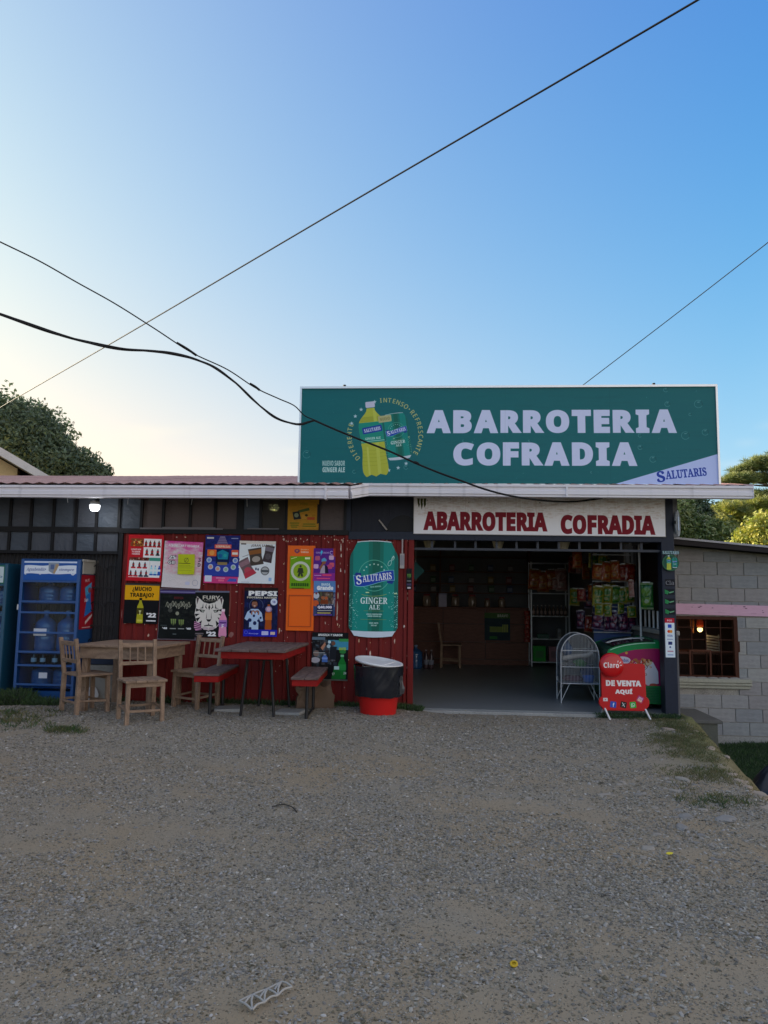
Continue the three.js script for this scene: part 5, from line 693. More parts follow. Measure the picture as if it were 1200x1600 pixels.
{
  const W = 0.60, Hb = 0.56, t = thing('advert_stand', 'red free-standing sign board reading DE VENTA AQUI on white legs', 'sign', [2.335, 0.0, 0.09], 0.02);
  const q = (x, y) => [x - W / 2, y > 0.3 ? y + 0.09 : y], s = new THREE.Shape();
  s.moveTo(...q(0.07, 0.0)); s.lineTo(...q(0.53, 0.0)); s.quadraticCurveTo(...q(0.56, 0.0), ...q(0.563, 0.03)); s.quadraticCurveTo(...q(0.60, 0.05), ...q(0.60, 0.10)); s.quadraticCurveTo(...q(0.60, 0.145), ...q(0.565, 0.16)); s.lineTo(...q(0.565, 0.44)); s.quadraticCurveTo(...q(0.565, 0.47), ...q(0.535, 0.47)); s.lineTo(...q(0.065, 0.47)); s.quadraticCurveTo(...q(0.035, 0.47), ...q(0.035, 0.44)); s.lineTo(...q(0.035, 0.155)); s.quadraticCurveTo(...q(0, 0.145), ...q(0, 0.10)); s.quadraticCurveTo(...q(0, 0.05), ...q(0.037, 0.03)); s.quadraticCurveTo(...q(0.04, 0), ...q(0.07, 0));
  const pr = ctex(768, 717, (g, w, h) => {
    R4(g, 0, 0, w, h, '#c4141a'); const X = (u) => u / W * w, Y = (v) => h - v / Hb * h;
    T(g, 'DE VENTA', X(.30), Y(.325), X(.43), h * .125, { fill: '#efe9e6', stroke: 9 }); T(g, 'AQUÍ', X(.30), Y(.225), X(.21), h * .135, { fill: '#efe9e6', stroke: 9 });
    const ic = (u, v, f, r = 0.12, k = 0.075) => { g.save(); g.translate(X(u), Y(v)); g.rotate(r); rrect(g, -X(k / 2), -X(k / 2), X(k), X(k), 14, f); };
    rrect(g, X(.045), Y(.145), X(.055), X(.04), 8, '#dcd4d2'); poly(g, [[X(.066), Y(.134)], [X(.066), Y(.116)], [X(.082), Y(.125)]], '#a01418');
    ic(.165, .067, '#2a4fb4'); T(g, 'f', 6, 4, 26, 66, { fill: '#e8ecf4' }); g.restore(); ic(.29, .067, '#141416', 0.2); line(g, [[-20, -26], [20, 26]], '#e0e0e0', 11); line(g, [[22, -26], [-20, 26]], '#e0e0e0', 5); g.restore();
    ic(.405, .067, '#2fae3c', -0.12); g.strokeStyle = '#f0f4ee'; g.lineWidth = 7; g.beginPath(); g.arc(0, 0, 27, 2.4, 8.2); g.lineTo(-26, 28); g.closePath(); g.stroke(); line(g, [[-10, -10], [-6, 4], [10, 12]], '#f0f4ee', 8); g.restore();
    ic(.495, .135, '#b83a78', 0.5, 0.078); rrect(g, -40, 6, 80, 34, 12, '#d8843c'); g.strokeStyle = '#f2e6ea'; g.lineWidth = 7; g.strokeRect(-26, -26, 52, 52); g.beginPath(); g.arc(0, 0, 13, 0, 7); g.stroke(); g.restore();
    crumple(g, w, h, 30, 0.08);
  });
  const brd = new THREE.Group(); brd.name = 'board'; brd.position.set(0, 0.095, 0.0); brd.rotation.x = -0.07; t.add(brd);
  part('panel', [extr(s, 0.028, { bevelEnabled: true, bevelThickness: 0.006, bevelSize: 0.006, bevelSegments: 2 })], M.red, brd);
  const f = new THREE.ShapeGeometry(s, 24), p = f.attributes.position, uv = f.attributes.uv; for (let i = 0; i < p.count; i++) uv.setXY(i, p.getX(i) / W + 0.5, p.getY(i) / Hb); part('print', [place(f, 0, 0, 0.0355)], mat('#ffffff', 0.35, { map: pr }), brd);
  const dt = ctex(384, 384, (g, w) => { R4(g, 0, 0, w, w, '#c4141a'); T(g, 'Claro', w * .46, w * .5, w * .6, w * .22, { fill: '#f0e8e6' }); line(g, [[w * .72, w * .38], [w * .735, w * .33]], '#f0e8e6', 9); line(g, [[w * .79, w * .42], [w * .85, w * .37]], '#f0e8e6', 9); line(g, [[w * .81, w * .5], [w * .87, w * .5]], '#f0e8e6', 9); });
  const dome = lathe([[0, 0.034], [0.10, 0.028], [0.138, 0.012], [0.150, -0.01], [0.150, -0.03], [0, -0.03]], 56); dome.rotateX(Math.PI / 2); { const a = dome.attributes.position, u = dome.attributes.uv; for (let i = 0; i < a.count; i++) u.setXY(i, a.getX(i) / 0.31 + 0.5, a.getY(i) / 0.31 + 0.5); }
  part('disc', [place(dome, -0.152, 0.645, 0.06, -0.07, 0, 0)], mat('#ffffff', 0.22, { map: dt }), t);
  for (const x of [-0.24, 0.25]) part('leg', [bar(V(x, 0.13, 0.01), V(x + 0.035, -0.005, 0.16), 0.011, 10), bar(V(x, 0.13, 0.0), V(x + 0.0, 0.04, -0.12), 0.011, 10)], M.white, t);
}
{
  const t = thing('chest_freezer', 'green and magenta chest freezer with curved glass top inside the doorway', 'freezer', [2.25, 0.05, -0.36], -0.06), L = 1.25, D = 0.655;
  const prof = (o = 0) => { const s = new THREE.Shape(); s.moveTo(o, 0.07); s.lineTo(o, 0.70); s.bezierCurveTo(o, 0.745 - o, 0.03, 0.765 - o, 0.09, 0.785 - o); s.bezierCurveTo(0.22, 0.83 - o, 0.36, 0.855 - o, D - o, 0.862 - o); s.lineTo(D - o, 0.07); s.closePath(); return s; };
  const green = mat([0.015, 0.20, 0.07], 0.35), body = extr(prof(0.012), L - 0.02); part('body', [place(body, 0, 0, -L + 0.01)], mat([0.02, 0.10, 0.06], 0.4), t);
  const pr = ctex(656, 880, (g, w, h) => { const X = (u) => u / D * w, Y = (v) => h - v / 0.88 * h; R4(g, 0, 0, w, h, '#a8195a');
    g.beginPath(); g.moveTo(0, Y(.70)); g.bezierCurveTo(0, Y(.745), X(.03), Y(.765), X(.09), Y(.785)); g.bezierCurveTo(X(.22), Y(.83), X(.36), Y(.855), w, Y(.862)); g.lineTo(w, Y(.775)); g.bezierCurveTo(X(.36), Y(.77), X(.2), Y(.74), X(.07), Y(.65)); g.lineTo(0, Y(.56)); g.closePath(); g.fillStyle = '#128a48'; g.fill();
    g.beginPath(); g.moveTo(X(.04), Y(.745)); g.bezierCurveTo(X(.16), Y(.80), X(.34), Y(.842), X(.60), Y(.846)); g.strokeStyle = '#bfe0cc'; g.lineWidth = 9; g.lineCap = 'round'; g.stroke();
    disc(g, X(.19), Y(.615), X(.10), '#d9d2dc', h * .055); T(g, 'helados', X(.19), Y(.615), X(.15), h * .05, { fill: '#3b3f9a' });
    poly(g, [[X(.3), Y(.56)], [X(.4), Y(.62)], [X(.57), Y(.60)], [X(.63), Y(.48)], [X(.635), Y(.33)], [X(.5), Y(.30)], [X(.34), Y(.4)]], '#e2dcde'); for (let i = 0; i < 60; i++) disc(g, X(rr(.28, .55)), Y(rr(.53, .63)), rr(6, 22), ['#b5683c', '#7a3a20', '#d89a60', '#c04838', '#e0c49c'][rnd() * 5 | 0]);
    line(g, [[X(.33), Y(.53)], [X(.47), Y(.59)], [X(.5), Y(.53)], [X(.42), Y(.46)]], '#4a3a34', 6); disc(g, X(.475), Y(.44), 17, '#9c8c84'); disc(g, X(.475), Y(.44), 9, '#d8cfc8'); disc(g, X(.24), Y(.71), 17, '#d89a48'); disc(g, X(.55), Y(.22), 20, '#c8b48c'); disc(g, X(.57), Y(.31), X(.05), '#b04a38', 20);
    poly(g, [[0, h], [0, Y(.285)], [w, Y(.30)], [w, h]], '#0f8a44'); crumple(g, w, h, 30, 0.08); });
  const f = new THREE.ShapeGeometry(prof(0), 24), p = f.attributes.position, uv = f.attributes.uv; for (let i = 0; i < p.count; i++) uv.setXY(i, p.getX(i) / D, p.getY(i) / 0.88); part('end_print', [place(f, 0, 0, 0.006)], mat('#ffffff', 0.35, { map: pr }), t); part('end_panel', [place(extr(prof(0), 0.012), 0, 0, -0.008)], green, t);
  part('back_frame', [place(extr(prof(-0.004), 0.04), 0, 0, -L)], green, t);
  for (let i = 0; i < 10; i++) part('vent_slat', [span(0.40, 0.085 + i * 0.0195, 0.008, D - 0.02, 0.098 + i * 0.0195, 0.016)], mat([0.012, 0.16, 0.055], 0.4), t);
  const top = (z0, z1, o) => { const P = []; for (let i = 0; i <= 14; i++) { const k = i / 14, b = (a, c, d, e) => a * (1 - k) ** 3 + 3 * c * k * (1 - k) ** 2 + 3 * d * k * k * (1 - k) + e * k ** 3; P.push([b(0.09, 0.22, 0.36, D - 0.06), b(0.785, 0.83, 0.855, 0.861) + o]); } const s = P.concat([...P].reverse().map(([x, y]) => [x, y - 0.008])); return place(extr(s, z1 - z0), 0, 0, z0); };
  const glass = mat([0.01, 0.016, 0.02], 0.06); part('glass_lid', [top(-0.60, -0.06, 0.012)], glass, t); part('glass_lid', [top(-1.18, -0.56, 0.004)], glass, t); part('lid_handle', [top(-0.625, -0.60, 0.02)], M.paleMetal, t);
  part('side_rail', [span(D - 0.06, 0.85, -L + 0.04, D, 0.885, -0.01, 0.01)], green, t); part('front_rail', [span(0.0, 0.66, -L, 0.02, 0.74, 0, 0.006)], mat([0.02, 0.09, 0.06], 0.35), t);
  for (const x of [0.08, 0.55]) for (const z of [-0.1, -1.1]) part('caster', [cyl(0.032, 0.032, 0.03, x, 0.033, z, 16, 0, 0, Math.PI / 2)], M.black, t);
}
{
  const w = 0.255, d = 0.40, b = 0.26, sp = 0.61, t = thing('bird_cage', 'arched white wire cage standing on thin legs in the doorway', 'cage', [1.97, 0.05, -0.92], -0.02);
  const arch = (r, n = 24) => Array.from({ length: n + 1 }, (_, i) => { const a = Math.PI * i / n; return [-Math.cos(a) * r, sp + Math.sin(a) * (r + 0.06)]; });
  const A = arch(w), wire = M.paleMetal;
  const sheetP = [[-w, b + 0.06], ...A, [w, b + 0.06]], s = sheetP.concat([...sheetP].reverse().map(([x, y]) => [x * 0.985, y - 0.006]));
  part('wire_hood', [place(extr(s, d), 0, 0, -d / 2)], mat([0.20, 0.23, 0.28], 0.5, { metalness: 0.3, alphaMap: ctex(128, 128, (g) => { R4(g, 0, 0, 128, 128, '#000'); g.fillStyle = '#fff'; for (let i = 0; i < 8; i++) { g.fillRect(i * 16, 0, 4, 128); g.fillRect(0, i * 16, 128, 5); } }, { repeat: [14, 14], srgb: false }), alphaTest: 0.5 }), t);
  for (const z of [d / 2, -d / 2]) {
    const front = z > 0, bars = []; for (let i = -13; i <= 13; i++) { const x = i * w / 13.5, y = sp + Math.sqrt(Math.max(0, 1 - (x / w) ** 2)) * (w + 0.06); bars.push(bar(V(x, b, z), V(x, y, z), 0.0021, 4)); }
    part(front ? 'front_bars' : 'back_bars', bars, wire, t).userData.kind = 'stuff';
    part('arch_wire', [tube([[-w, b, z], [-w, sp * 0.7 + b * 0.3, z], ...A.map(([x, y]) => [x, y, z]), [w, b, z]], 0.006, 60, 6)], wire, t);
    for (const y of [b, 0.48, 0.70]) part('cross_wire', [bar(V(-w, y, z), V(w, y, z), 0.005, 6)], wire, t);
    for (const k of [-1, 1]) part('leg', [bar(V(k * w, b, z), V(k * w, 0, z), 0.008, 8)], wire, t);
    for (const k of [-1, 1]) part('leg_brace', [bar(V(k * w, 0.02, z), V(k * 0.14, b, z), 0.005, 6)], wire, t);
  }
  for (const k of [-1, 1]) { part('side_rail', [bar(V(k * w, b, -d / 2), V(k * w, b, d / 2), 0.006, 6)], wire, t); }
  part('tray', [span(-w + 0.01, b - 0.012, -d / 2 + 0.01, w - 0.01, b + 0.006, d / 2 - 0.01, 0.003)], mat([0.22, 0.23, 0.25], 0.5), t);
  const pe = tube([[-0.22, 0.585, 0.1], [-0.1, 0.605, 0.06], [0.0, 0.615, 0.02], [0.13, 0.625, 0], [0.2, 0.66, -0.02]], 0.03, 24, 8); part('perch', [pe], mat([0.45, 0.43, 0.40], 0.8, { bumpMap: bumpFine, bumpScale: 0.004 }), t);
  const lp = (x, y, z, r, sx, sy, m, name) => { const g = new THREE.IcosahedronGeometry(r, 3), p = g.attributes.position; for (let i = 0; i < p.count; i++) { const a = p.getX(i), c = p.getY(i), e = p.getZ(i), f = 1 + 0.35 * N2(a * 14 + x * 9, c * 14, e * 14); p.setXYZ(i, a * f * sx, c * f * sy, e * f); } g.computeVertexNormals(); return part(name, [place(g, x, y, z)], m, t); };
  lp(0.02, 0.52, 0.05, 0.08, 1.1, 0.7, mat([0.03, 0.14, 0.03], 0.7), 'green_toy'); part('food_bowl', [lathe([[0.0, 0], [0.065, 0], [0.085, 0.09], [0.08, 0.09], [0.06, 0.012], [0, 0.012]], 24, 0.13, b + 0.01, 0.09)], mat([0.02, 0.12, 0.5], 0.35), t); lp(-0.06, 0.30, -0.05, 0.09, 1.6, 0.5, mat([0.12, 0.05, 0.07], 0.8), 'bedding'); lp(0.14, 0.40, -0.09, 0.09, 1, 0.9, mat([0.02, 0.04, 0.13], 0.8), 'blue_cloth'); lp(-0.12, 0.70, -0.10, 0.08, 0.8, 1.4, mat([0.03, 0.09, 0.22], 0.6), 'blue_hanger');
}

// ---------------------------------------------------------------- water coolers and the jugs inside
function jug(label, p, ry = 0, capCol) {
  const t = thing('water_jug', label, 'water jug', p, ry, 'blue water jugs in the coolers');
  part('body', [lathe([[0, 0.0], [0.115, 0], [0.132, 0.015], [0.134, 0.08], [0.128, 0.09], [0.134, 0.10], [0.134, 0.16], [0.128, 0.17], [0.134, 0.18], [0.134, 0.24], [0.128, 0.25], [0.134, 0.26], [0.13, 0.31], [0.09, 0.35], [0.036, 0.372], [0.03, 0.40], [0.03, 0.43], [0, 0.43]], 28)], mat([0.035, 0.12, 0.30], 0.12, { clearcoat: 0.6 }), t);
  part('cap', [cyl(0.034, 0.034, 0.03, 0, 0.43, 0, 16)], mat([0.25, 0.35, 0.55], 0.4), t); return t;
}
function cooler(label, p, ry, col, dark, headDraw, sidePoster) {
  const t = thing('water_cooler', label, 'cooler', p, ry), w = 0.80, d = 0.52, h = 1.82, m = mat(col, 0.35), e = 0.028;
  part('side_panel', [span(-w / 2, 0.02, -d, -w / 2 + e, h, 0, 0.006)], m, t); part('side_panel', [span(w / 2 - e, 0.02, -d, w / 2, h, 0, 0.006)], m, t);
  part('back_panel', [span(-w / 2 + e, 0.02, -d, w / 2 - e, h, -d + 0.02)], m, t); part('top_panel', [span(-w / 2 + e, h - 0.02, -d + 0.02, w / 2 - e, h, -0.005)], m, t); part('base', [span(-w / 2 + e, 0.02, -d + 0.02, w / 2 - e, 0.14, -0.02)], m, t);
  const hd = part('header', [span(-w / 2 + e, h - 0.28, -0.06, w / 2 - e, h - 0.02, 0.008, 0.006)], m, t);
  part('header_print', [place(new THREE.PlaneGeometry(w - 2 * e - 0.02, 0.25), 0, h - 0.15, 0.012)], mat('#ffffff', 0.4, { map: ctex(480, 160, headDraw) }), t);
  const rail = mat(col.map((c) => c * 1.3 + 0.015), 0.3); for (const y of [h - 0.29, 1.27, 1.13, 0.875, 0.63, 0.46, 0.22]) part('door_rail', [span(-w / 2 + e, y - 0.014, -0.012, w / 2 - e, y + 0.012, 0.010, 0.004)], rail, t);
  for (const s of [-1, 1]) part('door_stile', [span(s * (w / 2 - 0.022) - 0.018, 0.03, 0.001, s * (w / 2 - 0.022) + 0.018, h - 0.01, 0.014, 0.004)], rail, t);
  for (const y of [1.255, 0.615, 0.185]) part('shelf', [span(-w / 2 + e, y - 0.012, -d + 0.02, w / 2 - e, y, -0.03)], m, t);
  part('door_glass', [span(-w / 2 + 0.05, 0.16, -0.022, w / 2 - 0.05, h - 0.3, -0.018)], mat([0.72, 0.86, 0.95], 0.06, { transmission: 1, thickness: 0, ior: 1.45 }), t);
  part('hinge', [span(-w / 2 - 0.012, 1.16, -0.02, -w / 2 + 0.006, 1.23, 0.02, 0.004)], M.paleMetal, t);
  return t;
}
{
  const wave = (g, W, Hh, y, a, f) => { g.beginPath(); g.moveTo(W * .02, y); g.bezierCurveTo(W * .2, y - a, W * .3, y + a, W * .48, y - a * .4); g.bezierCurveTo(W * .66, y + a, W * .8, y - a, W * .98, y - a * .2); g.lineTo(W * .98, y + 66); g.bezierCurveTo(W * .8, y + 66 - a * .4, W * .66, y + 66 + a, W * .48, y + 66); g.bezierCurveTo(W * .3, y + 66 + a, W * .2, y + 66 - a, W * .02, y + 66 + a * .3); g.closePath(); g.fillStyle = f; g.fill(); };
  const c1 = cooler('tall bright blue cooler full of big water jugs, wave banner on top', [-4.96, 0.05, 0.33], 0, [0.013, 0.065, 0.21], [0.012, 0.05, 0.2], (g, W, Hh) => { R4(g, 0, 0, W, Hh, '#2458a8'); R4(g, 6, 4, W - 12, 14, '#d4dff0'); wave(g, W, Hh, 40, 12, '#e2eaf6'); txt(g, 'Aguabendita', W * .24, 74, W * .36, 34, { fill: '#4a62a0', font: 'italic bold 100px serif' }); txt(g, 'siempre', W * .8, 74, W * .28, 28, { fill: '#4a62a0', font: 'italic bold 100px serif' }); poly(g, [[W * .46, 14], [W * .66, 14], [W * .62, 76], [W * .56, 108], [W * .47, 84]], '#8f9cae'); R4(g, W * .5, 30, W * .07, 40, '#5c7098'); poly(g, [[W * .6, 24], [W * .66, 30], [W * .58, 110], [W * .55, 100]], '#b39878'); g.strokeStyle = '#e2eaf6'; g.lineWidth = 9; g.beginPath(); g.arc(W * .42, 92, 12, 1, 5); g.moveTo(W * .95, 96); g.arc(W * .92, 100, 14, -0.5, 3.4); g.stroke(); for (const x of [.03, .3]) R4(g, W * x, 108, 14, 8, '#c0d0e4'); });
  part('vent_box', [span(0.404, 1.63, -0.47, 0.42, 1.80, -0.03, 0.006), span(0.404, 1.79, -0.49, 0.43, 1.82, -0.01, 0.004)], mat([0.34, 0.33, 0.30], 0.6, { map: dustyMap }), c1);
  const sp = ctex(220, 420, (g, W, Hh) => { R4(g, 0, 0, W, Hh, '#a01c2c'); poly(g, [[W * .26, Hh * .24], [W * .7, Hh * .13], [W * .66, Hh * .4], [W * .8, Hh * .68], [W * .3, Hh * .78], [W * .4, Hh * .5]], '#2a70c0'); poly(g, [[W * .26, Hh * .24], [W * .7, Hh * .13], [W * .68, Hh * .3], [W * .34, Hh * .4]], '#4aa0d0'); disc(g, W * .58, Hh * .28, W * .1, '#8c4a58'); txt(g, 'PA TI', W * .4, Hh * .1, W * .26, Hh * .05, { fill: '#e0c8cc', rot: -0.15 }); txt(g, 'Diana', W * .4, Hh * .46, W * .24, Hh * .07, { fill: '#dfe6f0', rot: -0.15 }); poly(g, [[W * .38, Hh * .86], [W * .84, Hh * .72], [W * .84, Hh * .77], [W * .4, Hh * .92]], '#d8c4c4'); R4(g, W * .2, Hh * .965, W * .56, Hh * .012, '#d8c4c4'); }); const spg = place(new THREE.PlaneGeometry(0.42, 0.70), 0, 0, 0, 0, Math.PI / 2, 0);
  solo('poster', [place(spg, -4.553, 1.32, 0.10)], mat('#ffffff', 0.4, { map: sp }), 'red poster with a blue chip bag on the side of the blue cooler', 'poster');
  const c0 = cooler('teal cooler of water jugs cut off by the left edge of the photo', [-5.93, 0.05, 0.33], 0, [0.012, 0.07, 0.13], [0.01, 0.04, 0.09], (g, W, Hh) => { R4(g, 0, 0, W, Hh, '#2a6a5c'); wave(g, W, Hh, 16, 8, '#c4d4d8'); wave(g, W, Hh, 84, 8, '#c4d4d8'); txt(g, 'Agua Fria', W * .78, 100, W * .36, 26, { fill: '#3a6a90', font: 'italic bold 100px serif' }); });
  c0.scale.y = 0.965;
  const sets = [['left', 0.145, -0.155], ['right', 0.145, 0.12]];
  const j0 = jug('blue water jug on the top shelf, left, in the bright blue cooler', [-5.10, 1.305, 0.05]); j0.scale.y = 0.62;
  const jugs = [['blue water jug on the top shelf, right, in the bright blue cooler', -4.80, 1.305, 0.62], ['blue water jug on the middle shelf, left, in the bright blue cooler', -5.11, 0.665, 1.2], ['blue water jug on the middle shelf, right, in the bright blue cooler', -4.81, 0.665, 1.2], ['blue water jug on the bottom shelf, left, in the bright blue cooler', -5.12, 0.235, 0.62], ['blue water jug on the bottom shelf, right, in the bright blue cooler', -4.83, 0.235, 0.62], ['blue water jug on the top shelf of the teal cooler', -5.72, 1.27, 0.62], ['blue water jug on the middle shelf of the teal cooler', -5.72, 0.645, 1.2], ['blue water jug on the bottom shelf of the teal cooler', -5.72, 0.23, 0.62]];
  for (const [l, x, y, s] of jugs) { const o = dup(j0, l, [x, y, 0.08], rnd() * 3); o.scale.y = s; }
  for (const [x, y, w2, h2, l] of [[-5.06, 0.93, 0.17, 0.09, 'white paper label on the door glass between the middle jugs'], [-4.985, 0.385, 0.11, 0.07, 'white paper label low on the door glass of the blue cooler']]) solo('glass_label', [span(x - w2 / 2, y - h2 / 2, 0.315, x + w2 / 2, y + h2 / 2, 0.317)], mat([0.55, 0.6, 0.68], 0.6), l, 'label');
  for (const [x, n] of [[-5.15, 'first'], [-5.03, 'second'], [-4.87, 'third'], [-4.74, 'fourth']]) { const b = thing('dark_bottle', `${n} dark bottle from the left on the blue cooler's middle shelf front`, 'bottle', [x, 0.665, 0.245], 0, 'dark bottles'); part('body', [lathe([[0, 0], [0.03, 0], [0.032, 0.01], [0.032, 0.10], [0.014, 0.14], [0.014, 0.17], [0, 0.17]], 16)], mat([0.02, 0.02, 0.03], 0.2), b); part('paper_label', [cyl(0.0335, 0.0335, 0.05, 0, 0.055, 0, 16)], mat([0.5, 0.52, 0.56], 0.6), b); b.position.y = 0.52; b.position.z = 0.26; }
  part('bottle_shelf', [span(-0.37, 0.455, -0.12, 0.37, 0.467, -0.03)], mat([0.012, 0.05, 0.2], 0.5), c1);
}

// ---------------------------------------------------------------- lamps
{
  const glow = mat([0.9, 0.92, 0.95], 0.4, { emissive: C(0.92, 0.96, 1), emissiveIntensity: 1.0 });
  const t = thing('bulb_lamp', 'lit white bulb lamp hanging under the left eave', 'lamp', [-4.435, 2.56, 0.3]);
  part('bulb', [lathe([[0, -0.06], [0.045, -0.055], [0.062, -0.03], [0.068, 0.01], [0.068, 0.02], [0, 0.02]], 24)], glow, t); part('base', [lathe([[0.05, 0.021], [0.062, 0.03], [0.062, 0.06], [0.03, 0.075], [0, 0.075]], 24)], mat([0.45, 0.46, 0.47], 0.5), t); part('cord', [bar(V(0, 0.07, 0), V(0, 0.21, 0), 0.006, 6)], M.black, t);
  const l = new THREE.PointLight(new THREE.Color(0.92, 0.96, 1), 0.12, 0, 2); l.position.set(0, -0.09, 0); l.castShadow = true; l.shadow.radius = 3; t.add(l);
  const u = thing('tube_lamp', 'lit yellowish lamp seen through the mesh under the eave', 'lamp', [-2.255, 2.66, -0.55]);
  part('bulb', [box(0.13, 0.09, 0.09, 0, 0, 0, 0, 0, 0, 0.03)], mat([0.9, 0.9, 0.5], 0.4, { emissive: C(0.95, 0.95, 0.45), emissiveIntensity: 1.4 }), u); part('holder', [cyl(0.02, 0.02, 0.2, 0, 0.14, 0, 10)], M.black, u);
  const l2 = new THREE.PointLight(new THREE.Color(1, 0.95, 0.55), 0.25, 0, 2); l2.position.set(0, -0.08, 0.02); l2.castShadow = true; l2.shadow.radius = 3; u.add(l2);
}

// ---------------------------------------------------------------- inside the shop
{
  const t = thing('shop_counter', 'brown panelled wooden counter at the back of the dark shop', 'counter', [0, 0.05, -5.9]);
  part('counter_top', [span(-0.75, 1.13, -0.52, 1.93, 1.17, 0.02, 0.008)], M.counter, t);
  for (const [y0, y1] of [[0.83, 1.128], [0.46, 0.822], [0.115, 0.452]]) for (const [x0, x1] of [[-0.70, 0.17], [0.178, 1.04], [1.048, 1.92]]) part('panel_board', [span(x0, y0, -0.02, x1, y1, 0.0, 0.005)], M.counter, t);
  part('plinth', [span(-0.70, 0, -0.03, 1.92, 0.105, -0.008)], M.counter, t); part('counter_back', [span(-0.70, 0.0, -0.06, 1.92, 1.13, -0.03)], M.darkWall, t);
  const l = thing('side_counter', 'low dark wooden counter along the left inside the shop', 'counter', [-1.3, 0.05, -5.4]); part('counter_top', [span(-0.5, 0.92, -0.4, 0.55, 0.96, 1.5, 0.008)], M.counter, l); part('panel_board', [span(0.48, 0.02, -0.38, 0.5, 0.918, 1.46, 0.005)], M.counter, l); part('panel_board', [span(-0.48, 0.02, 1.44, 0.478, 0.918, 1.462, 0.005)], M.counter, l);
  poster('dark green poster with pale title on the shop counter', 1.285, 0.83, 0.52, 0.56, (g, W, Hh) => { R4(g, 0, 0, W, Hh, '#123038'); R4(g, 0, 0, W, Hh * .2, '#3c5a2c'); txt(g, 'BRAVO', W * .72, Hh * .1, W * .42, Hh * .1, { fill: '#b8bcb4' }); R4(g, W * .2, Hh * .5, W * .5, Hh * .2, '#6c7a3c'); for (let i = 0; i < 4; i++) R4(g, W * (.7 + i * .06), Hh * .42, 7, Hh * .28, '#8a9448'); R4(g, W * .2, Hh * .85, W * .3, Hh * .1, '#2c6a34'); }, { z: -5.885, px: 320 });
  const b = thing('paper_box', 'pale lilac paper box standing on the counter edge', 'box', [0.16, 1.22, -5.84], 0.1); part('carton', [box(0.16, 0.26, 0.10, 0, 0.13, 0, 0, 0, 0, 0.006)], mat([0.42, 0.40, 0.52], 0.7), b); part('lid', [box(0.164, 0.03, 0.104, 0, 0.262, 0, 0, 0, 0, 0.004)], mat([0.3, 0.3, 0.42], 0.7), b);
  dup(chair, 'wooden chair standing inside the dark shop in front of the counter', [0.32, 0.05, -5.35], Math.PI / 2);
  // back shelves with dim bottles and packets
  const s = thing('wall_shelf', 'long dark shelves on the back wall above the counter', 'shelf', [0.3, 0, -6.97]); for (const y of [1.52, 1.72, 1.98, 2.3]) part('shelf_board', [span(-1.9, y - 0.02, 0, 1.75, y, 0.28, 0.004)], M.counter, s); for (const x of [-1.9, -0.2, 1.73]) part('shelf_upright', [span(x, 1.2, 0.005, x + 0.03, 2.5, 0.27)], M.counter, s);
  const cols = [[0.16, 0.03, 0.03], [0.05, 0.08, 0.16], [0.20, 0.13, 0.04], [0.05, 0.11, 0.06], [0.14, 0.12, 0.12]], names = ['red', 'blue', 'amber', 'green', 'grey'], proto = {};
  const where = { 1.52: 'lowest back shelf', 1.72: 'second back shelf', 1.98: 'third back shelf' }; let n = 0; const nth = ['first', 'second', 'third', 'fourth', 'fifth', 'sixth', 'seventh', 'eighth', 'ninth'];
  for (const y of [1.52, 1.72, 1.98]) for (let i = 0; i < 8; i++) { const k = (n++ * 3) % 5, x = -1.3 + i * 0.42 + 0.05 * N2(i, y * 9), lab = `dim ${names[k]} carton, ${nth[i]} from the left on the ${where[y]}`;
    if (!proto[k]) { const o = proto[k] = thing('carton', lab, 'carton', [x, y, -6.82], 0, 'cartons on the back shelves'); part('carton_body', [box(0.12, 0.15, 0.1, 0, 0.076, 0, 0, 0, 0, 0.005)], mat(cols[k], 0.6), o); part('carton_label', [span(-0.05, 0.03, 0.0505, 0.05, 0.11, 0.053)], mat(cols[k].map((c) => 0.15 + c), 0.6), o); } else dup(proto[k], lab, [x, y, -6.82], 0); }
}
// chip bags: puffed film with crimped ends
const bagPrints = {};
function bagMat(kind) {
  const P = { orange: ['#9c4016', '#a86a2a', '#8c6a48'], yellow: ['#8c841c', '#3a742c', '#a8a478'], green: ['#246428', '#5c8a2c', '#8c9c78'], red: ['#7c1818', '#94301c', '#94705c'], purple: ['#2a1838', '#6c2444', '#8c7c94'], pink: ['#94605a', '#a88078', '#b09c94'] }[kind];
  return bagPrints[kind] ??= mat('#ffffff', 0.18, { map: ctex(96, 128, (g, W, Hh) => { R4(g, 0, 0, W, Hh, P[0]); R4(g, 0, 0, W, Hh * .08, P[2]); R4(g, 0, Hh * .93, W, Hh * .07, P[2]); disc(g, W * .5, Hh * .34, W * .38, P[1], Hh * .16); poly(g, [[W * .15, Hh * .6], [W * .85, Hh * .52], [W * .8, Hh * .84], [W * .2, Hh * .86]], P[1]); disc(g, W * .5, Hh * .7, W * .2, P[2], Hh * .08); for (let i = 0; i < 26; i++) { g.globalAlpha = 0.5; g.fillStyle = P[rnd() * 3 | 0]; g.fillRect(rnd() * W, rnd() * Hh, rr(4, 26), rr(3, 16)); g.globalAlpha = 1; } crumple(g, W, Hh, 40, 0.4); }) });
}
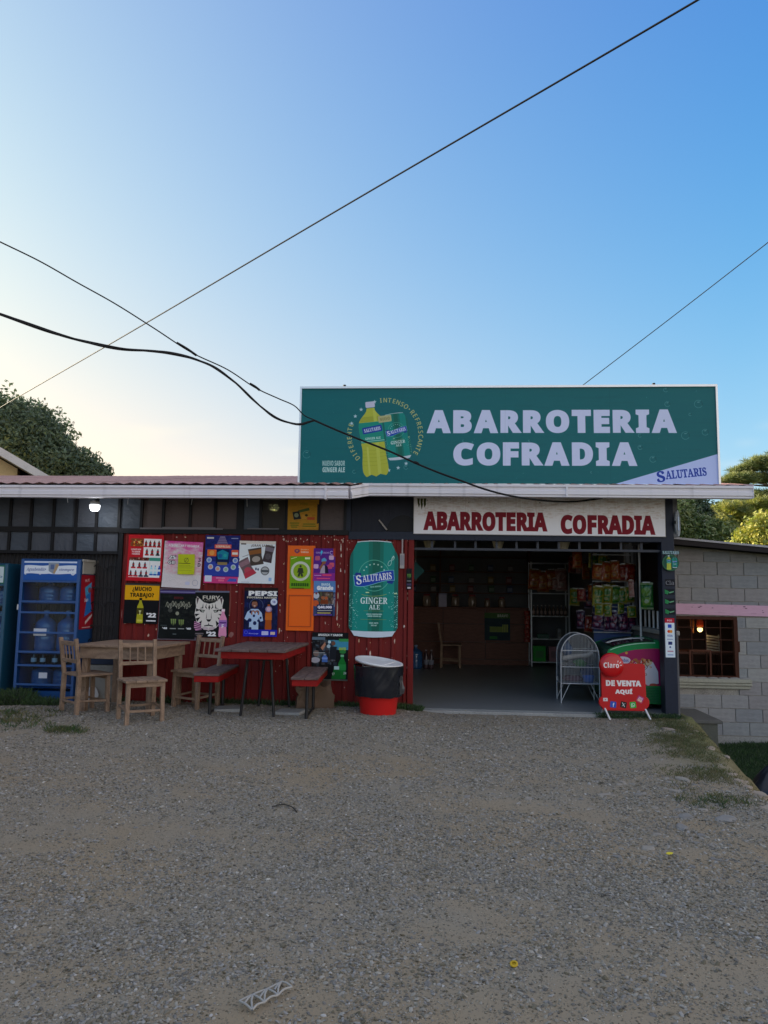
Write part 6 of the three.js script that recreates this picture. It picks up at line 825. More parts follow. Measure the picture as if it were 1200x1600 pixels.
const bagGeo = [0, 1, 2].map((k) => { const mk = (s) => { const g = new THREE.PlaneGeometry(1, 1, 18, 22), p = g.attributes.position; for (let i = 0; i < p.count; i++) { const x = p.getX(i), y = p.getY(i), e = Math.pow(Math.max(0, 1 - 4 * x * x), 0.55) * Math.pow(Math.max(0, 1 - Math.pow(Math.abs(2 * y) / 0.93, 4)), 0.6); p.setXYZ(i, x * (1 - 0.06 * e), y, s * (0.17 * e + (0.035 * N2(x * 6 + k * 9, y * 6, k + 2) + 0.05 * Math.abs(N2(x * 11 + k * 5, y * 8, s + k)) + 0.03 * N2(x * 19, y * 17, k + s * 3)) * (0.35 + e))); } g.computeVertexNormals(); return g; }; const b = mk(-1); return merge([mk(1), b]); });
const ord5 = ['first', 'second', 'third', 'fourth', 'fifth']; let bagN = 0; const bagProto = {};
function chipBag(kind, label, p, w, h, ry = 0, group) {                     // hung a little askew, each its own size
  let o = bagProto[kind];
  if (!o) { o = bagProto[kind] = thing('chip_bag', label, 'snack bag', p, ry, group); part('pouch', [bagGeo[bagN++ % 3].clone()], bagMat(kind), o); part('hang_tab', [span(-0.28, 0.49, -0.012, 0.28, 0.53, 0.012)], M.paleMetal, o); }
  else { o = dup(o, label, p, ry); o.userData.group = group; }
  o.scale.set(w, h, w); o.rotation.z = rr(-0.09, 0.09); return o;
}
{
  const r = thing('snack_rack', 'wire rack of hanging snack bags at the right inside the shop', 'rack', [2.68, 0.05, -1.80]);
  for (const x of [-0.30, 0.27]) part('upright', [bar(V(x, 0, -0.04), V(x, 2.1, -0.04), 0.012, 8)], M.blackMetal, r);
  for (const y of [2.06, 1.66, 1.28, 0.9]) part('hook_rail', [bar(V(-0.3, y, 0.0), V(0.27, y, 0.0), 0.008, 6)], M.paleMetal, r); part('back_panel', [span(-0.3, 0.3, -0.07, 0.27, 1.32, -0.055)], mat([0.05, 0.09, 0.24], 0.5), r); part('foot', [span(-0.3, 0, -0.2, 0.27, 0.03, 0.1)], M.blackMetal, r);
  const ord = ['leftmost', 'second', 'third', 'fourth', 'fifth'];
  [['orange', 1.86, 'top row'], ['yellow', 1.50, 'middle row'], ['purple', 1.13, 'bottom row']].forEach(([k, y, row], j) => { for (let i = 0; i < 5; i++) { const kk = j === 0 && i > 2 ? 'red' : j === 1 && i === 2 ? 'green' : k; chipBag(kk, `${kk} snack bag hanging ${ord[i]} in the ${row} of the wire rack`, [2.43 + i * 0.122 + rr(-0.03, 0.03), y + rr(-0.03, 0.02), -1.76 + rr(-0.03, 0.04)], rr(0.13, 0.19), rr(0.22, 0.30), rr(-0.6, 0.6), 'snack bags on the wire rack'); } });
  for (let i = 0; i < 4; i++) chipBag('yellow', `yellow snack bag ${['leftmost', 'second', 'third', 'rightmost'][i]} in the low front row of the wire rack`, [2.45 + i * 0.15 + rr(-0.03, 0.03), 1.29 + rr(-0.03, 0.03), -1.71], rr(0.11, 0.15), rr(0.15, 0.2), rr(-0.6, 0.6), 'snack bags on the wire rack');
  chipBag('green', 'large green snack bag hanging alone above the freezer', [2.86, 1.50, -0.68], 0.17, 0.36, -0.5);
  chipBag('pink', 'pale bag hanging by the white pole inside the doorway', [2.74, 1.60, -1.0], 0.09, 0.24, -0.9);
  // metal shelving at the back with goods
  const s = thing('metal_shelving', 'tall thin metal shelving beside the shop counter', 'shelving', [2.35, 0.05, -5.95]); for (const x of [-0.385, 0.375]) for (const z of [-0.2, 0.18]) part('upright', [span(x - 0.012, 0, z - 0.012, x + 0.012, 2.12, z + 0.012)], M.paleMetal, s);
  for (const y of [0.10, 0.56, 1.02, 1.48, 2.1]) part('shelf_board', [span(-0.385, y - 0.02, -0.2, 0.385, y, 0.2, 0.004)], M.paleMetal, s);
  for (let i = 0; i < 3; i++) chipBag('orange', `orange bread bag hanging ${['left', 'centre', 'right'][i]} on the tall metal shelving`, [2.03 + i * 0.17, 1.80 - (i % 2) * 0.04, -5.72], 0.24, 0.42, 0.3 * N2(i, 9), 'bread bags on the tall metal shelving');
  chipBag('pink', 'pink bread bag hanging far right on the tall metal shelving', [2.56, 1.80, -5.70], 0.24, 0.46, 0.1); chipBag('pink', 'small pink bread bag hanging lower on the tall metal shelving', [2.44, 1.72, -5.68], 0.13, 0.24, 0.1);
  let b0; for (let i = 0; i < 9; i++) { const l = `small brown bottle, ${['first', 'second', 'third', 'fourth', 'fifth', 'sixth', 'seventh', 'eighth', 'ninth'][i]} from the left in the shelving row`, p = [2.02 + i * 0.08, 1.07, -5.82]; if (i) dup(b0, l, p, 0); else { b0 = thing('sauce_bottle', l, 'bottle', p, 0, 'sauce bottles on the tall metal shelving'); part('body', [lathe([[0, 0], [0.027, 0], [0.029, 0.01], [0.029, 0.13], [0.012, 0.17], [0.012, 0.2], [0, 0.2]], 14)], mat([0.10, 0.05, 0.03], 0.25), b0); part('cap', [cyl(0.014, 0.014, 0.025, 0, 0.205, 0, 10)], mat([0.4, 0.36, 0.34], 0.5), b0); part('paper_label', [cyl(0.0302, 0.0302, 0.06, 0, 0.07, 0, 14)], mat([0.3, 0.2, 0.17], 0.6), b0); } }
  for (const [n, x, w, h, c, y] of [['bright green carton on the bottom of the tall metal shelving', 2.12, 0.25, 0.31, [0.03, 0.30, 0.04], 0.15], ['pink and grey carton beside the green carton on the shelving', 2.42, 0.22, 0.30, [0.34, 0.16, 0.18], 0.15], ['small grey tin on the third board of the tall metal shelving', 2.52, 0.07, 0.2, [0.3, 0.3, 0.33], 0.61], ['dull green packet on the third board of the shelving', 2.2, 0.22, 0.09, [0.06, 0.14, 0.10], 0.61]]) { const o = thing('carton', n, 'carton', [x, y, -5.84]); part('carton_body', [box(w, h, 0.18, 0, h / 2, 0, 0, 0, 0, 0.006)], mat(c, 0.55), o); part('carton_label', [span(-w * 0.3, h * 0.25, 0.091, w * 0.32, h * 0.7, 0.094)], mat(c.map((q) => q * 0.5 + 0.05), 0.6), o); }
  const st = thing('pouch_strip', 'hanging strip of small red pouches beside the shelving', 'pouch strip', [1.87, 0, -5.72]); for (let i = 0; i < 7; i++) part('pouch', [place(bagGeo[i % 3].clone().scale(0.11, 0.10, 0.11), (i % 2) * 0.015, 1.12 - i * 0.09, 0)], bagMat('red'), st);
  // left side of the room
  const d = thing('bunting_flag', 'teal paper diamond hanging just inside the doorway edge', 'flag', [-0.30, 1.84, -2.0], 0.1); part('paper', [place(new THREE.PlaneGeometry(0.2, 0.2), 0, 0, 0, 0, 0, Math.PI / 4)], mat([0.04, 0.16, 0.18], 0.7), d); part('string', [bar(V(0, 0.14, 0), V(0, 0.9, 0), 0.003, 5)], M.paleMetal, d);
  const j = jug('blue water jug on the shop floor behind the red wall edge', [-0.36, 0.05, -4.9]); j.userData.group = undefined; delete j.userData.group;
  for (const [x, l] of [[-0.16, 'left'], [-0.06, 'right']]) { const o = thing('floor_bottle', `dark soda bottle standing on the shop floor, ${l} of the pair`, 'bottle', [x, 0.05, -4.85]); part('body', [lathe([[0, 0], [0.045, 0], [0.05, 0.02], [0.05, 0.22], [0.018, 0.31], [0.018, 0.34], [0, 0.34]], 18)], mat([0.07, 0.04, 0.05], 0.2), o); part('cap', [cyl(0.019, 0.019, 0.025, 0, 0.35, 0, 12)], mat([0.35, 0.3, 0.34], 0.5), o); part('paper_label', [cyl(0.0515, 0.0515, 0.09, 0, 0.13, 0, 18)], mat([0.22, 0.24, 0.32], 0.6), o); }
  for (let i = 0; i < 6; i++) chipBag(['red', 'orange', 'green', 'yellow', 'purple', 'red'][i], `dim snack bag hanging in the back between shelving and rack, ${['first', 'second', 'third', 'fourth', 'fifth', 'sixth'][i]} from the left`, [2.42 + (i % 3) * 0.19, 2.0 - (i / 3 | 0) * 0.5 + rr(-0.1, 0.1), -3.4 + rr(-0.3, 0.3)], 0.18, 0.3, rr(-0.7, 0.7), 'dim snack bags hanging in the back');
  // more stock: bags on strings from the rafters and jars along the counter
  const kinds = ['orange', 'red', 'purple', 'green', 'yellow', 'pink']; let hn = 0;
  for (const [x0, z, y, row] of [[2.30, -2.7, 2.02, 'upper string'], [2.36, -2.6, 1.55, 'middle string'], [2.33, -2.5, 1.10, 'lower string']]) for (let i = 0; i < 5; i++) chipBag(kinds[(hn++ * 5 + (i > 2)) % 6], `dim snack bag ${ord5[i]} on the ${row} left of the wire rack`, [x0 - 0.02 + i * 0.125 + rr(-0.04, 0.04), y + rr(-0.07, 0.07), z + rr(-0.25, 0.25)], rr(0.12, 0.18), rr(0.2, 0.3), rr(-0.8, 0.8), 'dim snack bags on strings');
  let jar; ['first', 'second', 'third', 'fourth', 'fifth', 'sixth', 'seventh'].forEach((n, i) => { const p = [-0.55 + i * 0.33 + rr(-0.06, 0.06), 1.22, -6.15 + rr(-0.06, 0.06)], l = `${n} dim glass jar from the left along the shop counter`; if (i) { const o = dup(jar, l, p, rnd()); o.scale.setScalar(rr(0.8, 1.25)); } else { jar = thing('counter_jar', l, 'jar', p, 0, 'jars on the shop counter'); part('jar_body', [lathe([[0, 0], [0.07, 0], [0.078, 0.02], [0.078, 0.16], [0.055, 0.19], [0, 0.19]], 18)], mat([0.22, 0.16, 0.12], 0.15), jar); part('lid', [cyl(0.058, 0.058, 0.03, 0, 0.205, 0, 18)], mat([0.25, 0.05, 0.05], 0.5), jar); } });
}

// ---------------------------------------------------------------- block house on the right
{
  const hZ = -2.3, Hs = thing('block_house', 'grey concrete block house with pink band and rusty barred window', 'building', [0, 0, hZ]);
  const top = (x) => 2.33 - 0.087 * (x - 3.79), X0 = 3.14, X1 = 6.2;
  part('wall', [extr([[X0, -0.85], [9.5, -0.85], [9.5, top(9.5)], [4.66, top(4.66)], [4.66, 0.24], [X0, 0.24]], 0.1), extr([[X0, 1.2], [4.66, 1.2], [4.66, top(4.66)], [X0, top(X0)]], 0.1)].map((g) => place(boxUV(g), 0, 0, -0.1065)), mat('#ffffff', 0.95, { map: speckle(0.62, 0.60, 0.57, 0.22, 60, 33) }), Hs);
  part('side_wall', [span(X0 - 0.1, -0.85, -7.5, X0, top(X0), -0.002), span(9.5, -0.85, -7.5, 9.6, top(9.5), 0), span(X0, -0.85, -7.6, 9.5, 2.2, -7.5)], M.concrete, Hs).userData.kind = 'stuff';
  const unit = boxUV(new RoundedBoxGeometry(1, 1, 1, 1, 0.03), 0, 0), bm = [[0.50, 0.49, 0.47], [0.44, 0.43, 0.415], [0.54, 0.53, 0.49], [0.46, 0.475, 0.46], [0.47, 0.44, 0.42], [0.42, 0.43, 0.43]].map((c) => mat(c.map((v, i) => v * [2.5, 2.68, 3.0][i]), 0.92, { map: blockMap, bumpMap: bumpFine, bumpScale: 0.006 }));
  const hole = [X0, 4.665, 0.10, 1.19];
  for (let r = -4; r < 13; r++) { const y0 = 0.015 + r * 0.203, y1 = y0 + 0.193; for (let c = 0; c < 9; c++) {
    let x0 = 2.93 + c * 0.402 + (r % 2 ? 0.201 : 0) + 0.06, x1 = x0 + 0.392, a = y0, b = y1; x0 = Math.max(x0, X0); x1 = Math.min(x1, X1); if (x1 - x0 < 0.05) continue;
    if (a < 1.365 && b > 1.365) a = 1.366; else if (a < 1.19 && b > 1.19) b = 1.184; else if (a >= 1.18 && b <= 1.37) continue;
    b = Math.min(b, top(x1) - 0.06); if (b - a < 0.04 || a < -0.70) continue;
    if (a < hole[3] && b > hole[2] && x0 < hole[1]) { if (x1 - hole[1] < 0.05) continue; x0 = hole[1]; if (b <= hole[2] + 0.01) continue; }
    const m = a > 1.3 ? [1, 4, 5][rnd() * 3 | 0] : rnd() * 6 | 0, o = piece('block', unit, bm[m], Hs, (x0 + x1) / 2, (a + b) / 2, -0.005 + rr(-0.0015, 0.0015)); o.scale.set(x1 - x0, b - a, 0.03); } }
  part('plinth', [span(X0, -0.85, -0.01, 9.5, -0.605, 0.012, 0.004)], M.concrete, Hs);
  const pinkT = ctex(1024, 64, (g, W, Hh) => { R4(g, 0, 0, W, Hh, '#dcb0c6'); for (let i = 0; i < 500; i++) { g.fillStyle = `rgba(${rnd() < 0.5 ? '235,205,220' : '140,100,120'},${0.2 * rnd()})`; g.fillRect(rnd() * W, rnd() * Hh, rr(2, 22), rr(1, 6)); } for (let i = 0; i < 26; i++) disc(g, rnd() * W, rr(8, 54), rr(1.5, 3), 'rgba(80,50,66,.7)'); });
  const band = new THREE.BoxGeometry(6.4, 0.165, 0.04); part('lintel_band', [place(band, X0 + 3.2, 1.277, 0.008, 0, 0, -0.012)], mat('#ffffff', 0.8, { map: pinkT, bumpMap: bumpFine, bumpScale: 0.003 }), Hs);
  const win = new THREE.Group(); win.name = 'window'; Hs.add(win);
  part('frame', [span(3.14, 1.15, -0.06, 4.665, 1.195, 0.02), span(4.61, 0.26, -0.06, 4.668, 1.149, 0.021), span(3.14, 0.255, -0.06, 4.609, 0.295, 0.02)], M.rust, win);
  for (const x of [3.34, 3.555, 3.77, 3.985, 4.20, 4.42]) part('grille_bar', [bar(V(x, 0.29, -0.02), V(x, 1.15, -0.02), 0.008, 6)], M.rust, win);
  for (const y of [0.47, 0.66, 0.84, 1.025]) part('grille_bar', [bar(V(3.14, y, -0.012), V(4.61, y, -0.012), 0.007, 6)], M.rust, win);
  for (const [a, b, c, d] of [[3.93, 0.66, 4.26, 0.685], [3.93, 0.296, 3.955, 0.66], [4.235, 0.296, 4.26, 0.66]]) part('hatch_frame', [span(a, b, -0.006, c, d, 0.016)], mat([0.11, 0.04, 0.025], 0.8), win);
  part('hinge', [span(4.668, 0.66, 0.0, 4.69, 0.82, 0.024)], M.rust, win);
  const sillM = mat([0.42, 0.41, 0.34], 0.9, { map: dustyMap, bumpMap: bumpFine, bumpScale: 0.005 });
  part('sill', [span(X0, 0.195, -0.08, 4.83, 0.254, 0.085, 0.01), span(X0, 0.15, -0.002, 4.84, 0.194, 0.07, 0.016), span(X0, 0.10, -0.002, 4.82, 0.149, 0.045, 0.016)], sillM, Hs); 
  for (let i = 0; i < 7; i++) { const g = new THREE.IcosahedronGeometry(0.03, 1), p = g.attributes.position; for (let k = 0; k < p.count; k++) p.setXYZ(k, p.getX(k) * 3 * (1 + 0.5 * N2(k, i)), p.getY(k) * 0.6, p.getZ(k)); g.computeVertexNormals(); part('mortar_lump', [place(g, 3.8 + i * 0.155 + rr(-0.03, 0.03), 0.262, 0.05)], M.concrete, Hs); }
  part('room', [span(3.14, -0.1, -2.4, 5.6, 2.0, -2.36), span(5.56, -0.1, -2.36, 5.6, 2.0, -0.12), span(3.14, 1.9, -2.36, 5.56, 1.94, -0.12), span(3.14, -0.1, -2.36, 5.56, -0.06, -0.12)], mat([0.17, 0.12, 0.11], 0.85), Hs).userData.kind = 'stuff';
  const rf = part('roof', [place(boxUV(new THREE.BoxGeometry(6.9, 0.03, 8.4)), 6.45, top(6.45) + 0.045, -3.85, 0, 0, -0.087)], mat([0.42, 0.42, 0.45], 0.5, { map: dustyMap }), Hs); part('eave_board', [place(boxUV(new THREE.BoxGeometry(6.88, 0.075, 0.03)), 6.445, top(6.445) - 0.01, 0.32, 0, 0, -0.087)], mat([0.03, 0.026, 0.028], 0.8), rf);
  part('eave_board', [place(boxUV(new THREE.BoxGeometry(6.88, 0.06, 0.03)), 6.445, top(6.445) - 0.015, 0.02, 0, 0, -0.087)], M.black, rf);
  // things seen through the window
  const l = thing('pendant_lamp', 'warm lit lamp with orange shade behind the barred window', 'lamp', [4.40, 0.96, hZ - 0.85]);
  part('bulb', [new THREE.SphereGeometry(0.042, 20, 14).translate(0, 0, 0)], mat([0.9, 0.75, 0.4], 0.4, { emissive: C(1, 0.72, 0.26), emissiveIntensity: 1.2 }), l); part('shade', [lathe([[0.045, 0.04], [0.055, 0.06], [0.05, 0.2], [0.044, 0.2], [0.048, 0.06]], 20)], mat([0.85, 0.25, 0.06], 0.8, { transmission: 0.5, thickness: 0 }), l); part('cord', [bar(V(0, 0.2, 0), V(0, 0.9, 0), 0.006, 6)], M.black, l);
  const pl = new THREE.PointLight(new THREE.Color(1, 0.6, 0.25), 0.03, 0, 2); pl.position.set(0, -0.07, 0.02); pl.castShadow = true; pl.shadow.radius = 2; l.add(pl);
  const c = thing('orange_cloth', 'orange cloth hanging beside the warm lamp behind the window', 'cloth', [4.31, 1.05, hZ - 0.95]); const cg = new THREE.PlaneGeometry(0.1, 0.3, 6, 12), q = cg.attributes.position; for (let i = 0; i < q.count; i++) q.setXYZ(i, q.getX(i) * (0.6 + q.getY(i) * 1.6), q.getY(i), 0.02 * Math.sin(q.getX(i) * 60)); cg.computeVertexNormals(); part('cloth', [cg], mat([0.75, 0.28, 0.08], 0.9, { transmission: 0.4, thickness: 0 }), c);
  const k = thing('slatted_crate', 'pale slatted wooden crate behind the barred window', 'crate', [4.62, 0.62, hZ - 0.9], -0.1); for (let i = 0; i < 6; i++) part('slat', [box(0.21, 0.026, 0.014, 0, i * 0.045, 0, 0, 0, -0.12)], mat([0.42, 0.42, 0.36], 0.8), k); part('post', [span(-0.105, -0.03, -0.03, -0.09, 0.28, -0.012)], mat([0.3, 0.3, 0.26], 0.8), k); part('post', [span(0.09, -0.04, -0.03, 0.105, 0.26, -0.012)], mat([0.3, 0.3, 0.26], 0.8), k);
  const tb = thing('plank_table', 'brown plank table top seen low behind the barred window', 'table', [4.15, 0.0, hZ - 1.0]); part('top', [span(-0.7, 0.56, -0.4, 0.75, 0.6, 0.3, 0.005)], M.counter, tb); for (const x of [-0.6, 0.65]) part('leg', [span(x, -0.06, -0.3, x + 0.05, 0.558, -0.25)], M.counter, tb);
  const f = thing('concrete_footing', 'dark mossy concrete footing block at the corner of the shop', 'footing', [0, 0, 0]); part('block_body', [span(2.9, -0.9, -2.2, 3.93, -0.25, -1.2, 0.012)], mat([0.13, 0.135, 0.115], 0.95, { map: dustyMap, bumpMap: bumpFine, bumpScale: 0.008 }), f); part('cap_slab', [span(2.9, -0.249, -2.25, 3.98, -0.20, -1.17, 0.01)], mat([0.15, 0.15, 0.14], 0.95, { map: dustyMap }), f);
}
// ---------------------------------------------------------------- house on the left behind the shop
{
  const t = thing('gabled_house', 'cream gabled house rising behind the left end of the shop roof', 'building', [-9.97, 0, -9], 0.436), s = 0.558, rake = (x) => 4.317 - s * x, ap = -4.2, cream = mat([0.66, 0.47, 0.24], 0.85, { map: dustyMap, bumpMap: bumpFine, bumpScale: 0.002 });
  part('wall', [extr([[-7.4, -1], [-0.97, -1], [-0.97, rake(-0.97) - 0.24], [ap, rake(ap) - 0.24], [-7.4, rake(-0.97) - 0.24]], 5)].map((g) => place(boxUV(g), 0, 0, -5.5)), cream, t);
  const fas = mat([0.60, 0.57, 0.55], 0.7, { map: dustyMap }), ang = Math.atan(s);
  for (const k of [1, -1]) { const w = 4.2, xm = ap + k * w / 2, ym = (rake(ap) + rake(0)) / 2, L = Math.hypot(w, w * s); part('roof_plane', [box(L, 0.05, 6.2, xm, ym - 0.03, -3.12, 0, 0, -k * ang)], mat([0.28, 0.13, 0.09], 0.8, { map: dustyMap }), t); part('fascia', [box(L, 0.19, 0.035, xm, ym - 0.10, 0.0, 0, 0, -k * ang)], fas, t); part('soffit', [box(L - 0.1, 0.02, 0.46, xm, ym - 0.19, -0.27, 0, 0, -k * ang)], mat([0.52, 0.46, 0.38], 0.8), t); }
  part('eave_beam', [span(-0.96, 4.28, -5, -0.35, 4.40, -0.35)], mat([0.40, 0.30, 0.2], 0.8), t);
}

{ // unseen house added beyond the left edge to keep low sun off the yard
  const t = thing('added_shading_house', 'added pale plastered house, unseen beyond the left edge, shading the yard', 'building', [-11.5, -0.1, 7]), wm = mat([0.55, 0.5, 0.42], 0.85, { map: dustyMap });
  part('wall', [span(-2.5, 0, -6, 2.2, 4.2, 6)], wm, t); part('roof_plane', [box(3.1, 0.08, 12.8, 1.25, 4.75, 0, 0, 0, -0.42), box(3.1, 0.08, 12.8, -1.55, 4.75, 0, 0, 0, 0.42)], mat([0.28, 0.13, 0.09], 0.8, { map: dustyMap }), t).userData.kind = 'stuff'; part('gable', [extr([[-2.5, 4.2], [2.2, 4.2], [-0.15, 5.2]], 11.8)].map((g) => place(g, 0, 0, -5.9)), wm, t);
  part('door', [span(2.2, 0, -0.5, 2.24, 2.1, 0.5, 0.01)], M.counter, t); for (const z of [-3.5, 3.2]) { const w = part('window', [span(2.2, 1.0, z - 0.6, 2.24, 2.1, z + 0.6, 0.01)], M.black, t); part('sill', [span(2.2, 0.93, z - 0.7, 2.3, 0.99, z + 0.7)], M.concrete, t); }
}

// ---------------------------------------------------------------- trees
const leafGeo = (() => { const P = []; for (let k = 0; k < 9; k++) { const q = new THREE.Quaternion().setFromEuler(new THREE.Euler(rr(-1.3, 1.3), rnd() * 6.3, rr(-1.3, 1.3))), c = V(rr(-0.75, 0.75), rr(-0.6, 0.6), rr(-0.75, 0.75)); for (const [a, b, d] of [[[0, 0, -0.42], [0.17, -0.05, 0.02], [0, 0, 0]], [[0, 0, -0.42], [0, 0, 0], [-0.17, -0.05, 0.02]], [[0.17, -0.05, 0.02], [0, 0.0, 0.42], [0, 0, 0]], [[0, 0, 0], [0, 0, 0.42], [-0.17, -0.05, 0.02]]]) for (const v of [a, b, d]) P.push(...V(...v).applyQuaternion(q).add(c).toArray()); } const g = new THREE.BufferGeometry(); g.setAttribute('position', new THREE.Float32BufferAttribute(P, 3)); g.computeVertexNormals(); return g; })();
const needleGeo = (() => { const P = []; for (let k = 0; k < 26; k++) { const d = V(rr(-1, 1), rr(-0.15, 1), rr(-1, 1)).normalize(), s = V(rr(-1, 1), rr(-1, 1), rr(-1, 1)).cross(d).normalize().multiplyScalar(0.045), e = d.clone().multiplyScalar(rr(0.75, 1.05)); e.y -= 0.08; P.push(...s.toArray(), ...s.clone().negate().toArray(), ...e.toArray()); } const g = new THREE.BufferGeometry(); g.setAttribute('position', new THREE.Float32BufferAttribute(P, 3)); g.computeVertexNormals(); return g; })();
const barkM = mat([0.13, 0.095, 0.07], 0.95, { bumpMap: bumpFine, bumpScale: 0.02 });
const leafM = mat('#ffffff', 0.62, { transmission: 0.45, thickness: 0 });
function tree(name, label, base, lobes, { n = 2600, size = 0.34, cols, geo = leafGeo, trunk = 0.22, lean = [0, 0], flat = 1, limbs = true } = {}) {
  const t = thing(name, label, 'tree', base), B = V(...base), rel = lobes.map(([x, y, z, r, f]) => [V(x, y, z).sub(B), r, f ?? flat]);
  const top = rel.reduce((a, [v, r]) => v.y > a.y ? v : a, V(0, -9, 0)), tp = [[0, -0.3, 0], [lean[0] * 0.3, top.y * 0.35, lean[1] * 0.3], [lean[0] * 0.7 + top.x * 0.4, top.y * 0.7, lean[1] * 0.7 + top.z * 0.4], [top.x, top.y, top.z]];
  const cv = new THREE.CatmullRomCurve3(tp.map((p) => V(...p))), tg = new THREE.TubeGeometry(cv, 20, 1, 9), q = tg.attributes.position; for (let i = 0; i <= 20; i++) { const c = cv.getPoint(i / 20), r = trunk * (1 - 0.8 * i / 20) * (i === 0 ? 1.5 : 1); for (let j = 0; j <= 9; j++) { const k = i * 10 + j, v = V(q.getX(k), q.getY(k), q.getZ(k)).sub(c).multiplyScalar(r).add(c); q.setXYZ(k, v.x, v.y, v.z); } } tg.computeVertexNormals();
  part('trunk', [tg], barkM, t);
  if (limbs) rel.forEach(([v, r]) => { const s = cv.getPoint(Math.min(0.95, Math.max(0.3, (v.y - r * 0.7) / top.y))); part('limb', [bar(s, v, trunk * 0.34, 7, trunk * 0.1)], barkM, t); for (let k = 0; k < 4; k++) { const e = v.clone().add(V(rr(-1, 1) * r * 0.8, rr(-0.2, 0.7) * r * (geo === needleGeo ? 0.3 : 0.8), rr(-1, 1) * r * 0.8)); part('limb', [bar(v.clone().lerp(s, 0.3), e, trunk * 0.14, 5, trunk * 0.04)], barkM, t); } });
  const im = new THREE.InstancedMesh(geo, leafM, n), mm = new THREE.Matrix4(), qq = new THREE.Quaternion(), col = new THREE.Color(), vol = rel.map(([, r]) => r * r), sum = vol.reduce((a, b) => a + b, 0);
  for (let i = 0; i < n; i++) { let u = rnd() * sum, k = 0; while (u > vol[k] && k < vol.length - 1) u -= vol[k++]; const [c, r, f] = rel[k]; const d = V(rr(-1, 1), rr(-1, 1), rr(-1, 1)); while (d.lengthSq() > 1 || d.lengthSq() < 0.01) d.set(rr(-1, 1), rr(-1, 1), rr(-1, 1)); const w = 1 + 0.38 * N2(d.x * 2.4 + k * 5, d.y * 2.4, d.z * 2.4) + 0.18 * N2(d.x * 6 + k, d.y * 6, d.z * 6); d.normalize().multiplyScalar(r * Math.pow(rnd(), 0.36) * w); d.y *= f; d.add(c);
    qq.setFromEuler(_e.set(rr(-0.6, 0.6), rnd() * 6.3, rr(-0.6, 0.6))); const s = size * rr(0.65, 1.3); mm.compose(d, qq, V(s, s, s)); im.setMatrixAt(i, mm); const a = cols[rnd() * cols.length | 0], b = rr(0.75, 1.25); im.setColorAt(i, col.setRGB(a[0] * b, a[1] * b, a[2] * b)); }
  im.name = 'crown'; im.castShadow = im.receiveShadow = true; t.add(im); return t;
}
const DARK = [[0.11, 0.17, 0.085], [0.15, 0.21, 0.10], [0.08, 0.135, 0.07]], MID = [[0.16, 0.23, 0.065], [0.12, 0.19, 0.055], [0.22, 0.26, 0.08]], YEL = [[0.42, 0.44, 0.05], [0.32, 0.39, 0.045], [0.52, 0.48, 0.07]], PINE = [[0.25, 0.29, 0.085], [0.32, 0.34, 0.09], [0.18, 0.24, 0.075]];
tree('broadleaf_tree', 'large dense green tree behind the cream gabled house at left', [-16.4, -0.8, -18], [[-17.4, 6.5, -18, 2.5], [-16.0, 6.9, -18, 1.7], [-14.95, 6.0, -17.6, 1.25], [-15.5, 5.2, -17.4, 1.5], [-16.7, 8.1, -18, 0.85], [-15.85, 8.0, -18.2, 0.7], [-14.6, 5.3, -17.8, 0.6], [-19.3, 7.2, -18, 2.2], [-14.25, 6.55, -17.8, 0.55], [-15.1, 7.2, -17.8, 0.75]], { n: 11500, size: 0.21, cols: DARK, trunk: 0.32 });
tree('broadleaf_tree', 'small round dark tree right of the large left tree', [-13.2, -0.8, -17.6], [[-13.42, 6.15, -17.6, 0.58], [-12.95, 5.75, -17.6, 0.55], [-13.75, 5.75, -17.6, 0.5], [-13.3, 5.4, -17.6, 0.7]], { n: 1500, size: 0.2, cols: DARK, trunk: 0.12 });
tree('pine_tree', 'tall spreading pine at the right edge with flat lit layers', [15.2, -1, -25], [[14.9, 7.55, -25, 0.8, 0.42], [14.1, 7.3, -25.2, 0.5, 0.38], [15.9, 7.7, -24.8, 1.0, 0.4], [13.85, 6.85, -24.8, 0.75, 0.3], [13.15, 6.72, -25.1, 0.5, 0.3], [15.1, 6.95, -25.3, 0.7, 0.3], [16.3, 6.7, -25, 0.9, 0.35], [14.6, 6.1, -24.6, 0.45, 0.4], [15.3, 5.7, -25.3, 0.7, 0.4], [13.9, 5.75, -24.8, 0.8, 0.34], [16.1, 5.3, -25, 0.9, 0.4]], { n: 3000, size: 0.28, cols: PINE, geo: needleGeo, trunk: 0.16, lean: [0.2, 0] });
tree('pine_tree', 'pale green pine between the gutter end and the yellow bush', [13.3, -1, -22], [[12.4, 5.1, -22, 0.7, 0.45], [13.2, 4.75, -22, 0.7, 0.4], [11.9, 4.5, -22.2, 0.6, 0.4], [12.8, 4.1, -21.8, 0.85, 0.45], [13.6, 5.4, -22.2, 0.6, 0.4], [11.6, 3.7, -22, 0.8, 0.5], [13.4, 3.6, -22, 0.8, 0.5]], { n: 2000, size: 0.24, cols: [...PINE, ...YEL], geo: needleGeo, trunk: 0.15 });
tree('bushy_tree', 'bright yellow green leafy tree above the block house roof', [10.3, -0.8, -14], [[10.3, 3.55, -14, 0.62], [9.75, 3.2, -14, 0.5], [10.9, 3.7, -14, 0.7], [10.1, 2.8, -13.8, 0.8], [9.35, 2.8, -14, 0.45], [11.3, 3.0, -14, 0.8]], { n: 2600, size: 0.17, cols: YEL, trunk: 0.12 });
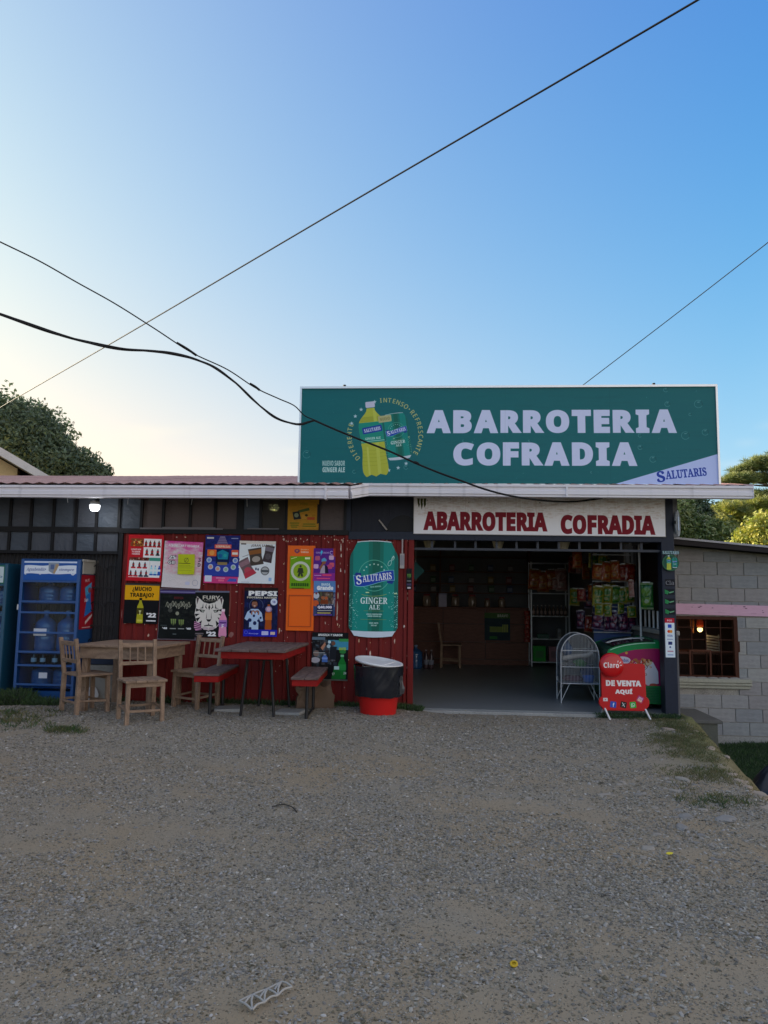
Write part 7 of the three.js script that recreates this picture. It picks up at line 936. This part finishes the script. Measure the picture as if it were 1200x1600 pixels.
tree('bushy_tree', 'dark green tree under the gutter beside the oval sign', [11.0, -1, -27], [[11.7, 4.9, -27, 1.1], [13.0, 4.9, -27, 1.1], [12.4, 5.7, -27.4, 0.9], [14.2, 4.7, -27, 1.1], [12.3, 4.0, -26.6, 1.2]], { n: 3600, size: 0.25, cols: DARK, trunk: 0.2 });
tree('bushy_tree', 'dense mid green tree close behind the block house roof at left', [8.3, -1, -18.5], [[8.6, 4.1, -18.5, 1.1], [9.5, 3.6, -18.5, 1.0], [7.7, 3.7, -18.5, 1.1], [10.3, 3.5, -18.2, 0.8], [8.9, 4.8, -18.7, 0.6]], { n: 3600, size: 0.22, cols: MID, trunk: 0.16 });
tree('bushy_tree', 'wide green tree behind the tall pine at the right', [17.5, -1, -30], [[16.5, 5.0, -30, 1.6], [18.5, 5.2, -30, 1.8], [15.0, 4.5, -30, 1.4], [20.0, 4.8, -30, 1.7]], { n: 3800, size: 0.32, cols: MID, trunk: 0.25 });

// ---------------------------------------------------------------- overhead cables
function cable(label, pts, r, r2 = 0, seg = 90) { const gs = [tube(pts, r, seg, 6)]; if (r2) { const cv = new THREE.CatmullRomCurve3(pts.map((p) => V(...p)), false, 'centripetal'); for (const k of [0, 2.1]) gs.push(tube(Array.from({ length: 60 }, (_, i) => { const p = cv.getPoint(i / 59), a = i * 0.42 + k; return [p.x, p.y + Math.cos(a) * r2, p.z + Math.sin(a) * r2]; }), r * 0.8, 200, 5)); } return gs; }
const cab = (label, pts, r, r2, lumps = [], tie = false) => { const t = thing('overhead_cable', label, 'cable'); part('wire', cable(label, pts, r, r2), M.cable, t).userData.kind = r2 ? 'stuff' : undefined; for (const [a, b, q] of lumps) part('splice', [tube([a, [(a[0] + b[0]) / 2, (a[1] + b[1]) / 2 + 0.006, (a[2] + b[2]) / 2], b], q, 8, 8)], M.cable, t); return t; };
cab('long straight cable rising from left horizon to top right of the sky', [[-21.53, 6.33, -18.62], [-14.12, 7.29, -12.98], [-7.49, 7.68, -7.35], [-1.55, 8.29, -2.66], [3.14, 8.72, 1.09], [4.24, 8.8, 2.03]], 0.0145, 0);
cab('thin wavy cable with taped splices running down to the roof sign', [[-4.51, 4.83, 3.72], [-4.13, 4.75, 3.18], [-3.86, 4.66, 2.95], [-3.6, 4.545, 2.72], [-3.3, 4.41, 2.5], [-2.98, 4.24, 2.24], [-2.64, 4.05, 1.99], [-2.3, 3.92, 1.8], [-2.02, 3.76, 1.62], [-1.8, 3.69, 1.42], [-1.64, 3.64, 1.28], [-1.55, 3.56, 1.15], [-1.45, 3.53, 1.05]], 0.0075, 0, [[[-2.78, 4.13, 2.09], [-2.60, 4.03, 1.96], 0.014], [[-2.08, 3.80, 1.66], [-1.98, 3.74, 1.6], 0.014]]);
cab('thick twisted bundle of cables sagging from left to the roof sign', [[-3.88, 3.72, 4.47], [-3.54, 3.705, 4.04], [-3.27, 3.7, 3.51], [-2.99, 3.735, 3.09], [-2.63, 3.82, 2.68], [-2.34, 3.82, 2.25], [-2.15, 3.72, 1.93], [-1.99, 3.57, 1.7], [-1.82, 3.46, 1.47], [-1.59, 3.455, 1.15], [-1.45, 3.52, 1.05]], 0.010, 0.010);
cab('drop cable crossing the green sign down to the gutter', [[-1.45, 3.525, 1.052], [-1.2, 3.42, 1.02], [-0.92, 3.31, 0.99], [-0.55, 3.17, 0.95], [-0.23, 3.03, 0.91], [0.05, 2.92, 0.88], [0.3, 2.835, 0.85], [0.55, 2.75, 0.81], [0.84, 2.68, 0.75], [1.33, 2.65, 0.46], [1.75, 2.67, 0.22], [2.12, 2.73, 0.1]], 0.0125, 0, [[[-0.26, 3.045, 0.912], [-0.2, 3.02, 0.906], 0.017]]);
cab('thin pale cable rising from behind the roof sign to the right', [[2.12, 4.56, -1.31], [3.26, 5.32, -0.29], [4.02, 5.8, 0.71], [4.56, 6.15, 1.42]], 0.0065, 0);

// ---------------------------------------------------------------- small things on the ground
{
  const A = [-0.7, 6.774], B = [-0.64, 6.827], Cc = [-0.662, 6.727], D = [-0.608, 6.774], E = [-0.617, 6.683], F = [-0.57, 6.723], G = [-0.575, 6.628], Hh = [-0.529, 6.661], y = 0.016 + groundY(-0.62, 6.72), st = (p, q, bow = 0) => { const m = [(p[0] + q[0]) / 2 + bow, (p[1] + q[1]) / 2 + bow]; return tube([[p[0], y, p[1]], [m[0], y + 0.004, m[1]], [q[0], y, q[1]]], 0.0042, 8, 6); };
  solo('plastic_ring_carrier', [st(A, Cc, 0.004), st(Cc, E, 0.004), st(E, G, 0.004), st(G, Hh, -0.003), st(A, B), st(B, D, -0.004), st(D, F, -0.004), st(F, Hh, -0.004), st(B, Cc, -0.005), st(Cc, D, 0.005), st(D, E, -0.005), st(E, F, 0.005), st(F, G, -0.005), st(Cc, [-0.678, 6.79]), st(E, [-0.632, 6.745]), st(G, [-0.59, 6.69])], mat([0.38, 0.365, 0.335], 0.6), 'flattened white plastic six ring can carrier lying on the gravel', 'litter');
  solo('bottle_cap', [place(lathe([[0.008, 0.004], [0.013, 0.005], [0.0165, 0.003], [0.0165, 0.0], [0.012, -0.002], [0.0, 0.0]], 20), 0.328, groundY(0.328, 6.41) + 0.012, 6.41, 0.35, 0, 0.1)], mat([0.55, 0.36, 0.02], 0.4), 'round yellow bottle cap on the gravel in the foreground', 'litter');
  solo('leaf', [place(extr([[-0.022, 0], [-0.01, 0.011], [0.008, 0.012], [0.024, 0.003], [0.01, -0.009], [-0.01, -0.009]], 0.002), 1.368, groundY(1.368, 5.02) + 0.014, 5.02, -Math.PI / 2 + 0.3, 0, 0.2)], mat([0.62, 0.52, 0.04], 0.6), 'small yellow leaf on the gravel toward the right', 'leaf');
  solo('twig', [tube([[-1.121, 0.012, 4.33], [-1.061, 0.022, 4.292], [-0.98, 0.02, 4.34], [-0.926, 0.01, 4.44]].map(([x, h, z]) => [x, groundY(x, z) + h * 0.7, z]), 0.0042, 16, 6)], mat([0.05, 0.045, 0.04], 0.9), 'thin dark curved twig lying in the middle of the yard', 'twig');
  const g = new THREE.SphereGeometry(0.2, 40, 28), p = g.attributes.position; for (let i = 0; i < p.count; i++) { const x = p.getX(i), y = p.getY(i), z = p.getZ(i), f = 1 + 0.28 * N2(x * 8, y * 6, z * 8) + 0.08 * Math.abs(N2(x * 24, y * 18, z * 24)), up = Math.max(0, y - 0.05); p.setXYZ(i, x * f * (1 - up * 2.6) + up * 0.9, Math.max(-0.14, y * f) + up * 0.9, z * f * (1 - up * 2.6)); } g.computeVertexNormals();
  const bg = thing('rubbish_bag', 'black knotted rubbish bag on the grass at the right edge', 'bag', [3.64, groundY(3.6, 1.05) + 0.13, 1.05]); part('bag_body', [g], mat([0.012, 0.015, 0.022], 0.3), bg); part('knot', [tube([[0.12, 0.24, 0], [0.16, 0.33, 0.02], [0.22, 0.38, 0.0]], 0.028, 8, 8)], mat([0.012, 0.015, 0.022], 0.3), bg);
}

renderer.render(scene, camera);
